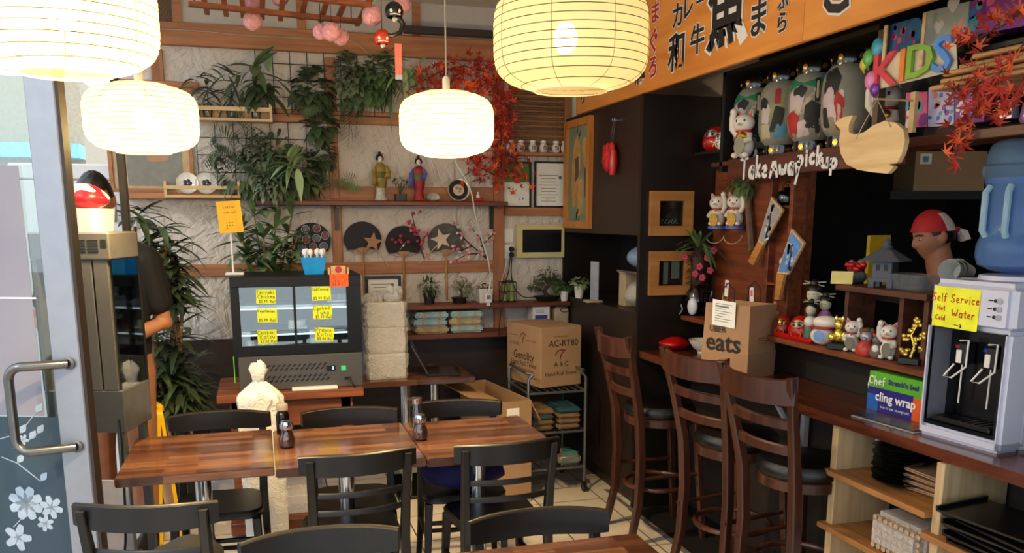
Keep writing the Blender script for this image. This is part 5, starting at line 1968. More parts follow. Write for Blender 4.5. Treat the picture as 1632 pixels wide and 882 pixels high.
# paper bundles on the lowest shelf
PB1, PB2 = mat('pale_blue_wrap', (.56, .66, .68), .3, var=.25, scale=14), mat('tan_wrap', (.66, .58, .44), .5, var=.3, scale=16)
zq = .9406
for lay in range(3):
    for col in range(2):
        p = W(686 + col * 55 - lay * 0, 520, .17)
        t = thing('paper_bundle', 'flat wrapped paper bundle, %s layer at the %s, on the lowest shelf' % (('bottom', 'middle', 'top')[lay], ('left', 'right')[col]), 'bundle', (p.x + (.004, -.006, .003)[lay], WY - .125, zq), 0, 'wrapped paper bundles on the lowest shelf')
        w = .222
        G().box((0, 0, .024), (w, .20, .046), bev=.012, seg=3).build('body', (PB2, PB2, PB1)[lay] if (lay + col) % 2 == 0 else PB1, t)
        g = G()
        for x in (-.06, .05):
            g.bx(x, x + .012, -.1008, .1008, -.0 + .001, .0474)
        g.build('band', PB2, t, smooth=False)
    zq += .0482
p = W(857, 500, .12)
t = thing('white_box', 'white square box with a blue label on the lowest shelf', 'box', (p.x, WY - .14, .9406))
g = G().bx(-.062, .062, -.06, .06, 0, .175, bev=.002)
g.mi = 1
g.bx(-.045, .045, -.0612, -.06, .055, .10)
g.mi = 2
for k in range(3):
    g.bx(-.04, .02, -.0612, -.06, .115 + .008 * k, .118 + .008 * k)
g.build('body', [WHITE, mat('label_blue', (.22, .26, .62), .5), mat('label_grey', (.5, .52, .6))], t, smooth=False)
G().bx(-.062, .062, -.001, .001, .1752, .178).build('flap', WHITE, t, smooth=False)
p = W(891, 500, .12)
t = thing('beige_device', 'beige box with a looped black lead next to the blue-labelled box', 'box', (1.995, WY - .13, .9406))
G().bx(-.05, .055, -.06, .06, 0, .15, bev=.012, seg=3).build('body', mat('beige_plastic', (.68, .62, .54), .5), t)
G().tube([(.02 + .03 * math.cos(a * .5), -.064, .13 + .016 * math.sin(a * .5)) for a in range(13)], .003, 5).build('lead', BLACK, t)

# trolley
tx, ty = A(884, 700, Y=4.98).x, 4.98
t = thing('steel_trolley', 'grey tubular steel trolley carrying the big carton and folded towels', 'trolley', (tx, ty, 0))
xl, xr = A(842, 700, Y=4.86).x - tx, A(932, 700, Y=4.86).x - tx
yf, yb_ = -.12, .30
TUBE = mat('grey_tube', (.42, .43, .44), .35, .7)
ztop = A(862, 625, Y=4.86).z - .01
zs_ = [ztop, A(885, 690, Y=4.86).z, A(885, 748, Y=4.86).z]
g = G()
for y in (yf, yb_):
    hh = ztop + .12
    g.tube([(xl, y, .06), (xl, y, hh - .03), (xl + .03, y, hh)], .010, 8)
    g.tube([(xr, y, .06), (xr, y, hh - .03), (xr - .03, y, hh)], .010, 8)
for x in (xl, xr):
    g.tube([(x + (.03 if x == xl else -.03), yf, ztop + .12), (x + (.0 if x == xl else 0), yf + .03, ztop + .122), (x, yb_ - .03, ztop + .122), (x + (.03 if x == xl else -.03), yb_, ztop + .12)], .010, 8)
g.build('frame', TUBE, t)
for z in zs_:
    g = G()
    g.tube([(xl, yf, z), (xr, yf, z), (xr, yb_, z), (xl, yb_, z)], .008, 6, closed=True)
    for k in range(1, 8):
        x = xl + (xr - xl) * k / 8
        g.tube([(x, yf, z), (x, yb_, z)], .004, 5)
    g.build('wire_shelf', TUBE, t)
for x in (xl, xr):
    for y in (yf, yb_):
        G().lathe([(.028, -.011), (.03, 0), (.028, .011)], 14, T(x, y, .03) @ Matrix.Rotation(PI / 2, 4, 'Y')).bx(x - .012, x + .012, y - .012, y + .012, .035, .07).build('castor', BLACK, t)
# carton on it
c0 = A(862, 622, Y=4.90)
zc_ = ztop + .009
c0 = A(862, 620, Z=zc_)
ar = R_(14)
wr, wl, hc = .30, .42, .375
ux = V((math.cos(ar), math.sin(ar), 0))
uy = V((-math.sin(ar), math.cos(ar), 0))
t = thing('carton', 'large printed cardboard carton with a bird mark on top of the trolley', 'carton', M=frame(c0, ux, (0, 0, 1)))
G().bx(0, wr, 0, wl, 0, hc, bev=.004).build('box', CARD, t, smooth=False)
g = G().bx(.004, wr - .004, .003, wl * .495, hc, hc + .003).bx(.004, wr - .004, wl * .505, wl - .003, hc, hc + .003)
g.build('flap', CARD, t, smooth=False)
PR, PRR = mat('brown_black_print', (.22, .17, .14), .7), mat('maroon_print', (.45, .20, .16), .7)
g = G()
MF = T(wr / 2, -.0006, hc / 2) @ Matrix.Rotation(PI / 2, 4, 'X')
text(g, 'AC-RT80', .056, MF @ T(.015, .085, 0), off=.001)
text(g, 'A & C', .042, MF @ T(0, -.045, 0), off=.0006)
text(g, 'Hand Roll Towel', .035, MF @ T(.0, -.105, 0), off=.0005)
text(g, 'An Australian', .02, MF @ T(0, .13, 0))
g.mi = 1
ribbon(g, [MF @ V(q) for q in ((-.045, .015, 0), (-.03, .038, 0), (0, .046, 0), (.03, .04, 0), (.01, .03, 0), (-.005, .01, 0), (-.01, -.015, 0))], .005, V((0, -1, 0)), .0005)
ML = frame((-.0006, wl / 2, hc / 2), (0, -1, 0), (-1, 0, 0))
g.mi = 1
ribbon(g, [ML @ V(q) for q in ((-.045, .10, 0), (-.03, .128, 0), (0, .136, 0), (.03, .13, 0), (.01, .12, 0), (-.005, .10, 0), (-.01, .075, 0))], .005, V((-1, 0, 0)), .0005)
g.mi = 0
text(g, 'Gentility', .072, ML @ T(0, -.01, 0), off=.0012)
text(g, 'Hand Roll Towel', .045, ML @ T(0, -.06, 0), off=.0006)
text(g, 'Ultra Slim, Super Strong', .024, ML @ T(0, -.095, 0))
text(g, 'AC-RT80', .03, ML @ T(-.12, .06, 0))
for y in (.095, -.14):
    g.box((.09, y, 0), (.12, .003, .0006), ML)
    g.box((-.12, y + .02, 0), (.09, .003, .0006), ML)
g.build('print', [PR, PRR], t, smooth=False)
# folded towels on the trolley shelves
TC = [mat('tan_towel', (.46, .36, .25), .9, var=.2), mat('teal_towel', (.10, .28, .33), .9, var=.2), mat('grey_green_towel', (.20, .30, .28), .9, var=.2)]
for col, (x0, cs) in enumerate(((xl + .10, (0, 0, 2, 0)), (xr - .095, (0, 0, 0, 1)))):
    z = zs_[1] + .009
    for k, ci in enumerate(cs):
        h = .034
        g = G().box((0, 0, h / 2), (.15, .26, h - .003), bev=.012, seg=3)
        o = g.build('folded_towel', TC[ci])
        o.location = (tx + x0 + (-.004, .003, 0, .004)[k], ty + .03, z)
        tag(o, 'folded %s towel, %s in the %s pile on the trolley' % (('tan', 'teal', 'grey-green')[ci], ('lowest', 'second', 'third', 'topmost')[k], ('left', 'right')[col]), 'towel', 'folded towels on the trolley')
        z += h
g = G()
t = thing('plastic_pack', 'clear plastic pack with teal print on the lowest trolley shelf', 'pack', (tx + .07, ty + .0, zs_[2] + .009))
G().box((0, 0, .035), (.15, .22, .07), bev=.02, seg=3).build('body', mat('grey_plastic_pack', (.42, .44, .42), .3, var=.3), t)
G().bx(-.04, .05, -.08, .05, .0702, .0712, M=rz(.3)).build('label', mat('teal_label', (.25, .60, .62), .4), t, smooth=False)
# long flat carton leaning on the floor
pf = A(800, 640, Y=4.78)
t = thing('flat_carton', 'long open cardboard carton standing on the floor left of the trolley', 'carton', (pf.x, 4.74, 0), R_(8))
h = pf.z
w = A(846, 700, Y=4.78).x - pf.x
G().bx(0, w, 0, .006, 0, h).bx(0, .006, .006, .72, 0, h).bx(w - .006, w, .006, .72, 0, h).bx(.006, w - .006, .714, .72, 0, h).bx(.006, w - .006, .006, .714, 0, .01).build('box', CARD, t, smooth=False)
G().bx(-.16, .0, .01, .70, -.003, .003, M=T(0, 0, h) @ Matrix.Rotation(R_(6), 4, 'Y')).build('flap', CARD, t, smooth=False)
G().bx(.0, .15, .01, .70, -.003, .003, M=T(w - .005, 0, h) @ Matrix.Rotation(R_(62), 4, 'Y')).build('flap', CARD, t, smooth=False)
g = G().bx(.02, .10, -.002, 0, h - .14, h - .04)
g.mi = 1
for k in range(9):
    g.bx(.028 + k * .007, .031 + k * .007, -.0026, -.002, h - .12, h - .08)
g.build('label', [PAPER, INK], t, smooth=False)
# blue bag on the far right-hand chair
def sack(name, label, cat, loc, r, m, seed, rot=0):
    rnd = random.Random(seed)
    t = thing(name, label, cat, loc, rot)
    g = G().sph((0, 0, r[2]), r, 28, 16)
    for i, v in enumerate(g.v):
        x, y, z = v
        k = 1 + .10 * math.sin(x * 40 + seed) * math.cos(y * 36) + .05 * math.sin(z * 60 + x * 25)
        g.v[i] = (x * k, y * k, max(.0, r[2] + (z - r[2]) * (1 + .12 * math.sin(x * 30 + 1))))
    g.build('body', m, t, ang=180)
    return t


BLUE = mat('royal_blue_cloth', (.045, .05, .30), .75, var=.25, scale=12)
t = sack('cloth_bag', 'royal blue cloth bag lying on the far right-hand chair seat', 'bag', (.86, 3.72, .4615), (.185, .14, .10), BLUE, 2)
G().tube([(.03, -.06, .17), (.06, -.08, .215), (.11, -.07, .21), (.13, -.05, .165)], .012, 8).build('strap', BLUE, t)
sack('cloth_bundle', 'small black cloth bundle on the seat of the chair nearest the glass door', 'bundle', (-.30, 3.03, .4615), (.13, .10, .07), mat('black_cloth', (.035, .035, .045), .8), 31)
# shakers on the tables
def shaker(label, px, py, fill, pepper):
    p = A(px, py, Z=.75)
    t = thing('glass_shaker', label, 'shaker', (p.x, p.y, .7505), 0, 'ribbed glass chilli shakers')
    G().lathe([(.024, 0), (.032, .006), (.034, .03), (.029, .052), (.022, .066), (.024, .078), (.023, .082)], 20, cap=True).build('jar', GL, t)
    G().lathe([(.021, .003), (.0295, .008), (.031, .03), (.026, .05), (.022, .055), (0, .056)], 20).build('chilli_flakes', fill, t)
    g = G().lathe([(.0245, .078), (.026, .082), (.026, .10), (.022, .112), (0, .116)], 20)
    for k in range(10):
        a = k * .63
        g.tube([(.0262 * math.cos(a), .0262 * math.sin(a), .08), (.0262 * math.cos(a), .0262 * math.sin(a), .10)], .0012, 4)
    g.build('cap', CHROME, t)


CHILI = mat('chilli_flakes', (.45, .18, .10), .7, var=.5, scale=260)
shaker('ribbed glass shaker of red flakes beside the black soy bottle', 458, 713, CHILI, 0)
shaker('ribbed glass shaker of red flakes at the joint of the right-hand table', 670, 701, CHILI, 0)
p = A(452, 694, Z=.75)
t = thing('soy_bottle', 'black soy sauce bottle with a clear cap on the middle table', 'bottle', (p.x - .0, p.y + .03, .7505))
G().lathe([(.027, 0), (.029, .004), (.029, .085), (.024, .10), (.018, .105), (0, .105)], 20).build('bottle', mat('soy_dark', (.03, .02, .018), .12), t)
G().lathe([(.02, .1052), (.026, .108), (.026, .13), (.022, .136), (0, .137)], 20).build('cap', mat('clear_grey_cap', (.62, .58, .52), .2, alpha=.75), t)
p = A(668, 684, Z=.75)
t = thing('sauce_bottle', 'small dark-capped glass bottle behind the right-hand shaker', 'bottle', (p.x - .002, p.y + .04, .7505))
G().lathe([(.024, 0), (.025, .07), (.018, .09), (.016, .11), (0, .11)], 18).build('bottle', GL, t)
g = G().lathe([(.018, .1102), (.026, .112), (.027, .135), (.02, .14), (0, .14)], 18)
g.tube([(-.02, 0, .132), (-.042, 0, .136)], .005, 6)
g.build('cap', CHROME, t)
# yellow floor sign by the left wall
p = A(252, 800, Z=0)
p = V((A(256, 720, d=4.55).x, A(256, 720, d=4.55).y, 0))
t = thing('wet_floor_sign', 'yellow folded floor sign standing edge-on beside the left table', 'sign', p, R_(-70))
YEL = mat('safety_yellow', (.90, .72, .06), .4, var=.08)
for s_ in (-1, 1):
    G().prism(rounded([(-.13, 0), (.13, 0), (.09, .72), (-.09, .72)], .03), .018, T(0, s_ * .055, 0) @ Matrix.Rotation(s_ * R_(4), 4, 'X') @ Matrix.Rotation(PI / 2, 4, 'X')).build('panel', YEL, t, smooth=False)
G().bx(-.06, .06, -.02, .02, .70, .745, bev=.01).build('handle', YEL, t, smooth=False)
# blue plastic roll and bags, little stand, in the cabinet niche
zn = 1.1606
p = A(997, 403, Y=4.78)
t = thing('plastic_roll_pack', 'pale blue plastic-wrapped roll on top in the cabinet niche', 'pack', (2.235, 4.72, 1.468))
BLUEP = film('pale_blue_plastic', (.62, .72, .88), .15, .3, .3)
G().sph((0, 0, 0), (.145, .12, .075), 24, 14).build('body', BLUEP, t)
t = sack('plastic_bag', 'crumpled clear white plastic bag of containers in the cabinet niche', 'bag', (2.20, 4.70, zn), (.125, .15, .09), film('milky_plastic', (.85, .83, .80), .15, .3, .2, .7), 5)
t = thing('takeaway_box', 'beige paper box standing in the niche behind the plastic bag', 'box', (2.22, 4.935, zn))
G().bx(-.07, .07, -.05, .05, 0, .20, bev=.003).build('body', mat('beige_paper', (.70, .62, .50), .8), t, smooth=False)
G().bx(-.075, .075, -.055, .055, .2002, .212, bev=.003).build('lid', mat('beige_paper', (.7, .62, .5)), t, smooth=False)
tag(G().bx(-.15, .20, -.19, .15, 0, .012).build('wire_rest', CHROME, smooth=False), 'thin shelf plate under the blue roll in the niche', 'plate')['label'] = 'thin metal plate carrying the blue roll in the niche'
bpy.data.objects['wire_rest'].location = (2.235, 4.72, 1.378)
bpy.data.objects['wire_rest'].scale = (1, 1, 1)
p = A(944, 470, Y=5.25)
t = thing('menu_stand', 'slim clear upright menu stand with a tan foot in the cabinet niche', 'stand', (p.x, 5.22, zn))
G().bx(-.008, .012, -.05, .05, .012, .26, bev=.002).build('card_holder', mat('pale_card_holder', (.66, .70, .74), .2), t, smooth=False)
G().prism(rounded([(-.07, -.05), (.05, -.05), (.03, .05), (-.06, .05)], .02), .012).build('foot', mat('tan_foot', (.70, .60, .48), .5), t, smooth=False)
# ---------------------------------------------------------------- right wall: pictures, lanterns, packs
def polyX(pts, X):
    """photo outline on the plane X=const -> frame and local polygon"""
    P = [A(px, py, X=X) for px, py in pts]
    c = sum(P, V()) / len(P)
    return frame((X, c.y, c.z), (0, -1, 0), (-1, 0, 0)), [(-(p.y - c.y), p.z - c.z) for p in P]


def frame_parts(t, w, h, bw, th, fm, M):
    g = G()
    g.bx(-w / 2, w / 2, h / 2 - bw, h / 2, 0, th).bx(-w / 2, w / 2, -h / 2, -h / 2 + bw, 0, th).bx(-w / 2, -w / 2 + bw, -h / 2 + bw, h / 2 - bw, 0, th).bx(w / 2 - bw, w / 2, -h / 2 + bw, h / 2 - bw, 0, th)
    g.build('frame', fm, t, smooth=False, M=M)


# tall painting on the cupboard
p0, p1 = A(904, 195, X=2.055), A(942, 365, X=2.055)
w, h = abs(p0.y - p1.y), .70
pc = A(923, 278, X=2.055)
M0 = frame((2.059, pc.y, pc.z), (0, -1, 0), (-1, 0, 0))
t = thing('picture_frame', 'tall wood-framed painting of tan birds on the upper cupboard', 'picture', M=M0)
frame_parts(t, w, h, .045, .03, wood('golden_frame_wood', (.66, .40, .16), (.80, .53, .25), .4, axis=1), Matrix())
g = G().box((0, 0, .006), (w - .09, h - .09, .004))
g.mi = 1
for pts in ([(-.06, .22), (-.02, .26), (.02, .18), (.02, .02), (-.02, -.2), (-.08, -.22), (-.1, -.05), (-.09, .1)], [(.04, .20), (.09, .24), (.12, .15), (.11, .02), (.06, .06)], [(0, -.05), (.06, -.02), (.05, -.25), (-.01, -.28)]):
    g.prism(rounded([(x * w / .36, y * h / .7) for x, y in pts], .03), .0006, T(0, 0, .008))
g.mi = 2
for pts in ([(-.05, .1), (.0, .12), (.0, -.02), (-.05, -.05)], [(.08, .05), (.1, .02), (.1, -.15), (.085, -.15)]):
    g.prism(rounded([(x * w / .36, y * h / .7) for x, y in pts], .015), .0006, T(0, 0, .0088))
g.mi = 3
for k in range(9):
    x, y = (-.03 + .012 * (k % 4)) * w / .36, (-.30 + .02 * (k % 3) + (.52 if k > 5 else 0)) * h / .7
    g.prism(rounded([(x, y), (x + .014, y + .004), (x + .02, y + .04), (x + .008, y + .03)], .006), .0006, T(0, 0, .0094))
g.build('painting', [mat('teal_sage_canvas', (.46, .52, .42), .6, var=.25, scale=3), mat('ochre_paint', (.74, .55, .28), .6, var=.3, scale=14), mat('brown_paint', (.36, .25, .18), .6, var=.2), mat('dark_paint', (.12, .12, .10), .6)], t, smooth=False)
# red pouch charm on a hook
p = A(981, 192, X=2.04)
t = thing('hanging_charm', 'red patterned cloth charm hanging from a hook on the upper cupboard', 'charm', (2.058, p.y, p.z))
for y in (0, .03):
    G().tube([(0, y, 0), (-.02, y, 0), (-.025, y, .012)], .004, 6).build('hook', CHROME, t)
G().tube([(-.02, .015, 0), (-.022, .05, -.07), (-.02, .06, -.14)], .0025, 5).tube([(-.02, 0, 0), (-.02, .02, -.08), (-.02, .04, -.14)], .0025, 5).build('cord', mat('grey_brown_cord', (.3, .25, .25)), t)
REDP = mat('red_white_cloth', (.72, .10, .10), .7, var=.6, scale=45)
g = G().sph((-.03, .075, -.205), (.03, .055, .085), 14, 10).sph((-.03, .02, -.16), (.02, .03, .04), 10, 8)
for q in ((-.03, .12, -.15), (-.03, .13, -.22)):
    g.sph(q, (.016, .022, .022), 8, 6)
g.build('pouch', REDP, t)
G().tube([(-.03, -.01, -.17), (-.03, -.005, -.24), (-.03, .0, -.31)], [.02, .03, .022], 10).build('red_cloth', RED, t)


# square frames on the cabinet side
def panel_frame(label, px0, px1, py0, py1, mirror):
    a, b = A(px0, py1, Y=4.466), A(px1, py0, Y=4.466)
    t = thing('picture_frame', label, 'picture', ((a.x + b.x) / 2, 4.4665, (a.z + b.z) / 2), 0, 'square wood frames on the cabinet side')
    w, h = b.x - a.x, b.z - a.z
    MX = Matrix.Rotation(PI / 2, 4, 'X')
    frame_parts(t, w, h, .054, .028, wood('tan_frame_wood', (.58, .39, .19), (.68, .48, .26), .45, axis=0), MX)
    g = G().box((0, 0, .004), (w - .11, h - .11, .004))
    g.mi = 1
    if mirror:
        g.box((.03, .02, .007), (.05, h * .42, .001)).box((-.03, -.0, .007), (.03, h * .5, .001))  # coloured bars painted in as the reflection on the dark glass
    else:
        for k in range(5):
            g.tube([(-.05 + .022 * k + .009 * math.cos(a_ * .7), -.045 + .012 * math.sin(a_ * .7 + k), .007) for a_ in range(8)], .0016, 4)
    g.build('picture', [mat('dark_glass_print', (.06, .065, .06), .12, var=.5, scale=12), mat('print_and_reflection_detail', (.34, .28, .24) if mirror else (.30, .34, .33), .5)], t, smooth=False, M=MX)


panel_frame('upper of the two square wood frames on the cabinet side, dark print inside', 1033, 1103, 305, 376, False)
panel_frame('lower of the two square wood frames on the cabinet side, brown reflection painted inside', 1032, 1103, 400, 471, True)

# printed paper lanterns on the shelf
LB = mat('grey_rice_paper', (.50, .49, .44), .8, var=.08)
LGRN, LRED, LSKIN, LBLK, LCRM, LYG = mat('print_green', (.10, .42, .28), .7), mat('print_red', (.62, .12, .12), .7), mat('print_skin', (.72, .66, .66), .7), mat('print_black', (.07, .07, .08), .7), mat('print_cream', (.66, .62, .52), .7), mat('print_olive', (.52, .56, .30), .7)
LBLU = mat('print_blue', (.28, .48, .58), .7)
BLKL = mat('black_lacquer', (.02, .02, .022), .15, var=0, coat=.5)


def sake_lantern(label, y, kind, R=.112):
    z0 = 1.9806
    t = thing('printed_lantern', label, 'lantern', (2.395, y, z0), 0, 'printed paper lanterns on the takeaway shelf')
    prof, n = [], 30
    def rad(u):
        return R * (1 - abs(2 * u - 1) ** 4.2 * .36)
    for i in range(n + 1):
        u = i / n
        prof.append((rad(u) + (.0012 if i % 2 else 0), .05 + .29 * u))
    G().lathe(prof, 36, cap=False).build('paper_body', LB, t, ang=180)
    for nm, zz, s_ in (('base_ring', 0, 1), ('top_ring', .335, -1)):
        g = G().lathe([(R * .70, .0), (R * .72, .01), (R * .70, .052), (R * .60, .055), (R * .60, .0)], 28, T(0, 0, zz))
        g.mi = 1
        for k in range(6):
            a = k * PI / 3 + .35
            g.lathe([(.012, 0), (.012, .003), (0, .004)], 10, T(R * .715 * math.cos(a), R * .715 * math.sin(a), zz + .028) @ rz(a) @ Matrix.Rotation(PI / 2, 4, 'Y'))
        g.build(nm, [BLKL, GOLD], t)
    # print patches wrapped on the paper: u = angle across (-1..1), v = height
    def patch(g, pts, lift, r=.25):
        pts = rounded(pts, r * .2, 3)
        m = len(pts)
        ins = [(sum(p[0] for p in pts) / m, sum(p[1] for p in pts) / m)]
        rings = [[((x - ins[0][0]) * k + ins[0][0], (y - ins[0][1]) * k + ins[0][1]) for x, y in pts] for k in (1, .66, .33)]
        vs, fs = [], []
        for rg in rings + [ins]:
            for x, y in rg:
                a = R_(212) + x * .95
                rr = rad(y) + .0018 + lift
                vs.append((rr * math.cos(a), rr * math.sin(a), .05 + .29 * y))
        for k in range(2):
            for i in range(m):
                fs.append([k * m + i, k * m + (i + 1) % m, (k + 1) * m + (i + 1) % m, (k + 1) * m + i])
        for i in range(m):
            fs.append([2 * m + i, 2 * m + (i + 1) % m, 3 * m])
        g.add(vs, fs)
    g = G()
    cols = [LGRN, LRED, LSKIN, LBLK, LCRM, LYG, LBLU]
    def P(ci, pts, l):
        g.mi = ci
        patch(g, pts, l)
    if kind in (0, 2):
        P(4, [(-.9, .05), (.75, .05), (.75, .9), (-.9, .9)], 0)
        P(0, [(-.9, .74), (.75, .72), (.75, .91), (-.9, .92)], .0005)
        P(2, [(-.75, .42), (-.1, .42), (.05, .7), (-.3, .8), (-.75, .7)], .001)
        P(3, [(-.5, .66), (-.05, .62), (.12, .75), (-.2, .82), (-.55, .74)], .0015)
        P(1, [(-.95, .05), (-.3, .1), (-.15, .35), (-.5, .45), (-.95, .38)], .0012)
        P(3, [(-.0, .12), (.7, .1), (.72, .5), (.3, .58), (.05, .5)], .0012)
        P(2, [(-.4, .05), (.3, .08), (.1, .3), (-.2, .28)], .0018)
        P(3, [(.42, .55), (.62, .55), (.62, .9), (.42, .9)], .0018)
        P(4, [(.47, .6), (.57, .6), (.57, .86), (.47, .86)], .0022)
    elif kind == 1:
        P(5, [(-.8, .1), (.7, .1), (.7, .9), (-.8, .9)], 0)
        P(2, [(-.6, .35), (-.2, .32), (-.1, .55), (-.35, .68), (-.6, .58)], .0008)
        P(3, [(-.7, .55), (-.3, .56), (-.25, .68), (-.5, .75), (-.75, .7)], .0013)
        P(3, [(-.15, .2), (.4, .2), (.5, .55), (.1, .6)], .001)
        P(4, [(-.7, .1), (-.1, .1), (-.15, .32), (-.6, .32)], .001)
        P(6, [(.0, .1), (.6, .1), (.6, .3), (.2, .32)], .0014)
        P(1, [(.05, .62), (.3, .62), (.3, .86), (.05, .86)], .0014)
    else:
        P(2, [(-.8, .1), (.1, .1), (.2, .6), (-.3, .7), (-.8, .55)], .0004)
        P(3, [(-.75, .6), (-.1, .55), (.05, .8), (-.3, .95), (-.8, .9)], .0010)
        P(2, [(-.6, .48), (-.25, .46), (-.2, .62), (-.45, .68), (-.62, .6)], .0016)
        P(1, [(-.1, .08), (.25, .08), (.2, .5), (-.1, .62), (-.2, .5)], .0010)
        P(4, [(-.05, .12), (.1, .1), (.1, .4), (-.05, .45)], .0014)
        P(3, [(-.75, .12), (-.4, .12), (-.5, .4), (-.75, .4)], .0014)
    g.build('printed_picture', cols, t, ang=180)


sake_lantern('leftmost printed lantern on the takeaway shelf, beside the white lucky cat', 3.895, 0)
sake_lantern('olive-fronted printed lantern, second from the left on the takeaway shelf', 3.665, 1)
sake_lantern('printed lantern with a red and green picture, third from the left on the takeaway shelf', 3.43, 2)
sake_lantern('rightmost printed lantern with a black-hatted figure, beside the whale', 3.19, 3)


# beckoning cats
CATW = mat('cat_white', (.86, .83, .78), .25, var=.04, coat=.3)
CATR = mat('cat_red', (.72, .10, .12), .35)
CGRN = mat('grey_green_coin', (.46, .46, .38), .5, var=.2)


def cat(label, loc, h, rot, group=None, raised=1, coin=None, base=None, collar=None, bib=False, M=None, name='lucky_cat'):
    t = thing(name, label, 'cat figurine', loc, rot, group)
    k = h
    g = G()
    def E(c, r, n=14, m=10):
        g.sph(tuple(x * k for x in c), tuple(x * k for x in r), n, m)
    z0 = .10 if base else 0
    E((0, .0, .24 + z0 * .4), (.21, .19, .24))
    E((0, -.02, .42), (.16, .15, .18))
    E((0, -.04, .70), (.22, .19, .185), 18, 12)
    E((-.12, -.15, .06 + z0), (.075, .09, .06))
    E((.12, -.15, .06 + z0), (.075, .09, .06))
    s_ = raised
    g.tube([V((s_ * .14, -.03, .46)) * k, V((s_ * .235, -.08, .60)) * k, V((s_ * .23, -.11, .80)) * k, V((s_ * .19, -.13, .90)) * k], [.07 * k, .07 * k, .065 * k, .065 * k], 10)
    E((s_ * .19, -.14, .92), (.075, .07, .075))
    g.tube([V((-s_ * .14, -.06, .46)) * k, V((-s_ * .19, -.16, .36)) * k, V((-s_ * .10, -.23, .33)) * k], [.065 * k, .06 * k, .055 * k], 10)
    E((0, -.23, .665), (.06, .03, .04))
    for sx in (-1, 1):
        g.prism([(-.075 * k, 0), (.075 * k, 0), (.015 * k, .14 * k), (-.015 * k, .14 * k)], .05 * k, T(sx * .125 * k, .0, .83 * k) @ Matrix.Rotation(sx * .35, 4, 'Y') @ Matrix.Rotation(PI / 2, 4, 'X'), .7)
    g.mi = 1
    for sx in (-1, 1):
        g.prism([(-.045 * k, 0), (.045 * k, 0), (0, .10 * k)], .006 * k, T(sx * .13 * k, -.053 * k, .845 * k) @ Matrix.Rotation(sx * .35, 4, 'Y') @ Matrix.Rotation(PI / 2, 4, 'X'))
    E((0, -.265, .68), (.018, .01, .012), 8, 6)
    g.mi = 2
    for sx in (-1, 1):
        E((sx * .085, -.205, .735), (.022, .016, .03), 8, 6)
    for sx in (-1, 1):
        g.tube([V((sx * .005, -.262, .665)) * k, V((sx * .03, -.255, .645)) * k, V((sx * .05, -.245, .655)) * k], .005 * k, 4)
    g.build('body', [CATW, CATR, INK], t)
    g = G()
    g.tube([V((.155 * math.cos(a), -.03 + .145 * math.sin(a), .535)) * k for a in [2 * PI * j / 16 for j in range(16)]], .022 * k, 6, closed=True)
    g.mi = 1
    g.sph((0, -.19 * k, .515 * k), .035 * k, 8, 6)
    g.build('collar', [collar or CATR, GOLD], t)
    if bib:
        g = G().sph((0, -.125 * k, .43 * k), (.13 * k, .075 * k, .09 * k), 12, 8)
        g.build('bib', GOLD, t)
    if coin:
        g = G().lathe([(.0, 0), (.115 * k, 0), (.12 * k, .012 * k), (.115 * k, .024 * k), (.0, .024 * k)], 18, T(-s_ * .02 * k, -.225 * k, .26 * k) @ Matrix.Rotation(R_(95), 4, 'X') @ Matrix.Diagonal((1, 1.5, 1, 1)))
        g.build('coin', coin, t)
    if base:
        g = G().lathe([(.20 * k, 0), (.25 * k, .02 * k), (.25 * k, .08 * k), (.21 * k, .11 * k), (0, .11 * k)], 20)
        g.build('cushion', base, t)
    return t


OUT = R_(-58)   # facing the room: -y turned towards -x
cat('white lucky cat at the left end of the takeaway shelf, beside the first lantern', (2.275, 3.80, 1.9806), .235, OUT, None, -1, CGRN, None, None, True)
cat('white lucky cat half hidden behind the hanging whale', (2.40, 2.965, 1.9806), .26, OUT, None, -1, None, None, None, True)
CBLU = mat('blue_cushion', (.30, .36, .62), .5, var=.15)
GCOIN = mat('embossed_gold_coin', (.72, .56, .22), .3, .6, var=.4, scale=120)
for px, lb in ((1140, 'white lucky cat on a blue cushion, left one hung on the red pine panel'), (1168, 'white lucky cat on a blue cushion, right one hung on the red pine panel')):
    p = A(px, 366, X=2.43)
    t = cat(lb, (2.44, p.y, p.z), .205, OUT + .15, 'lucky cats hung on the pine panel', 1, GCOIN, CBLU)
    G().tube([(.0, .04, .12), (.06, .06, .12)], .004, 5).tube([(.05 * math.cos(a), -.02 + .02 * math.sin(a), -.03 + .045 * math.sin(a)) for a in [PI + PI * j / 10 for j in range(11)]], .002, 5).build('string', mat('twine', (.7, .62, .48)), t)
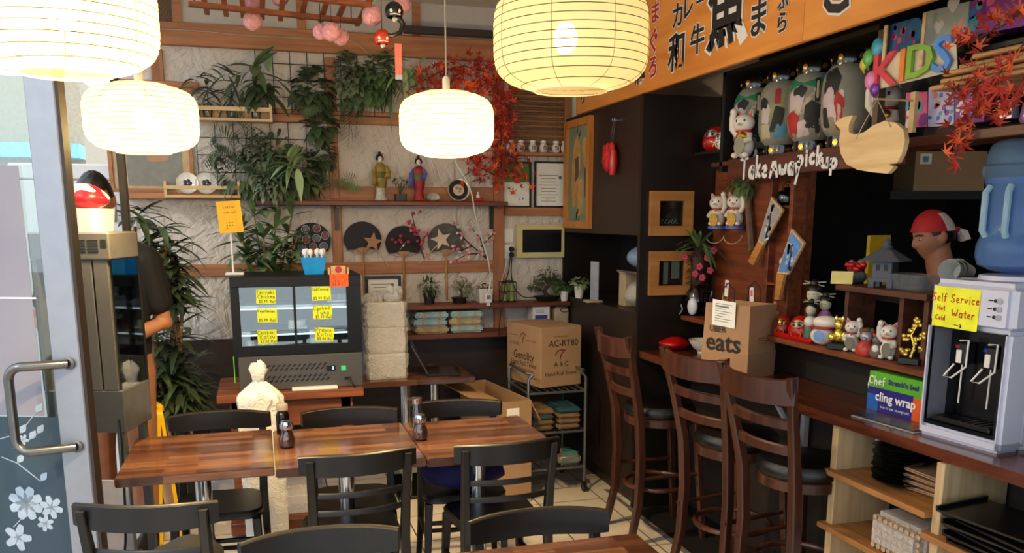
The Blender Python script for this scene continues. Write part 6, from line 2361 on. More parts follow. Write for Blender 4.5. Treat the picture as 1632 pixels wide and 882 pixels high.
# daruma on the little ledge behind the compartment
def daruma(label, loc, r, rot, face, body, group=None):
    t = thing('daruma_doll', label, 'daruma doll', loc, rot, group)
    g = G().lathe([(0, 0), (.6 * r, .02 * r), (.95 * r, .35 * r), (1.0 * r, .75 * r), (.9 * r, 1.25 * r), (.62 * r, 1.7 * r), (.3 * r, 1.92 * r), (0, 1.97 * r)], 22)
    g.build('body', body, t)
    g = G().sph((0, -.52 * r, 1.22 * r), (.6 * r, .42 * r, .46 * r), 16, 10)
    g.build('face', face, t)
    g = G()
    for sx in (-1, 1):
        g.sph((sx * .24 * r, -.92 * r, 1.28 * r), (.13 * r, .06 * r, .13 * r), 10, 6)
        g.tube([(sx * .08 * r, -.92 * r, 1.45 * r), (sx * .28 * r, -.9 * r, 1.52 * r), (sx * .42 * r, -.78 * r, 1.45 * r)], .05 * r, 6)
        g.tube([(sx * .05 * r, -.95 * r, 1.03 * r), (sx * .25 * r, -.92 * r, .98 * r), (sx * .42 * r, -.8 * r, 1.0 * r)], .04 * r, 6)
    g.build('features', INK, t)
    g = G()
    for sx in (-1, 1):
        g.tube([(sx * .15 * r, -1.0 * r, .75 * r), (sx * .45 * r, -.9 * r, .6 * r), (sx * .3 * r, -.93 * r, .3 * r)], .05 * r, 6)
    g.build('gold_swirl', GOLD, t)


p = A(1117, 240, X=2.43)
daruma('red daruma doll on the small dark ledge left of the lantern shelf', (2.43, 4.36, 2.0556), .068, OUT, mat('daruma_face', (.85, .80, .72), .5), RED)
daruma('white ball figure beside the red daruma on the small dark ledge', (2.40, 4.21, 2.0556), .05, OUT, CERAM, CERAM)

# kids packs
def block(name, label, cat_, pts_px, X, th, m, extra=None, group=None, r=.0):
    M, poly = polyX(pts_px, X)
    t = thing(name, label, cat_, M=M, group=group)
    if r:
        poly = rounded(poly, r)
    G().prism(poly, th, T(0, 0, -th)).build('box', m, t, smooth=False)
    if extra:
        g = G()
        ms = extra(g, poly)
        g.build('print', ms, t, smooth=False)
    return t


PK = [mat('kid_pink', (.86, .35, .55), .4), mat('kid_purple', (.52, .22, .55), .4), mat('kid_teal', (.25, .60, .68), .4), mat('kid_white', (.86, .85, .84), .4), mat('kid_orange', (.88, .50, .28), .4), mat('kid_blue', (.22, .42, .72), .4)]


def dots(n, cols, rr, seed):
    def f(g, poly):
        rnd = random.Random(seed)
        xs, ys = [p[0] for p in poly], [p[1] for p in poly]
        for k in range(n):
            g.mi = k % len(cols)
            x = rnd.uniform(min(xs) * .78, max(xs) * .78)
            y = rnd.uniform(min(ys) * .7, max(ys) * .7)
            r = rr * rnd.uniform(.6, 1.2)
            g.prism(rounded([(x - r, y - r), (x + r, y - r * .8), (x + r * .9, y + r), (x - r * .8, y + r)], r), .0008, T(0, 0, .0002))
        return cols
    return f


block('tin_case', 'blue patterned case standing on the upper shelf above the letters K and I', 'case', [(1412, 88), (1409, 60), (1416, 40), (1468, 26), (1473, 75)], 2.34, .09, mat('blue_fabric_case', (.16, .42, .62), .5, var=.3, scale=30), dots(16, [PK[0], PK[5], PK[1]], .012, 3), r=.03)
def hearts(g, poly):
    for x, y, s in ((.03, .06, .03), (-.03, .0, .026), (.0, -.07, .02)):
        g.prism(rounded([(x, y - s), (x + s, y + s * .2), (x + s * .55, y + s * .9), (x, y + s * .4), (x - s * .55, y + s * .9), (x - s, y + s * .2)], s * .3), .0008, T(0, 0, .0002))
    return [PK[3]]


block('gift_box', 'pale grey box with white hearts standing on the upper shelf above the letter S', 'box', [(1473, 75), (1472, 20), (1545, 2), (1540, 62)], 2.33, .09, mat('pale_grey_pack', (.66, .70, .68), .4, var=.06), hearts)
block('school_bag', 'purple rounded bag with a colourful print at the top of the kids shelf', 'bag', [(1528, 60), (1538, 15), (1560, -8), (1625, -22), (1640, -5), (1640, 40)], 2.335, .10, PK[1], dots(9, [PK[0], PK[2], PK[5]], .022, 8), r=.03)
block('sticker_pack', 'shiny pink and teal pack standing on the lower kids shelf', 'pack', [(1443, 204), (1444, 148), (1478, 146), (1478, 202)], 2.34, .03, PK[0], dots(7, [PK[2], PK[3], PK[1]], .022, 12))
block('sticker_pack', 'white pack dotted with coloured motifs on the lower kids shelf', 'pack', [(1479, 203), (1480, 140), (1520, 130), (1520, 199)], 2.33, .03, mat('lilac_white_pack', (.72, .70, .82), .35), dots(18, [PK[5], PK[4], PK[1], PK[2]], .009, 15))
block('sticker_pack', 'purple shiny pack half behind the hanging maple leaves', 'pack', [(1522, 198), (1522, 130), (1568, 124), (1568, 194)], 2.33, .03, PK[1], dots(8, [PK[3], PK[0]], .015, 19))
block('sticker_pack', 'small silver pack behind the maple leaves near the magenta toy', 'pack', [(1590, 190), (1590, 160), (1612, 158), (1612, 188)], 2.30, .03, mat('silver_pack', (.62, .62, .70), .25, .4), dots(4, [PK[0], PK[2]], .012, 22))
p = A(1622, 186, X=2.28)
t = thing('toy_figure', 'little toy figure with a magenta cap at the right end of the kids shelf', 'toy', (2.345, p.y, 1.9806), OUT)
G().lathe([(.03, 0), (.042, .02), (.036, .07), (.02, .085), (0, .085)], 16).build('body', mat('shiny_lilac', (.66, .50, .72), .2, .3), t)
G().sph((0, -.005, .115), (.04, .038, .036), 14, 10).build('head', mat('toy_face', (.80, .72, .62), .5), t)
G().lathe([(.055, .118), (.058, .125), (.045, .15), (.025, .17), (0, .175)], 16).build('cap', mat('magenta_cap', (.66, .14, .55), .3), t)
# KIDS letters and balloons hanging from the shelf front
t = thing('kids_sign', 'colourful KIDS letters with balloons hanging before the upper kids shelf', 'sign', (2.20, A(1450, 110, X=2.2).y, A(1450, 110, X=2.2).z))
B0 = Matrix.Translation(t.location).inverted()
for ch, px, py, hp, m in (('K', 1409, 115, 52, mat('letter_red', (.82, .25, .30), .3, var=.1)), ('I', 1439, 107, 50, mat('letter_orange', (.90, .52, .22), .3)), ('D', 1466, 99, 52, mat('letter_green', (.52, .70, .22), .3)), ('S', 1502, 89, 56, mat('letter_blue', (.30, .55, .85), .3))):
    M = B0 @ SG(px, py, 2.2)
    s_ = S(A(px, py, X=2.2))
    h = hp * s_
    g = G()
    text(g, ch, h * 1.38, M, off=h * .02, ext=.006, sx=1.25)
    g.build('letter', m, t, smooth=False)
    hw_ = h * .62
g = G()
M_, poly = polyX([(1392, 143), (1392, 92), (1520, 60), (1522, 112)], 2.2)
g.prism(poly, .003, B0 @ M_ @ T(0, 0, -.012))
g.build('backing_card', mat('cream_backing', (.80, .74, .62), .6), t, smooth=False)
for px, py, r, m in ((1399, 75, 13, PK[2]), (1384, 92, 12, mat('balloon_green', (.35, .62, .30), .3)), (1377, 102, 9, mat('balloon_yellow', (.78, .72, .25), .3)), (1388, 128, 13, mat('balloon_pink', (.84, .50, .70), .3)), (1394, 142, 10, mat('balloon_violet', (.42, .16, .58), .3))):
    p = A(px, py, X=2.2)
    q = p - t.location
    rr = r * S(p)
    G().sph(q, (rr * .5, rr, rr * 1.1), 14, 10).tube([q - V((0, 0, rr)), q - V((-.005, 0, rr * 1.6))], [.006, .002], 5).build('balloon', m, t)
for y in (.13, -.06):
    G().bx(-.003, .003, y, y + .015, .0, .17).build('hanger', PALEW, t, smooth=False)
# whale sign
pts = [(1333, 196), (1347, 187), (1363, 184), (1356, 199), (1356, 211), (1365, 215), (1380, 211), (1395, 200), (1413, 193), (1431, 196), (1443, 207), (1446, 224), (1441, 245), (1433, 260), (1420, 262), (1428, 266), (1418, 277), (1395, 275), (1370, 271), (1352, 262), (1343, 245), (1340, 225), (1343, 208)]
M, poly = polyX(pts, 2.12)
t = thing('whale_sign', 'pale wooden whale cut-out hanging by a string from the takeaway shelf', 'sign', M=M)
WHW = wood('whale_pine', (.76, .62, .42), (.88, .77, .58), .5, axis=0, sc=8, stretch=10)
G().prism(rounded(poly, .005, 3), .018, T(0, 0, -.009)).build('board', WHW, t, smooth=False)
MI = M.inverted()
nail = MI @ A(1398, 158, X=2.12)
a_, b_ = MI @ A(1368, 222, X=2.12), MI @ A(1424, 203, X=2.12)
G().tube([a_ + V((0, 0, .011)), nail, b_ + V((0, 0, .011))], .0022, 5).build('string', mat('twine', (.7, .62, .48)), t)
G().bx(nail.x - .012, nail.x + .012, nail.y - .11, nail.y + .03, -.165, -.15).tube([nail + V((0, 0, -.15)), nail + V((0, 0, .01))], .004, 6).build('hanger', PALEW, t)
# stack of long wooden boards over the kids shelf
for i, (dx, dy, z, lb) in enumerate(((.0, .0, 2.09, 'lowest'), (.01, -.03, 2.107, 'second'), (-.01, -.06, 2.124, 'third'), (.02, -.09, 2.141, 'fourth'), (.0, -.16, 2.158, 'topmost'))):
    o = G().bx(-.14, .14, -1.15, 0, 0, .015, bev=.003).build('wooden_board', wood('board_honey', (.50, .32, .14), (.76, .56, .30), .35, axis=1, sc=9), smooth=False)
    o.location = (2.19 + dx, A(1482, 135, X=2.05).y + dy, z)
    tag(o, 'long honey-coloured wooden board, %s of the stack above the maple leaves' % lb, 'board', 'stacked wooden boards at top right')
g = G().bx(2.32, 2.34, 1.3, 1.315, 1.9806, 2.0895).bx(2.32, 2.34, 2.0, 2.015, 1.9806, 2.0895).bx(2.32, 2.345, 1.3, 2.015, 2.06, 2.0895)
tag(g.build('board_rest', DK, smooth=False), 'dark rest carrying the stacked boards on the kids shelf', 'rest')
garland('maple_branch', 'orange-red maple branch hanging over the boards and the kids packs at top right',
        [[A(1640, 5, X=1.98), A(1600, 40, X=2.0), A(1560, 60, X=2.02), A(1525, 70, X=2.03)], [A(1640, 60, X=1.96), A(1590, 120, X=2.0), A(1560, 165, X=2.02), A(1535, 210, X=2.02), A(1522, 250, X=2.02)], [A(1590, 120, X=2.0), A(1545, 140, X=2.03), A(1520, 150, X=2.04)], [A(1560, 165, X=2.02), A(1600, 175, X=2.0), A(1600, 150, X=2.0)]], 170, .036, .026, (-.6, -.8, .1), 9, .003)
# ---------------------------------------------------------------- serving-window things
# orchid in a black ornate vase
ZL = 1.1506
p = A(1108, 500, X=2.38)
t = thing('vase_plant', 'spiky green plant with pink flowers on a shaggy trunk in a black vase', 'plant', (2.385, p.y, ZL), OUT)
g = G().lathe([(.05, 0), (.055, .01), (.03, .02), (.035, .04), (.065, .08), (.06, .13), (.04, .16), (.045, .175), (0, .175)], 20)
for s_ in (-1, 1):
    g.tube([(s_ * .055, 0, .13), (s_ * .10, -.01, .14), (s_ * .10, -.02, .08), (s_ * .075, -.02, .03), (s_ * .09, -.03, 0.0)], .010, 8)
g.build('vase', BLKL, t)
G().sph((.01, -.06, .055), (.032, .02, .05), 14, 10).build('white_ornament', mat('mirror_white', (.8, .82, .86), .15), t)
g = G()
rnd = random.Random(4)
g.tube([(0, 0, .16), (.01, 0, .24), (0, 0, .32), (.01, 0, .38)], [.04, .045, .042, .03], 10)
for k in range(150):
    a, z = rnd.uniform(0, 2 * PI), rnd.uniform(.17, .37)
    g.leaf((.04 * math.cos(a), .04 * math.sin(a), z), (math.cos(a), math.sin(a), rnd.uniform(-.5, .8)), .035, .012, .3, n=3)
g.build('trunk', BARK, t, ang=180)
g = G()
for k in range(34):
    a = rnd.uniform(0, 2 * PI)
    g.leaf((.01, -.02, .38), (math.cos(a), math.sin(a) * .6 - .45, rnd.uniform(.1, 1.3)), rnd.uniform(.16, .26), .022, rnd.uniform(.2, .9), n=7)
g.build('leaves', LEAFB, t, ang=180)
g = G()
for x, y, z in ((.05, -.06, .28), (.08, -.03, .33), (-.05, -.05, .33), (.10, -.03, .26), (.07, -.06, .22), (.11, -.02, .37), (.03, -.07, .24)):
    for k in range(5):
        a = 2 * PI * k / 5
        g.sph((x + .012 * math.cos(a), y - .01, z + .012 * math.sin(a)), (.011, .006, .011), 7, 5)
    g.tube([(0, 0, .3), (x * .6, y * .6, z + .02), (x, y, z)], .002, 4)
g.build('flowers', PINKF, t)
# green bunch with berries and a stick on the pine panel
p = A(1186, 290, X=2.46)
t = thing('dried_bunch', 'green leafy bunch with red berries and a long twig on the pine panel', 'plant', (2.498, p.y, p.z))
g = G()
mass(g, (-.045, 0, 0), (.04, .11, .06), 130, .04, .02, ybias=-.2)
g.build('foliage', LEAFB, t, ang=180)
g = G()
for k in range(7):
    g.sph((-.06, .11 + rnd.uniform(-.02, .03), .02 + rnd.uniform(-.03, .04)), .009, 8, 6)
g.build('berries', RED, t)
q0, q1 = A(1193, 325, X=2.47) - t.location, A(1199, 400, X=2.47) - t.location
G().tube([(-.03, -.02, 0), (-.03, q0.y, q0.z), (-.03, q1.y, q1.z)], [.012, .018, .02], 8).build('stick', mat('grey_stick', (.38, .28, .20), .8, var=.3), t)
# teapot and red doll in the rack
p = A(1238, 328, X=2.5)
t = thing('teapot', 'black iron teapot on the upper cross shelf of the narrow rack', 'teapot', (2.50, (A(1222, 400, X=2.46).y + A(1256, 400, X=2.46).y) / 2, A(1238, 328, X=2.46).z + .0006))
G().lathe([(.03, 0), (.05, .015), (.055, .04), (.045, .065), (.025, .075), (0, .078)], 20).build('body', BLKL, t)
G().lathe([(.024, .077), (.02, .086), (.006, .09), (.009, .10), (0, .104)], 14).build('lid', BLKL, t)
G().tube([(0, .045, .03), (0, .075, .05), (0, .085, .07)], [.012, .009, .006], 8).build('spout', BLKL, t)
G().tube([(0, .05 * math.cos(a), .06 + .055 * math.sin(a)) for a in [PI * j / 10 for j in range(11)]], .004, 6).build('handle', BLKL, t)
t = thing('red_doll', 'small red and white doll on the lower cross shelf of the narrow rack', 'doll', (2.50, A(1240, 400, X=2.46).y, A(1238, 452, X=2.46).z + .0006), OUT)
G().lathe([(.03, 0), (.042, .02), (.036, .06), (.018, .085), (0, .086)], 16).build('body', RED, t)
G().sph((0, -.005, .105), (.024, .024, .026), 12, 8).build('head', CERAM, t)
# hagoita paddles
def paddle(label, pts, hand_px, X, face_cols, seed):
    M, poly = polyX(pts, X)
    t = thing('paddle_bat', label, 'paddle', M=M, group='decorated wooden paddles')
    G().prism(poly, .012, T(0, 0, -.006)).build('blade', PALEW, t, smooth=False)
    MI = M.inverted()
    hp = [MI @ A(px, py, X=X) for px, py in hand_px]
    G().prism([(q.x, q.y) for q in hp], .016, T(0, 0, -.008)).build('handle', wood('paddle_handle', (.64, .42, .20), (.78, .56, .30), .4), t, smooth=False)
    g = G()
    c = V((sum(q[0] for q in poly) / len(poly), sum(q[1] for q in poly) / len(poly), 0))
    ins = [(c.x + (x - c.x) * .88, c.y + (y - c.y) * .9) for x, y in poly]
    g.prism(ins, .001, T(0, 0, .006))
    rnd = random.Random(seed)
    ax = (V((*poly[0], 0)) - V((*poly[len(poly) // 2], 0)))
    for k in range(16):
        g.mi = 1 + k % (len(face_cols) - 1)
        u = rnd.uniform(-.36, .36)
        q = c + ax * u + V((rnd.uniform(-.02, .02), 0, 0))
        r = rnd.uniform(.006, .014)
        g.prism(rounded([(q.x - r, q.y - r), (q.x + r, q.y - r * .6), (q.x + r * .8, q.y + r), (q.x - r * .7, q.y + r * 1.2)], r), .0008, T(0, 0, .007))
    g.mi = len(face_cols) - 1
    g.tube([c + ax * -.3 + V((0, 0, .008)), c + ax * 0 + V((.012, 0, .008)), c + ax * .22 + V((.008, 0, .008))], .006, 5, flat=(1, 1))
    g.build('picture', face_cols, t, smooth=False)


SKY_, WHT_, DKP = mat('paddle_sky', (.52, .64, .78), .5, var=.2), mat('paddle_white', (.80, .82, .86), .5), mat('paddle_dark', (.12, .13, .18), .5)
paddle('grey-blue decorated paddle leaning on the narrow rack, plain handle downward', [(1231, 314), (1249, 335), (1218, 391), (1209, 386)], [(1209, 386), (1218, 391), (1202, 423), (1194, 417)], 2.435, [mat('paddle_grey', (.62, .62, .62), .5), SKY_, WHT_, DKP], 2)
paddle('bright blue decorated paddle with wrapped handle right of the narrow rack', [(1263, 365), (1283, 388), (1257, 438), (1240, 436)], [(1240, 436), (1252, 438), (1243, 478), (1236, 478)], 2.42, [mat('paddle_blue', (.36, .56, .82), .5, var=.3), WHT_, mat('paddle_pale', (.66, .70, .86), .5), DKP], 6)
# little bamboo stall with paper flags behind the bag
ya, yb = A(1152, 480, X=2.36).y, A(1236, 480, X=2.36).y
t = thing('bamboo_stall', 'miniature bamboo stall with paper flags behind the kraft paper bag', 'ornament', (2.36, yb, ZL))
w = ya - yb
BAM = mat('bamboo_post', (.66, .50, .26), .45, var=.15)
for y in (0, w):
    G().tube([(0, y, 0), (0, y, .05), (0, y, .10), (0, y, .155)], .009, 10).build('post', BAM, t)
G().tube([(0, 0, .115), (0, w, .12)], .004, 6).build('crossbar', BAM, t)
G().bx(.0, .07, .02, w - .02, 0, .06, bev=.003).build('white_tray', CERAM, t, smooth=False)
for y, z, rr, m in ((w * .88, .205, .1, PAPER), (w * .38, .185, -.2, PAPER)):
    g = G().box((0, 0, 0), (.003, .035, .085), T(-.015, y, z - .02) @ Matrix.Rotation(rr * .5, 4, 'X'))
    g.mi = 1
    g.box((0, 0, 0), (.0036, .018, .03), T(-.0152, y, z - .005) @ Matrix.Rotation(rr * .5, 4, 'X'))
    g.mi = 2
    g.tube([(-.01, y, .06), (-.01, y, z)], .002, 5)
    g.build('paper_flag', [PAPER, PK[0], BAM], t, smooth=False)
g = G()
for k in range(9):
    g.sph((.02 + rnd.uniform(-.01, .03), .03 + (w - .06) * k / 8, .075 + rnd.uniform(0, .02)), (.014, .014, .016), 8, 6)
g.build('food_models', mat('food_mix', (.78, .68, .45), .5, var=.5, scale=40), t)
# paper carrier bag on the counter
zb0 = .9506
P0 = A(1190, 606, Z=.95)
a = R_(22)
w, dpt, hh = .245, .165, .345
M0 = frame((P0.x, P0.y, zb0), (math.cos(a), math.sin(a), 0), (0, 0, 1))   # x: right face, y: left face going away
t = thing('paper_carrier_bag', 'brown kraft paper carrier bag with black print and receipt on the bar counter', 'bag', M=M0)
wr, wl = .21, .27
g = G()
tw = [0.012, -.006]
vs = []
for z, k in ((0, 0), (hh * .35, 1), (hh * .36, 0), (hh, 2)):
    o = (0, .003, -.006)[k]
    vs += [(-o, -o, z), (wr + o, -o, z), (wr + o, wl / 2, z), (wr + o, wl + o, z), (-o, wl + o, z), (-o + (.0 if k < 2 else -.004), wl / 2, z)]
fs = []
for r_ in range(3):
    for i in range(6):
        fs.append([r_ * 6 + i, r_ * 6 + (i + 1) % 6, (r_ + 1) * 6 + (i + 1) % 6, (r_ + 1) * 6 + i])
fs.append([0, 5, 4, 3, 2, 1])
g.add(vs, fs)
g.build('bag_body', KRAFT, t, smooth=False)
g = G().bx(.004, wr - .004, .004, wl - .004, hh * .90, hh * .92)
g.build('folded_top', KRAFT, t, smooth=False)
ML = frame((-.0032, wl / 2, 0), (0, -1, 0), (-1, 0, 0))
g = G()
text(g, 'eats', .128, ML @ T(-.01, .158, .0012), off=.0022)
text(g, 'UBER', .042, ML @ T(-.045, .222, .001), off=.0002)
g.build('print', mat('bag_black_print', (.10, .09, .08), .7), t, smooth=False)
MR = frame((wr / 2, -.0036, 0), (1, 0, 0), (0, -1, 0))
g = G()
for k, ww in enumerate((.07, .09, .06)):
    g.box((0, .19 - .012 * k, 0), (ww, .003, .0006), MR)
g.build('small_print', mat('bag_faint_print', (.42, .30, .20), .7), t, smooth=False)
g = G()
MT_ = ML @ T(-.01, .30, .004) @ Matrix.Rotation(.08, 4, 'X') @ rz(-.06)
g.box((0, 0, 0), (.135, .125, .0012), MT_)
g.mi = 1
for k in range(8):
    g.box((-.01 * (k % 3), .045 - .012 * k, .0008), (.10 - .02 * (k % 3), .0028 if k != 1 else .008, .0006), MT_)
g.build('receipt', [PAPER, mat('grey_print_ink', (.4, .4, .4))], t, smooth=False)
for s_ in (0, 1):
    x0 = .003 if s_ == 0 else wr - .003
    G().tube([(x0, wl * .35, hh - .01), (x0 + .004, wl * .38, hh + .07), (x0, wl * .5, hh + .10), (x0 + .004, wl * .62, hh + .07), (x0, wl * .65, hh - .01)], .003, 6).build('handle', mat('dark_cord', (.10, .08, .07), .7), t)
# bowl, red pouch
p = A(1113, 566, Z=.95)
t = thing('ceramic_bowl', 'white ribbed ceramic bowl on the bar counter left of the kraft bag', 'bowl', (p.x + .05, p.y + .04, .9506))
prof = [(.03, 0), (.032, .01), (.03, .012), (.055, .03), (.075, .06), (.082, .078), (.079, .078), (.07, .058), (.045, .025), (0, .018)]
G().lathe(prof, 36).build('bowl', CERAM, t)
G().lathe([(.0695, .057), (.0, .059)], 24).build('contents', mat('brown_rice', (.62, .52, .36), .7, var=.5, scale=90), t)
p = A(1072, 561, Z=.95)
t = sack('red_pouch', 'shiny red pouch lying on the far end of the bar counter', 'pouch', (p.x + .04, p.y + .06, .9506), (.10, .075, .036), RED, 8, .4)
# shelf figurines
def figs(px, py, X=2.36):
    return A(px, py, X=X)


DARK = mat('dark_base', (.05, .05, .05), .4)
def lp(px, X=2.36):
    """on the ledge under photo column px"""
    lo_, hi = 1.0, 5.0
    for _ in range(40):
        m = (lo_ + hi) / 2
        q = V((X, m, ZL)) - ORI
        x = CX + F * q.dot(RT) / q.dot(FWD)
        if x > px:
            lo_ = m
        else:
            hi = m
    return (X, (lo_ + hi) / 2, ZL)


daruma('gold-faced red daruma doll at the left end of the figurine ledge', lp(1248), .052, OUT, GOLD, mat('deep_red', (.50, .05, .06), .35))
daruma('white-faced red daruma doll right of the gold-faced one', lp(1275), .056, OUT, mat('daruma_cream', (.80, .76, .60), .5), RED)
t = thing('red_cushion', 'long red and white cushion along the left of the figurine ledge', 'cushion', (2.318, lp(1275)[1], ZL), 0)
G().box((0, 0, .012), (.03, .30, .022), bev=.009, seg=3).build('body', RED, t)
def stick_doll(label, loc, h, robe, group):
    t = thing('wooden_doll', label, 'doll', loc, OUT, group)
    k = h / .2
    G().lathe([(.028 * k, 0), (.034 * k, .01 * k), (.026 * k, .06 * k), (.03 * k, .10 * k), (.014 * k, .125 * k), (0, .126 * k)], 16).build('robe', robe, t)
    g = G().sph((0, -.003, .15 * k), (.024 * k, .023 * k, .027 * k), 14, 10)
    g.mi = 1
    for s_ in (-1, 1):
        g.sph((s_ * .008 * k, -.0245 * k, .153 * k), (.003 * k, .002 * k, .0015 * k), 6, 4)
    g.build('head', [mat('doll_sage_face', (.72, .72, .62), .5), INK], t)
    g = G().sph((0, .004, .165 * k), (.026 * k, .025 * k, .02 * k), 12, 8).sph((0, 0, .188 * k), (.016 * k, .016 * k, .014 * k), 10, 6)
    g.build('hair', HAIR, t)
    G().tube([(-.04 * k, -.005, .185 * k), (.04 * k, -.005, .195 * k)], .0025 * k, 5).tube([(-.035 * k, -.005, .195 * k), (.035 * k, -.005, .18 * k)], .002 * k, 5).build('hairpin', mat('pale_pin', (.6, .6, .55)), t)


x, y, z = lp(1290, 2.42)
stick_doll('tall wooden doll with black pinned hair behind the others on the ledge', (2.43, y, z), .27, mat('brown_red_robe', (.30, .10, .08), .5, var=.3), 'wooden dolls with pinned hair')
x, y, z = lp(1290, 2.365)
stick_doll('small wooden doll in green and red in front of the tallest doll', (2.368, y + .005, z), .19, mat('sage_robe', (.32, .48, .40), .5, var=.4, scale=30), 'wooden dolls with pinned hair')
x, y, z = lp(1312, 2.44)
stick_doll('wooden doll in a lilac robe leaning behind the white cat', (2.44, y, z), .22, mat('lilac_robe', (.62, .42, .62), .5), 'wooden dolls with pinned hair')
# reclining white cat and blue-marked cat
x, y, z = lp(1311, 2.352)
t = thing('cat_figurine', 'plump white cat figurine with a blue flower, lying cat on its back', 'cat figurine', (2.35, y, z), OUT)
g = G().sph((0, 0, .042), (.055, .045, .042), 16, 10).sph((.01, 0, .10), (.062, .035, .030), 16, 10).sph((-.058, -.01, .10), (.026, .024, .024), 12, 8).sph((.075, 0, .11), (.022, .018, .018), 10, 8)
g.build('body', CATW, t)
G().lathe([(.022, 0), (.024, .004), (0, .006)], 16, T(0, -.043, .045) @ Matrix.Rotation(PI / 2, 4, 'X')).build('blue_flower', mat('pale_blue_glaze', (.42, .56, .78), .4), t)
G().tube([(.055 * math.cos(a_), .04 * math.sin(a_), .078) for a_ in [2 * PI * j / 16 for j in range(16)]], .006, 6, closed=True).build('red_cord', RED, t)
def gold_ornament(label, loc, kind, group):
    t = thing('gold_ornament', label, 'ornament', loc, OUT, group)
    G().bx(-.04, .04, -.03, .03, 0, .028, bev=.004).build('base', DARK, t, smooth=False)
    g = G()
    if kind:
        g.tube([(0, 0, .028), (.01, 0, .07), (-.005, 0, .11), (.012, 0, .15)], [.008, .006, .005, .003], 6)
        for c in ((.02, 0, .09), (-.02, -.005, .10), (.0, 0, .14), (.015, 0, .165), (.04, 0, .06), (-.03, -.01, .05), (-.01, -.02, .045), (.035, -.005, .12)):
            for j in range(5):
                g.sph((c[0] + rnd.uniform(-.012, .012), c[1] + rnd.uniform(-.008, .008), c[2] + rnd.uniform(-.012, .012)), .009, 7, 5)
    else:
        g.sph((0, 0, .06), (.022, .018, .03), 12, 8).sph((0, -.005, .105), (.02, .018, .022), 12, 8).sph((-.028, -.005, .05), (.014, .012, .02), 8, 6).sph((.026, -.006, .055), (.012, .012, .024), 8, 6).sph((.014, 0, .13), (.008, .006, .014), 6, 5).sph((-.014, 0, .13), (.008, .006, .014), 6, 5)
    g.build('gold_figure', mat('bright_gold', (.90, .78, .36), .18, .8), t)


x, y, z = lp(1334, 2.332)
gold_ornament('little gold animal on a black base in the middle of the ledge', (2.335, y, z), 0, 'gold ornaments on the ledge')
x, y, z = lp(1447, 2.35)
gold_ornament('little gold tree on a black base at the right end of the ledge', (2.36, y, z), 1, 'gold ornaments on the ledge')
x, y, z = lp(1357)
cat('small white lucky cat with a big raised paw, left of the red-robed figure', (2.36, y, z), .145, OUT + .1, 'cats on the ledge', 1, CGRN)
x, y, z = lp(1413)
cat('white lucky cat with red inner ears next to the gold tree', (2.365, y, z), .155, OUT, 'cats on the ledge', -1, CGRN)
x, y, z = lp(1379, 2.335)
t = thing('robed_figurine', 'silver-faced figurine in a red robe between the two white cats', 'figurine', (2.335, y, z), OUT)
G().lathe([(.034, 0), (.040, .01), (.036, .04), (.022, .06), (0, .062)], 16).build('robe', mat('red_patterned_robe', (.68, .18, .14), .4, var=.4, scale=60), t)
g = G().sph((0, -.002, .078), (.025, .024, .024), 14, 10).sph((0, -.022, .072), (.010, .012, .008), 8, 6)
g.build('head', mat('silver_face', (.66, .64, .68), .25, .4), t)
g = G().sph((0, .0, .103), (.02, .018, .012), 10, 6).sph((-.02, 0, .10), (.012, .008, .014), 8, 6).sph((.02, 0, .10), (.012, .008, .014), 8, 6)
g.build('cap', mat('brown_cap', (.35, .26, .18), .6), t)
x, y, z = lp(1396, 2.35)
t = thing('badger_figurine', 'small grey and cream figurine with red ear, right of the red-robed one', 'figurine', (2.352, y, z), OUT)
G().lathe([(.022, 0), (.03, .015), (.027, .04), (.015, .055), (0, .056)], 14).build('body', mat('grey_brown_glaze', (.42, .37, .33), .35, var=.3), t)
g = G().sph((0, -.003, .068), (.02, .019, .019), 12, 8)
g.mi = 1
g.sph((-.013, 0, .086), (.008, .005, .010), 8, 6).sph((.013, 0, .086), (.008, .005, .010), 8, 6)
g.mi = 2
g.sph((0, -.022, .035), (.014, .008, .018), 10, 6)
g.build('head', [mat('grey_glaze', (.36, .36, .36), .3), CATR, CATW], t)
# bench on the ledge with things on it
y0, y1 = A(1328, 465, X=2.33).y, A(1473, 478, X=2.33).y
zt = A(1400, 462, X=2.33).z
t = thing('display_bench', 'small dark wooden bench on the figurine ledge carrying the stone lantern', 'bench', (2.43, (y0 + y1) / 2, ZL))
BW = wood('bench_wood', (.22, .12, .08), (.36, .20, .13), .5, axis=1)
hw_ = (y0 - y1) / 2
G().bx(-.09, .08, -hw_, hw_, zt - ZL - .022, zt - ZL).build('bench_top', BW, t, smooth=False)
for y in (-hw_ + .03, -hw_ + .16, hw_ - .04):
    G().bx(-.06, .075, y - .012, y + .012, 0, zt - ZL - .022).build('leg', BW, t, smooth=False)
zt += .0006
p = A(1405, 460, X=2.42)
t = thing('stone_lantern', 'blue-grey toy stone lantern with a pyramid roof on the small bench', 'lantern', (2.43, p.y, zt), OUT)
t.scale = (.72, .72, .8)
SLT = mat('blue_grey_stone', (.30, .32, .37), .6, var=.12)
def sq(r):
    return rounded([(-r, -r), (r, -r), (r, r), (-r, r)], r * .2)


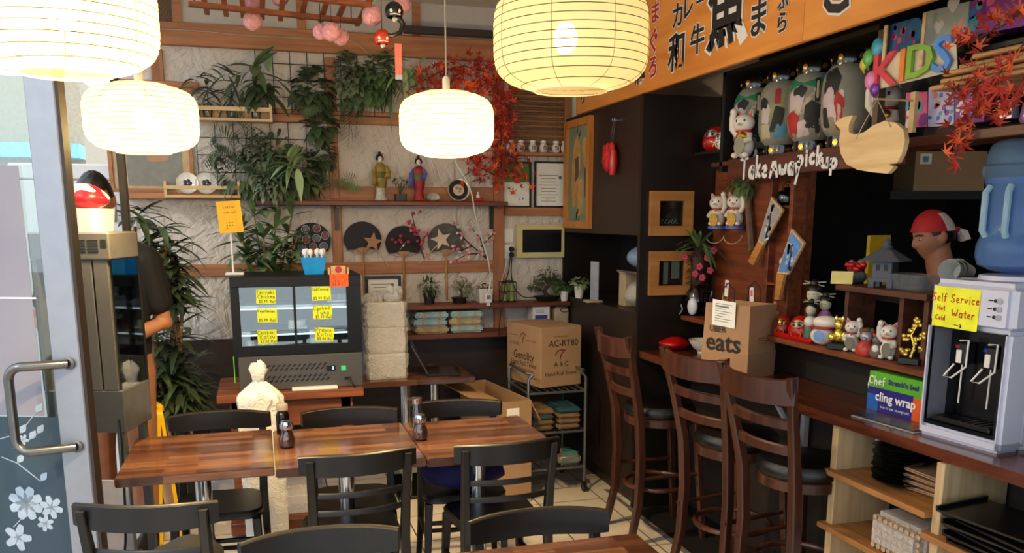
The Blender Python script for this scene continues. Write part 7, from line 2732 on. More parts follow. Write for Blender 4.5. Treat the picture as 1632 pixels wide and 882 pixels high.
g = G()
for sx in (-1, 1):
    for sy in (-1, 1):
        g.prism(sq(.016), .03, T(sx * .05, sy * .05, 0))
g.prism(sq(.07), .018, T(0, 0, .03))
g.build('base', SLT, t, smooth=False)
g = G().prism(sq(.055), .085, T(0, 0, .048))
g.mi = 1
for s_ in (-1, 1):
    g.bx(s_ * .022 - .011, s_ * .022 + .011, -.0565, -.055, .085, .115)
    g.bx(-.0565, -.055, s_ * .022 - .011, s_ * .022 + .011, .085, .115)
g.build('light_box', [SLT, INK], t, smooth=False)
G().prism(sq(.115), .055, T(0, 0, .133), top=.3).build('roof', SLT, t, smooth=False)
G().lathe([(.028, .188), (.034, .2), (.02, .21), (.024, .225), (.008, .245), (0, .25)], 14).build('finial', SLT, t)
p = A(1360, 452, X=2.42)
t = thing('bird_ornament', 'red floral ornament with tiny birds on the left end of the small bench', 'ornament', (2.44, A(1362, 455, X=2.44).y, zt), OUT)
G().sph((0, 0, .03), (.05, .04, .03), 14, 8).build('base', mat('grey_blue_pebbles', (.30, .32, .36), .6, var=.6, scale=70), t)
g = G()
for k in range(14):
    a = k * 2.4
    g.sph((.035 * math.cos(a) * (k / 14) ** .5, .03 * math.sin(a) * (k / 14) ** .5, .072 + .01 * math.cos(k)), (.016, .014, .012), 8, 5)
g.build('red_flowers', RED, t)
g = G().sph((-.02, 0, .092), (.012, .008, .009), 8, 6).sph((.02, .0, .094), (.014, .008, .010), 8, 6)
g.build('birds', mat('grey_bird', (.4, .38, .36), .6), t)
t = thing('note_card', 'folded cream note card at the left front of the small bench', 'card', (2.36, A(1341, 458, X=2.36).y, zt), OUT + .3)
G().box((0, 0, 0), (.085, .002, .055), T(0, -.015, .029) @ Matrix.Rotation(R_(-22), 4, 'X')).box((0, 0, 0), (.085, .002, .055), T(0, .015, .029) @ Matrix.Rotation(R_(22), 4, 'X')).build('card', mat('cream_card', (.86, .80, .50), .7), t, smooth=False)
hand_g = G()
hand(hand_g, 'menu', T(0, -.0165, .02) @ Matrix.Rotation(R_(68), 4, 'X'), .016, .0012)
hand_g.build('writing', INK, t)
t = thing('plastic_tub', 'clear grey plastic tub at the right end of the small bench', 'tub', (2.47, A(1452, 462, X=2.47).y, zt), 0)
G().prism(rounded([(-.05, -.10), (.05, -.10), (.05, .10), (-.05, .10)], .03), .06, top=1.14).build('tub', film('grey_clear_plastic', (.60, .62, .64), .6, .2, .15), t, smooth=False)
# cling wrap carton and papers
P0, P1 = A(1371, 652, Z=.95), A(1470, 690, Z=.95)
P0 = P0 + V((.03, 0, 0))
ux = (V((P0.x + .03, P0.y - .36, 0)) - V((P0.x, P0.y, 0)))
M0 = frame((P0.x, P0.y, .9506), ux, (0, 0, 1))
t = thing('cling_wrap_box', 'green and purple cling wrap carton standing on the counter beside the water cooler', 'box', M=M0)
w = .285
hb = .155
CG, CP, CO, CB_ = mat('carton_green', (.36, .66, .18), .4), mat('carton_purple', (.16, .14, .50), .4, var=.08), mat('carton_orange', (.88, .36, .16), .4), mat('carton_blue', (.12, .38, .72), .4)
g = G().bx(0, w, 0, .10, 0, hb, bev=.003)
g.mi = 1
g.bx(.0, w * .8, -.0008, 0, 0, hb * .60)
g.mi = 2
g.bx(w * .8, w, -.001, 0, 0, hb * .55)
g.mi = 3
g.bx(0, w * .2, -.0014, 0, hb * .0, hb * .42)
g.build('carton', [CG, CP, CO, CB_], t, smooth=False)
g = G()
MF = T(0, -.0018, 0) @ Matrix.Rotation(PI / 2, 4, 'X')
text(g, 'cling wrap', .049, MF @ T(w * .50, hb * .38, 0), off=.0012)
text(g, 'easy to use, strong hold', .015, MF @ T(w * .50, hb * .14, 0))
hand(g, 'Chef', MF @ T(w * .17, hb * .68, 0), .032, .0028)
g.build('white_lettering', PAPER, t, smooth=False)
g = G()
text(g, "Stretch'n Seal", .027, MF @ T(w * .62, hb * .80, 0), off=.001)
g.build('blue_lettering', mat('dark_blue_ink', (.08, .16, .42), .5), t, smooth=False)
G().lathe([(.0, 0), (.042, 0), (.044, .005), (.042, .012), (0, .012)], 20, T(-.0005, .05, hb * .6) @ Matrix.Rotation(-PI / 2, 4, 'Y')).build('roll_end', PAPER, t)
q = A(1420, 678, Z=.95)
t = thing('menu_sheet', 'grey laminated menu sheet lying on the counter in front of the cling wrap carton', 'sheet', (2.215, q.y + .01, .9506), R_(-84))
G().bx(-.16, .14, -.05, .045, 0, .004, bev=.001).build('sheet', mat('grey_sheet', (.60, .60, .62), .35, var=.1), t, smooth=False)
G().bx(-.15, .13, -.04, .035, .0042, .008).build('top_sheet', mat('dark_sheet', (.14, .14, .16), .3), t, smooth=False)
# water cooler
P0, P1 = A(1460, 690, Z=.95), A(1597, 729, Z=.95)
ux = P1 - P0
w = .325
M0 = frame((P0.x, P0.y, .9506), ux, (0, 0, 1))
t = thing('water_cooler', 'white countertop water cooler with black tap recess and yellow self service note', 'water cooler', M=M0)
WCM = mat('cooler_white', (.80, .80, .86), .3, var=.02, coat=.2)
D, H = .31, .545
rx0, rx1, rz0, rz1 = .028, w - .028, .045, .385
g = G()
g.bx(0, w, .10, D, 0, H, bev=.02, seg=3)
g.bx(0, rx0, 0, .11, 0, rz1 + .01, bev=.012, seg=2).bx(rx1, w, 0, .11, 0, rz1 + .01, bev=.012, seg=2).bx(0, w, 0, .11, 0, rz0, bev=.012, seg=2)
g.bx(0, w, 0.0, .12, rz1, H, bev=.022, seg=3)
g.build('body', WCM, t, ang=35)
g = G()
g.bx(rx0 - .004, rx1 + .004, .095, .099, rz0 - .004, rz1 + .004)
g.bx(rx0 - .003, rx0, .002, .1, rz0, rz1).bx(rx1, rx1 + .003, .002, .1, rz0, rz1).bx(rx0, rx1, .002, .1, rz1 - .003, rz1 + .001).bx(rx0, rx1, .002, .1, rz0 - .001, rz0 + .012)
g.build('recess', mat('cooler_black', (.02, .022, .03), .2), t, smooth=False)
g = G().bx(rx0 + .02, rx1 - .02, .01, .09, rz0 + .012, rz0 + .03, bev=.004)
for k in range(9):
    g.bx(rx0 + .03 + k * .025, rx0 + .037 + k * .025, .015, .085, rz0 + .03, rz0 + .033)
g.build('drip_tray', mat('drip_tray_black', (.05, .055, .065), .3), t, smooth=False)
for x, cm, cn in ((rx0 + .085, mat('tap_red', (.45, .05, .08), .4), 'red'), (rx0 + .195, mat('tap_blue', (.10, .14, .50), .4), 'blue')):
    z = rz1 - .07
    g = G().bx(x - .018, x + .018, .045, .095, z - .055, z + .02, bev=.005)
    g.mi = 1
    g.bx(x - .016, x + .005, .040, .046, z - .05, z - .005, bev=.002)
    g.build('tap', [BLACK, CERAM], t, smooth=False)['label'] = 'black and white tap with a %s button' % cn
    G().lathe([(.010, 0), (.011, .010), (.006, .014), (0, .015)], 12, T(x - .016, .05, z + .0)).build('button', cm, t)
    g = G()
    g.tube([(x - .012, .05, z + .025), (x + .022, .05, z + .03), (x + .024, .045, z - .06), (x - .008, .02, z - .10), (x - .04, .02, z - .10), (x - .018, .04, z - .055)], .0035, 6)
    g.build('paddle_lever', CERAM, t)
    G().tube([(x - .002, .06, z - .055), (x - .004, .06, rz0 + .08)], .003, 6).build('spout', CERAM, t)
g = G()
for k in range(3):
    z = H - .055 - k * .026
    g.mi = 0
    g.lathe([(.006, 0), (.006, .002), (0, .002)], 10, T(w * .80, -.0005, z) @ Matrix.Rotation(PI / 2, 4, 'X'))
    g.mi = 1
    g.lathe([(.009, 0), (.010, .003), (0, .004)], 12, T(w * .85, -.0005, z) @ Matrix.Rotation(PI / 2, 4, 'X'))
    g.mi = 0
    g.bx(w * .72, w * .77, -.001, 0, z - .002, z + .002)
g.build('indicator_lamps', [INK, mat('lamp_grey', (.62, .62, .66), .3)], t)
g = G()
MN = T(w * .355, -.0022, H - .092) @ Matrix.Rotation(R_(1), 4, 'Y') @ Matrix.Rotation(PI / 2, 4, 'X')
g.box((0, 0, 0), (.178, .135, .0012), MN)
g.mi = 1
hand(g, 'Self Service', MN @ T(-.002, .018, .0008), .027, .0019, wob=.04)
hand(g, 'Water', MN @ T(.033, -.03, .0008), .026, .002, wob=.04)
hand(g, 'Hot', MN @ T(-.055, -.012, .0008), .016, .0018)
hand(g, 'Cold', MN @ T(-.055, -.045, .0008), .016, .0018)
g.mi = 2
hand(g, '>', MN @ T(.02, -.066, .0008), .03, .0018)
g.build('yellow_note', [mat('neon_yellow', (.93, .93, .14), .6), mat('orange_red_marker', (.72, .20, .08), .6), INK], t, smooth=False)['label'] = 'yellow note reading self service hot cold water'
g = G().lathe([(.11, H - .002), (.12, H + .004), (.115, H + .018), (.08, H + .02)], 28, T(w / 2 + .035, .17, 0))
g.build('bottle_collar', WCM, t)
Mb = M0 @ T(w / 2 + .035, .17, H + .0215)
t = thing('water_bottle', 'big clear blue water bottle standing on the water cooler', 'bottle', M=Mb @ Matrix.Diagonal((1, 1, .94, 1)))
BG = film('blue_bottle_plastic', (.55, .70, .84), .72, .2, .04)
R = .135
prof = [(.03, .0), (.09, .012), (.125, .03), (R, .06), (R, .10), (R * .93, .125), (R * .9, .15), (R * .9, .30), (R * .95, .325), (R * 1.02, .34), (R * 1.02, .365), (R * .95, .375), (R * .95, .405), (R * .86, .44), (R * .70, .455), (0, .458)]
G().lathe(prof, 40, cap=False).build('bottle', BG, t)
G().lathe([(r * .965, z + .003) for r, z in prof[:9]] + [(R * .92, .31), (0, .31)], 40, cap=False).build('water', film('blue_water', (.16, .46, .84), .42, .6, .05), t)
hp = R * .9
for aa in (R_(-75), R_(-112)):
    ex, ey = math.cos(aa), math.sin(aa)
    G().tube([(hp * ex, hp * ey, .13), ((hp + .014) * ex, (hp + .014) * ey, .15), ((hp + .014) * ex, (hp + .014) * ey, .28), (hp * ex, hp * ey, .30)], .011, 8, flat=(1, 1)).build('handle', film('pale_blue_handle', (.66, .80, .86), .2, .3, .2), t)
q = A(1535, 443, d=3.45)
t = thing('paper_cup_stack', 'tipped stack of pale paper cups lying behind the water cooler', 'cups', (2.62, lp(1530, 2.62)[1], 1.452), R_(200))
for k in range(3):
    G().lathe([(.026, 0), (.040, .09), (.042, .092), (.040, .088), (.027, .004), (0, .004)], 20, T(.03 * k, 0, .042) @ Matrix.Rotation(R_(82), 4, 'Y')).build('cup', mat('pale_cup', (.74, .76, .74), .6), t)
struct('trim_22', G().bx(2.545, 2.80, .8, 2.75, 1.40, 1.45), DARKW, smooth=False)
# under-counter shelf contents
zz = .7306
p = A(1415, 770, X=2.24)
for k in range(11):
    o = G().lathe([(.05, 0), (.075, .012), (.098, .0205), (.092, .0205), (.07, .012), (0, .006)], 28).build('black_dish', mat('matt_black_dish', (.035, .035, .04), .45))
    o.location = (2.235 + (.004 if k % 2 else -.003), 2.53 + (.004 if k % 3 else -.004), zz + k * .0122)
    tag(o, 'matt black dish, %s of the stack on the upper under-counter shelf' % (('lowest', 'second lowest', 'third from the bottom', 'fourth from the bottom', 'fifth from the bottom', 'middle one', 'fifth from the top', 'fourth from the top', 'third from the top', 'second from the top', 'topmost')[k]), 'dish', 'stacked black dishes under the counter')
t = thing('paper_bag_pile', 'crumpled brown paper bags behind the black dishes under the counter', 'bags', (2.29, 2.39, zz))
for k in range(4):
    G().box((0, 0, 0), (.16, .20, .012), T(0, -.0, .012 + k * .02) @ rz(.1 * k) @ Matrix.Rotation(.06 * (k - 1), 4, 'X'), .005).build('paper_bag', KRAFT, t, smooth=False)
# plastic wrapped utensils tray
t = thing('wrapped_bundle', 'plastic-wrapped beige bundle on the lower left under-counter shelf', 'bundle', (2.21, 2.39, .5056))
g = G()
rnd = random.Random(5)
for i in range(9):
    for j in range(5):
        g.tube([(-.10, -.11 + i * .027, .014 + j * .026), (.10, -.11 + i * .027 + rnd.uniform(-.01, .01), .014 + j * .026)], .011, 6)
g.build('sticks', mat('beige_sticks', (.66, .56, .46), .6, var=.4, scale=60), t)
G().box((0, 0, .072), (.22, .265, .143), bev=.03, seg=3).build('wrap', CLEARP, t)
t = sack('plastic_bag', 'white crumpled plastic bag on the right lower under-counter shelf', 'bag', (2.23, 1.96, .4406), (.12, .17, .075), WB, 12)
t = sack('plastic_bag', 'white plastic bag on the bottom left under-counter shelf', 'bag', (2.24, 2.50, .1606), (.11, .16, .09), WB, 14)
z = .6606
for k in range(6):
    o = G().bx(-.12, .12, -.20, .20, 0, .008, bev=.002).bx(-.12, .12, -.20, -.192, .008, .02).bx(-.12, .12, .192, .20, .008, .02).build('serving_tray', mat('dark_tray', (.06, .06, .065), .25), smooth=False)
    o.location = (2.22 - .006 * k, 1.95 + .006 * (k % 3), z + .022 * k)
    o.rotation_euler = (R_(1.0 * (k % 2)), 0, R_((0, 4, -5, 7, -3, 9)[k]))
    tag(o, 'black rectangular serving tray, %s of the pile at lower right' % ('lowest', 'second', 'third', 'fourth', 'fifth', 'topmost')[k], 'tray', 'black trays piled under the counter')
# kitchen behind the window
t = thing('yellow_panel', 'yellow sheet standing in the dark kitchen behind the stone lantern', 'panel', A(1397, 430, d=4.05))
G().bx(-.06, .06, -.01, .01, -.10, .16, bev=.003).build('sheet', mat('mustard_sheet', (.70, .58, .08), .5), t, smooth=False)
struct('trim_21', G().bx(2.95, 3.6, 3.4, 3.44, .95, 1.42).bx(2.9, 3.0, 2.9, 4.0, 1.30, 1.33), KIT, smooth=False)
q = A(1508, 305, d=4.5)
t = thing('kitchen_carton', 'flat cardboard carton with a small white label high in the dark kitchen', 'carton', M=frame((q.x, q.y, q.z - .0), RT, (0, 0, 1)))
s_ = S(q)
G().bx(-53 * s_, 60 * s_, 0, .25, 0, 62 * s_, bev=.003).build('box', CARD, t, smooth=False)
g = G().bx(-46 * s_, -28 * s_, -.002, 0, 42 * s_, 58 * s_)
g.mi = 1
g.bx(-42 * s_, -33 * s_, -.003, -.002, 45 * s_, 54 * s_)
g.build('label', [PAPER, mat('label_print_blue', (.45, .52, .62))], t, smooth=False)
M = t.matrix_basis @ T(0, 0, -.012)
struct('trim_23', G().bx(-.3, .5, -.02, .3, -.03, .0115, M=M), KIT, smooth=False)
kl = bpy.data.lights.new('kitchen_fill', 'POINT')  # unseen fill light added to brighten the dark kitchen
kl.energy = 7
kl.color = (1, .85, .68)
kl.shadow_soft_size = .15
ko = bpy.data.objects.new('kitchen_fill', kl)
C.objects.link(ko)
ko.location = (3.2, 2.2, 2.7)
# ---------------------------------------------------------------- overhead trellis, balls and chimes
ZT = 2.75
def tz(px, py, z=ZT):
    return A(px, py, Z=z)


t = thing('ceiling_trellis', 'reddish wooden trellis hanging under the ceiling, strung with pink balls', 'trellis', (0, 4.5, ZT))
TRW = wood('trellis_wood', (.42, .22, .12), (.62, .36, .20), .5, axis=0)
def lt(p):
    return p - t.location


for a, b in (((300, 6), (575, 35)), ((402, -14), (590, 8))):
    p, q = lt(tz(*a)), lt(tz(*b))
    d = q - p
    ang = math.atan2(d.y, d.x)
    G().bx(0, d.length, -.02, .02, -.012, .012, M=T(p) @ rz(ang)).build('long_bar', TRW, t, smooth=False)
for px, py in ((331, 28), (361, 31), (388, 33), (418, 36), (447, 38), (480, 36), (511, 40), (537, 41), (569, 46)):
    e = lt(tz(px, py))
    G().bx(e.x - .013, e.x + .013, e.y - .78, e.y, .013, .030).build('cross_slat', TRW, t, smooth=False)
for px, py in ((310, 8), (560, 32)):
    p = lt(tz(px, py))
    G().tube([p + V((0, 0, .01)), p + V((0, 0, CEIL - ZT))], .003, 5).build('hanging_wire', BLACK, t)
PINKB = mat('pink_string_ball', (.89, .64, .66), .8, var=.25, scale=60, bump=.4, bscale=90)
for px, py, r, lb in ((403, 4, 15, 'pink string ball at the left, upper of the close pair on the trellis'), (403, 33, 15, 'pink string ball hanging directly below another at the left'), (446, -5, 14, 'pink string ball cut by the top edge in the middle of the trellis'), (511, 51, 12, 'pink string ball at the left of the hanging bunch of three'),
                      (528, 51, 14, 'pink string ball at the front of the hanging bunch of three'), (543, 59, 13, 'pink string ball lowest in the hanging bunch of three'), (593, 25, 16, 'pink string ball beside the dark round wind chime'), (640, 8, 14, 'pale pink string ball behind the dark round wind chime')):
    d = 4.55 if px < 500 else 4.35
    p = A(px, py, d=d + (.15 if px == 640 else .08 if px == 543 else -.04 if px == 528 else 0))
    rr = r * S(p)
    t = thing('string_ball', lb, 'ball', p, 0, 'pink string balls')
    g = G().sph((0, 0, 0), rr, 18, 12)
    for k in range(9):
        M = Matrix.Rotation(k * .7, 4, 'X') @ Matrix.Rotation(k * 1.1, 4, 'Y')
        g.tube([(rr * 1.005 * math.cos(a), rr * 1.005 * math.sin(a), 0) for a in [2 * PI * j / 20 for j in range(20)]], .0014, 4, M, closed=True)
    g.build('ball', PINKB, t)
    top = (CEIL if px > 580 or py < 0 else ZT + .01) - p.z
    G().tube([(0, 0, rr), (0, 0, max(top, rr + .02))], .0016, 4).build('string', BLACK, t)
def chime(label, px, py, r, d, m, tail):
    p = A(px, py, d=d)
    rr = r * S(p)
    t = thing('wind_chime', label, 'wind chime', p, 0, 'round wind chimes')
    g = G()
    prof = [(0, rr), (rr * .5, rr * .86), (rr * .86, rr * .5), (rr, 0), (rr * .88, -rr * .5), (rr * .74, -rr * .66), (rr * .68, -rr * .62), (rr * .82, -rr * .45), (rr * .92, 0)]
    g.lathe(prof, 24, cap=False)
    g.build('bell', m, t)
    g = G()
    for sx in (-1, 1):
        g.sph((sx * rr * .4, -rr * .82, -rr * .1), (rr * .2, rr * .12, rr * .22), 8, 6)
    g.tube([(-rr * .55, -rr * .7, -rr * .45), (0, -rr * .95, -rr * .42), (rr * .55, -rr * .7, -rr * .45)], rr * .07, 6)
    g.build('painted_marks', PAPER, t)
    G().tube([(0, 0, rr), (0, 0, CEIL - p.z)], .0016, 4).build('string', BLACK, t)
    G().tube([(0, 0, rr * .4), (0, 0, -rr * .7)], .002, 4).sph((0, 0, -rr * .8), (rr * .22, rr * .22, rr * .3), 8, 6).sph((rr * .2, 0, -rr * .75), (rr * .18, rr * .18, rr * .2), 8, 6).build('clapper', CERAM, t)
    if tail:
        G().tube([(rr * .5, .02, -rr * .5), (rr * 1.0, .02, -rr * 1.1), (rr * .7, .02, -rr * 2.0), (-rr * .3, .02, -rr * 2.4), (-rr * 1.2, .02, -rr * 2.1)], [rr * .35, rr * .3, rr * .25, rr * .2, rr * .1], 8).build('tail', m, t)
    else:
        q = A(635, 98, d=d) - p
        s_ = S(p)
        G().tube([(0, 0, -rr), (q.x * .6, 0, -rr * 1.3), (q.x, 0, q.z + 27 * s_)], .0014, 4).build('string', BLACK, t)
        g = G().box((q.x, q.y, q.z), (11 * s_, .0015, 54 * s_), Matrix())
        g.mi = 1
        g.box((q.x, q.y - .0002, q.z - 24 * s_), (11 * s_, .002, 7 * s_))
        g.build('paper_strip', [mat('salmon_paper', (.86, .48, .42), .7), mat('pale_blue_paper', (.66, .70, .76), .7)], t, smooth=False)


chime('dark round wind chime with a curling tail at the top, over the orange one', 628, 18, 15, 4.25, mat('dark_green_black', (.06, .075, .06), .35), True)
chime('orange round wind chime with a hanging salmon paper strip', 609, 61, 14, 4.3, mat('orange_lacquer', (.80, .22, .08), .3), False)
cable('beam_cord', 'thin pale cord drooping along the top beam from the left lantern', [W(236, 46, .07), W(310, 49, .07), W(390, 56, .08), W(500, 62, .10), W(560, 66, .10), W(595, 92, .06)], .003, mat('pale_cord', (.7, .66, .58)))
# ---------------------------------------------------------------- left: warming cabinet, tub, bag, white fridge
RTM = RT.copy()
FH = V((FWD.x, FWD.y, 0)).normalized()
c0 = A(180, 500, d=3.45)
M0 = frame((c0.x, c0.y, 0), RTM, (0, 0, 1))       # x right, y away from the camera
def zat(py, d=3.45):
    return A(180, py, d=d).z


t = thing('warming_cabinet', 'tall steel and glass food warming cabinet behind the open glass door', 'cabinet', M=M0)
SG_ = mat('dull_steel', (.50, .49, .47), .35, .7, var=.06)
DG = mat('dark_vent', (.08, .08, .09), .5)
W0, DP = -.31, .26
z1, z2, z3, z4 = zat(370), zat(414), zat(628), zat(700)
g = G().bx(W0, .012, -.006, DP, z2, z1, bev=.006)
g.mi = 1
for k in range(5):
    z = z1 - .035 - k * .011
    for x in (-.125, -.075):
        g.bx(x, x + .042, -.008, -.005, z, z + .005)
g.bx(-.20, -.145, -.009, -.005, z2 + .045, z1 - .03)
g.bx(-.022, .0, -.008, -.005, z1 - .06, z1 - .028)
g.build('top_housing', [SG_, DG], t, smooth=False)
G().bx(-.125, -.07, 0, .05, z3, z2, bev=.003).bx(-.064, -.004, 0, .04, z3, z2, bev=.003).build('column', SG_, t, smooth=False)
G().bx(W0, W0 + .02, 0, DP, z3, z2).build('column', SG_, t, smooth=False)
G().bx(.004, .008, .01, DP, z3 - .06, z2).build('side_glass', glass('greenish_glass', (.62, .74, .74), .14), t, smooth=False)
G().bx(.003, .010, DP - .012, DP + .004, z3 - .12, z1 + .02).build('glass_edge', BLACK, t, smooth=False)
for k, z in enumerate((z3 + .04, z3 + .19, z3 + .34)):
    G().bx(W0 + .02, -.004, .05, DP - .01, z, z + .006).build('rack_shelf', STEEL, t, smooth=False)
z_ = [z3 + .0465, z3 + .1965, z3 + .3465]
G().bx(W0, .012, 0, DP, z4, z3, bev=.004).build('base_housing', mat('grey_base', (.34, .35, .36), .4, .4), t, smooth=False)
for x in (W0 + .02, -.02):
    for y in (.03, DP - .03):
        G().bx(x - .015, x + .015, y - .015, y + .015, .10, z4).build('leg', SG_, t, smooth=False)
G().bx(W0, .012, 0, DP, .0, .10).bx(W0 + .01, .0, .0, .01, .10, .62).build('plinth', mat('lavender_white_panel', (.72, .72, .78), .5), t, smooth=False)
for i, (x, sh, h, m, lb) in enumerate(((-.17, 2, .11, mat('orange_pack', (.86, .40, .12), .5), 'orange food pack on the top rack of the warming cabinet'), (-.17, 1, .05, mat('dark_food', (.22, .16, .10), .5, var=.5), 'dark food tray on the middle rack of the warming cabinet'), (-.17, 0, .07, mat('amber_pack', (.90, .62, .14), .5), 'amber food pack on the low rack of the warming cabinet'), (-.245, 2, .07, RED, 'red food pack at the left of the top rack'), (-.245, 0, .06, PAPER, 'white food pack at the left of the low rack'))):
    o = G().bx(-.03, .03, -.05, .05, 0, h, bev=.012, seg=2).build('food_pack', m)
    o.matrix_basis = M0 @ T(x, .15, z_[sh])
    tag(o, lb, 'food pack', 'packs in the warming cabinet')
o = G().prism(rounded([(-.085, -.09), (.085, -.09), (.085, .09), (-.085, .09)], .02), .092, top=1.08).build('plastic_tub', film('milky_tub', (.84, .85, .88), .12, .4, .3), smooth=False)
o.matrix_basis = M0 @ T(-.14, .12, z1 + .0006)
tag(o, 'milky plastic tub standing on the warming cabinet under the red and white bag', 'tub')
zt_ = z1 + .0936
def bagmat():
    m, nt, b = pb('red_white_plastic')
    tc = nt.nodes.new('ShaderNodeTexCoord')
    n = nt.nodes.new('ShaderNodeTexNoise')
    n.inputs['Scale'].default_value = 9
    n.inputs['Detail'].default_value = 1
    r = nt.nodes.new('ShaderNodeValToRGB')
    r.color_ramp.interpolation = 'CONSTANT'
    r.color_ramp.elements[0].color = lin((.85, .82, .80)) + (1,)
    r.color_ramp.elements[1].color = lin((.78, .12, .16)) + (1,)
    r.color_ramp.elements[1].position = .5
    nt.links.new(tc.outputs['Object'], n.inputs['Vector'])
    nt.links.new(n.outputs[0], r.inputs[0])
    nt.links.new(r.outputs[0], b.inputs['Base Color'])
    b.inputs['Roughness'].default_value = .25
    return m


t = sack('plastic_bag', 'red and white plastic bag heaped on the tub over the warming cabinet', 'bag', (0, 0, 0), (.105, .085, .048), bagmat(), 21)
t.matrix_basis = M0 @ T(-.14, .12, zt_) @ Matrix.Rotation(R_(9), 4, 'Y')
cable('flex_cable', 'black power cord drooping from the warming cabinet base to the floor', [M0 @ V((-.01, -.012, z4 + .06)), M0 @ V((.0, -.03, z4 - .1)), M0 @ V((-.02, -.05, .3)), M0 @ V((-.12, -.09, .02))], .005, BLACK)
# tall white fridge against the left end of the back wall
p = A(196, 300, d=5.3)
t = thing('white_fridge', 'tall white fridge with two curved handles, washed out by daylight at far left', 'fridge', (p.x, p.y, 0))
G().bx(-.62, 0, .02, .42, .02, 2.02, bev=.012).build('cabinet', WHITE, t, smooth=False)
zs1 = A(190, 288, d=5.3).z
G().bx(-.62, 0, -.02, .018, zs1 + .004, 2.02, bev=.008).build('upper_door', WHITE, t, smooth=False)
G().bx(-.62, 0, -.02, .018, .05, zs1 - .004, bev=.008).build('lower_door', WHITE, t, smooth=False)
GH = mat('grey_handle', (.55, .54, .58), .35, .3)
for z0, z1_ in ((A(185, 262, d=5.3).z, A(185, 212, d=5.3).z), (A(190, 352, d=5.3).z, A(190, 320, d=5.3).z)):
    G().tube([(-.06, -.02, z0), (-.05, -.05, z0 + (z1_ - z0) * .15), (-.045, -.065, (z0 + z1_) / 2), (-.05, -.05, z1_ - (z1_ - z0) * .15), (-.06, -.02, z1_)], .011, 8).build('handle', GH, t)
# across the street
t = thing('street_building', 'pale shop building across the street, seen through the glass door', 'building', (-9, 18, 0))
G().bx(-9, 6, 0, 4, -.02, 4.2).build('wall', mat('beige_render', (.70, .64, .55), .8), t, smooth=False)
G().bx(-9, 6, -.6, 0, 2.75, 3.0).build('awning', mat('cyan_awning', (.55, .78, .82), .6), t, smooth=False)
for k in range(5):
    f = G().bx(-8.3 + k * 2.9, -6.4 + k * 2.9, -.04, 0, .4, 2.3).build('window', mat('grey_window_frame', (.5, .5, .5)), t, smooth=False)
    G().bx(-8.2 + k * 2.9, -6.5 + k * 2.9, -.06, -.041, .5, 2.2).build('pane', mat('street_glass', (.25, .30, .34), .1), f, smooth=False)
# ---------------------------------------------------------------- people
SKIN = mat('skin_tan', (.66, .45, .34), .55, var=.06, scale=14)
TEE = mat('black_cotton', (.02, .02, .028), .8, var=.12)


def head_shape(g, M, s=1.0):
    n, m = 44, 34
    vs, fs = [], []
    def P(th, ph):
        x, y, z = math.cos(ph) * math.sin(th), -math.cos(ph) * math.cos(th), math.sin(ph)
        k = 1.0
        X, Y, Z = x * .074, y * (.098 if y > 0 else .090), z * .118
        if Z < 0:
            X *= 1 - .30 * (-z) ** 1.6
            if y > 0:
                Y *= 1 - .45 * (-z) ** 1.2
        f = max(0, -y)
        if f > 0:
            ga = lambda cx, cz, sx, sz: math.exp(-((X - cx) / sx) ** 2 - ((Z - cz) / sz) ** 2)
            Y -= f * (.021 * ga(0, -.022, .012, .016) + .011 * ga(0, .0, .009, .022) + .006 * ga(0, -.058, .022, .010) + .012 * ga(0, -.095, .022, .016) + .004 * ga(0, .035, .05, .010))
            Y += f * (.009 * ga(.032, .008, .016, .012) + .009 * ga(-.032, .008, .016, .012) + .004 * ga(0, -.046, .02, .005))
            Y -= f * .004 * (ga(.045, -.02, .02, .02) + ga(-.045, -.02, .02, .02))
        return (X * s, Y * s, Z * s)
    for i in range(m + 1):
        ph = -PI / 2 + PI * i / m
        for j in range(n):
            vs.append(P(2 * PI * j / n, ph))
    for i in range(m):
        for j in range(n):
            fs.append([i * n + j, i * n + (j + 1) % n, (i + 1) * n + (j + 1) % n, (i + 1) * n + j])
    g.add(vs, fs, M)
    for sx in (-1, 1):
        g.sph((sx * .076 * s, .012 * s, -.005 * s), (.010 * s, .02 * s, .031 * s), 10, 8, M)
        g.sph((sx * .074 * s, .006 * s, -.028 * s), (.008 * s, .011 * s, .012 * s), 8, 6, M)


def limb(g, pts, r):
    pts = [V(p) for p in pts]
    g.tube(pts, r, 14)
    for p, q in zip(pts, r):
        g.sph(p, q * .995, 14, 8)


def hand_shape(g, M, side, curl=.5):
    """palm in local xy: fingers along -y, thumb on the side"""
    g.box((0, -.04, 0), (.078, .085, .028), M, .012, 3)
    for k, (x, L) in enumerate(((-.03, .066), (-.01, .076), (.01, .071), (.029, .056))):
        a = V((x, -.08, 0))
        b = a + V((x * .12, -L * .5 * math.cos(curl * .6), -L * .5 * math.sin(curl * .6)))
        c = b + V((0, -L * .32 * math.cos(curl * 1.5), -L * .32 * math.sin(curl * 1.5)))
        d = c + V((0, -L * .22 * math.cos(curl * 2.2), -L * .22 * math.sin(curl * 2.2)))
        g.tube([M @ q for q in (a + V((0, .02, 0)), a, b, c, d)], [.009, .0095, .0088, .008, .006], 9)
    x = side * .038
    g.tube([M @ V(q) for q in ((x * .6, -.012, 0), (x * 1.25, -.035, -.006), (x * 1.5, -.062, -.014), (x * 1.35, -.085, -.02))], [.014, .013, .011, .008], 9)


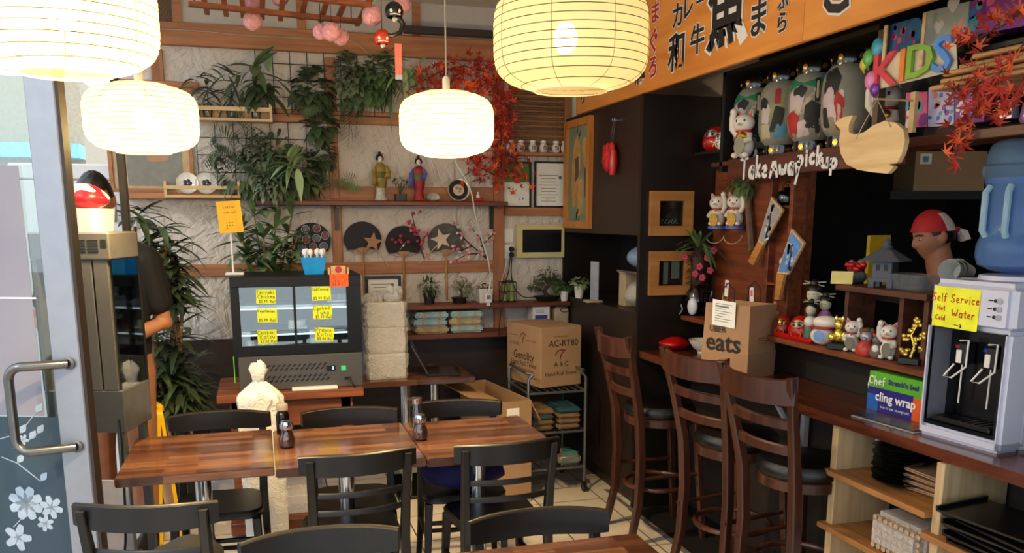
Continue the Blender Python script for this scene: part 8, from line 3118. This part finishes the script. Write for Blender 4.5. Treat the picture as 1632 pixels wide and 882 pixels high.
def fuse(g, name, m, parent, vox=.007):
    o = g.build(name + '_raw', m)
    md = o.modifiers.new('r', 'REMESH')
    md.mode = 'VOXEL'
    md.voxel_size = vox
    md.use_smooth_shade = True
    ms = o.modifiers.new('s', 'SMOOTH')
    ms.factor = .5
    ms.iterations = 3
    me = bpy.data.meshes.new_from_object(o.evaluated_get(bpy.context.evaluated_depsgraph_get()))
    bpy.data.objects.remove(o)
    me.name = name
    me.materials.clear()
    me.materials.append(m)
    q = bpy.data.objects.new(name, me)
    C.objects.link(q)
    q.parent = parent
    return q


def person(label, loc, rot, H, tilt, turn, arms, hair, extra=None, trousers=None, lean=0.0):
    """standing figure facing -y; arms = [(elbow, wrist, fingers dir)] for left(-x) and right(+x)"""
    t = thing('person', label, 'person', loc, rot)
    k = H / 1.78
    v = lambda x, y, z: V((x * k, y * k, z * k))
    g = G()
    HM = T(v(0, -.02 - lean, 1.665)) @ rz(turn) @ Matrix.Rotation(tilt, 4, 'X')
    head_shape(g, HM, k)
    limb(g, [v(0, .015, 1.42), v(0, .0 - lean * .5, 1.50), v(0, .005 - lean, 1.60)], [.068 * k, .064 * k, .060 * k])
    limb(g, [v(0, .02, .95), v(0, .015, 1.12), v(0, .01, 1.30), v(0, .02, 1.42)], [.125 * k, .115 * k, .13 * k, .075 * k])
    for sx in (-1, 1):
        limb(g, [v(sx * .06, .015, 1.0), v(sx * .075, .012, 1.2), v(sx * .085, .012, 1.36)], [.10 * k, .098 * k, .085 * k])
        limb(g, [v(0, .02, 1.44), v(sx * .10, .02, 1.42), v(sx * .185, .018, 1.395)], [.06 * k, .058 * k, .058 * k])
        limb(g, [v(sx * .085, .02, .93), v(sx * .095, .0, .50), v(sx * .10, .03, .09)], [.085 * k, .058 * k, .038 * k])
        limb(g, [v(sx * .10, .03, .04), v(sx * .105, -.08, .032), v(sx * .108, -.15, .025)], [.038 * k, .035 * k, .025 * k])
    for sx, (el, wr, fd) in zip((-1, 1), arms):
        sh, el, wr = v(sx * .19, .018, 1.39), v(*el), v(*wr)
        limb(g, [sh, sh.lerp(el, .5), el, el.lerp(wr, .4), wr], [.052 * k, .047 * k, .040 * k, .038 * k, .026 * k])
        fd = V(fd).normalized()
        hz = V((0, 0, 1)) if abs(fd.z) < .8 else V((0, -1, 0))
        Mx = frame(wr, fd.cross(hz) * 1, hz)
        Mx = frame(wr, (-fd).cross(hz), hz)
        hand_shape(g, Mx, -sx)
    fuse(g, 'body', SKIN, t)
    # eyes
    g = G()
    for sx in (-1, 1):
        g.sph((sx * .032 * k, -.0765 * k, .007 * k), (.011 * k, .007 * k, .004 * k), 10, 6, HM)
    g.mi = 1
    for sx in (-1, 1):
        g.sph((sx * .032 * k, -.082 * k, .0065 * k), (.0055 * k, .004 * k, .0045 * k), 8, 6, HM)
        g.tube([HM @ (V((sx * .014, -.089, .026)) * k), HM @ (V((sx * .034, -.086, .031)) * k), HM @ (V((sx * .052, -.074, .026)) * k)], .0035 * k, 6)
    g.build('eyes', [CERAM, INK], t)
    # hair
    g = G()
    vs, fs = [], []
    n, m = 36, 16
    for i in range(m + 1):
        ph = PI / 2 - (PI * .60) * i / m
        for j in range(n):
            th = 2 * PI * j / n
            x, y, z = math.cos(ph) * math.sin(th), -math.cos(ph) * math.cos(th), math.sin(ph)
            lim = .42 if y < -.35 else (.10 if y < .1 else -.30)
            if z < lim:
                z2 = lim
                c = math.sqrt(max(0, 1 - z2 * z2))
                l = math.hypot(x, y) or 1
                x, y, z = x / l * c, y / l * c, z2
            q = 1.07 + .015 * math.sin(th * 9 + i)
            vs.append((x * .074 * q * k, y * (.098 if y > 0 else .092) * q * k, z * .118 * q * k))
    for i in range(m):
        for j in range(n):
            fs.append([i * n + j, i * n + (j + 1) % n, (i + 1) * n + (j + 1) % n, (i + 1) * n + j])
    g.add(vs, fs, HM)
    g.build('hair', HAIR, t, ang=180)
    # shirt
    g = G()
    e = .014
    limb(g, [v(0, .02, .90), v(0, .015, 1.12), v(0, .01, 1.30), v(0, .02, 1.40)], [(.13 + e) * k, (.118 + e) * k, (.13 + e) * k, (.085 + e) * k])
    for sx, (el, wr, fd) in zip((-1, 1), arms):
        limb(g, [v(sx * .06, .015, .93), v(sx * .075, .012, 1.2), v(sx * .085, .012, 1.36)], [(.105 + e) * k, (.098 + e) * k, (.085 + e) * k])
        limb(g, [v(0, .025, 1.425), v(sx * .10, .02, 1.415), v(sx * .185, .018, 1.39)], [(.055 + e) * k, (.056 + e) * k, (.058 + e) * k])
        sh, el = v(sx * .19, .018, 1.39), v(*el)
        limb(g, [sh, sh.lerp(el, .35), sh.lerp(el, .66)], [(.054 + e) * k, (.054 + e) * k, (.052 + e) * k])
    fuse(g, 't_shirt', TEE, t, .008)
    g = G()
    limb(g, [v(0, .02, .86), v(0, .02, .96)], [.13 * k, .135 * k])
    for sx in (-1, 1):
        limb(g, [v(sx * .07, .018, .96), v(sx * .085, .02, .86), v(sx * .095, .0, .50), v(sx * .10, .03, .12)], [.11 * k, .105 * k, .075 * k, .06 * k])
    fuse(g, 'trousers', trousers or TEE, t, .009)
    g = G()
    for sx in (-1, 1):
        limb(g, [v(sx * .10, .04, .047), v(sx * .105, -.08, .04), v(sx * .108, -.16, .034)], [.047 * k, .044 * k, .034 * k])
    for i, q in enumerate(g.v):
        g.v[i] = (q[0], q[1], max(0.0, q[2]))
    g.build('shoes', mat('black_shoe', (.04, .04, .04), .5), t)
    if extra:
        extra(t, HM, k)
    return t


p = A(152, 312, d=4.12)
person('man in a black t-shirt working behind the warming cabinet, face hidden by the bag', (p.x, p.y + .03, 0), R_(-12), 1.91, R_(12), R_(12),
       [((-.29, -.02, 1.12), (-.12, -.26, 1.06), (.5, -.8, -.1)), ((.235, .06, 1.10), (.02, -.24, 1.0), (-.8, -.5, 0))], True, None, mat('tan_trousers', (.60, .40, .29), .8, var=.1))


def bandana(t, HM, k):
    RW = mat('red_bandana', (.70, .12, .13), .7, var=.12)
    WP = mat('white_print_bandana', (.78, .74, .72), .7, var=.35, scale=130)
    g = G()
    n, m = 36, 14
    vs, fs = [], []
    for i in range(m + 1):
        for j in range(n):
            th = 2 * PI * j / n
            zl = .36 - .34 * (.5 - .5 * math.cos(th))
            ph = PI / 2 + (math.asin(zl) - PI / 2) * i / m
            x, y, z = math.cos(ph) * math.sin(th), -math.cos(ph) * math.cos(th), math.sin(ph)
            q = 1.095 + .010 * math.sin(th * 5 + i * .6)
            vs.append((x * .074 * q * k, y * (.098 if y > 0 else .094) * q * k, z * .118 * q * k))
    for i in range(m):
        for j in range(n):
            g.mi = 1 if .42 * n < j < .80 * n and i > 3 or .30 * n < j <= .5 * n and i > 5 else 0
            g.f.append([i * n + j + len(g.v), i * n + (j + 1) % n + len(g.v), (i + 1) * n + (j + 1) % n + len(g.v), (i + 1) * n + j + len(g.v)])
            g.m.append(g.mi)
    g.v += [tuple(HM @ V(q)) for q in vs]
    g.build('bandana', [RW, WP], t, ang=180)
    g = G()
    g.sph((0, .118 * k, .0), (.018 * k, .018 * k, .016 * k), 10, 8, HM)
    g.build('bandana_knot', RW, t)
    g = G()
    for dx, dz in ((-.012, -.055), (.014, -.06)):
        g.tube([HM @ (V((0, .122, .0)) * k), HM @ (V((dx, .14, -.025)) * k), HM @ (V((dx * 1.4, .142, dz)) * k)], [.010 * k, .022 * k, .024 * k], 8, flat=(1, .4))
    g.build('bandana_tail', WP, t)


p = A(1486, 381, d=4.0)
person('cook in a black t-shirt and red patterned bandana looking down in the kitchen', (p.x + .085, p.y - .022, 0), R_(-112), 1.725, R_(16), R_(8),
       [((-.27, -.05, 1.12), (-.15, -.30, 1.08), (.2, -1, -.1)), ((.27, -.05, 1.12), (.15, -.30, 1.08), (-.2, -1, -.1))], True, bandana, None, .065)
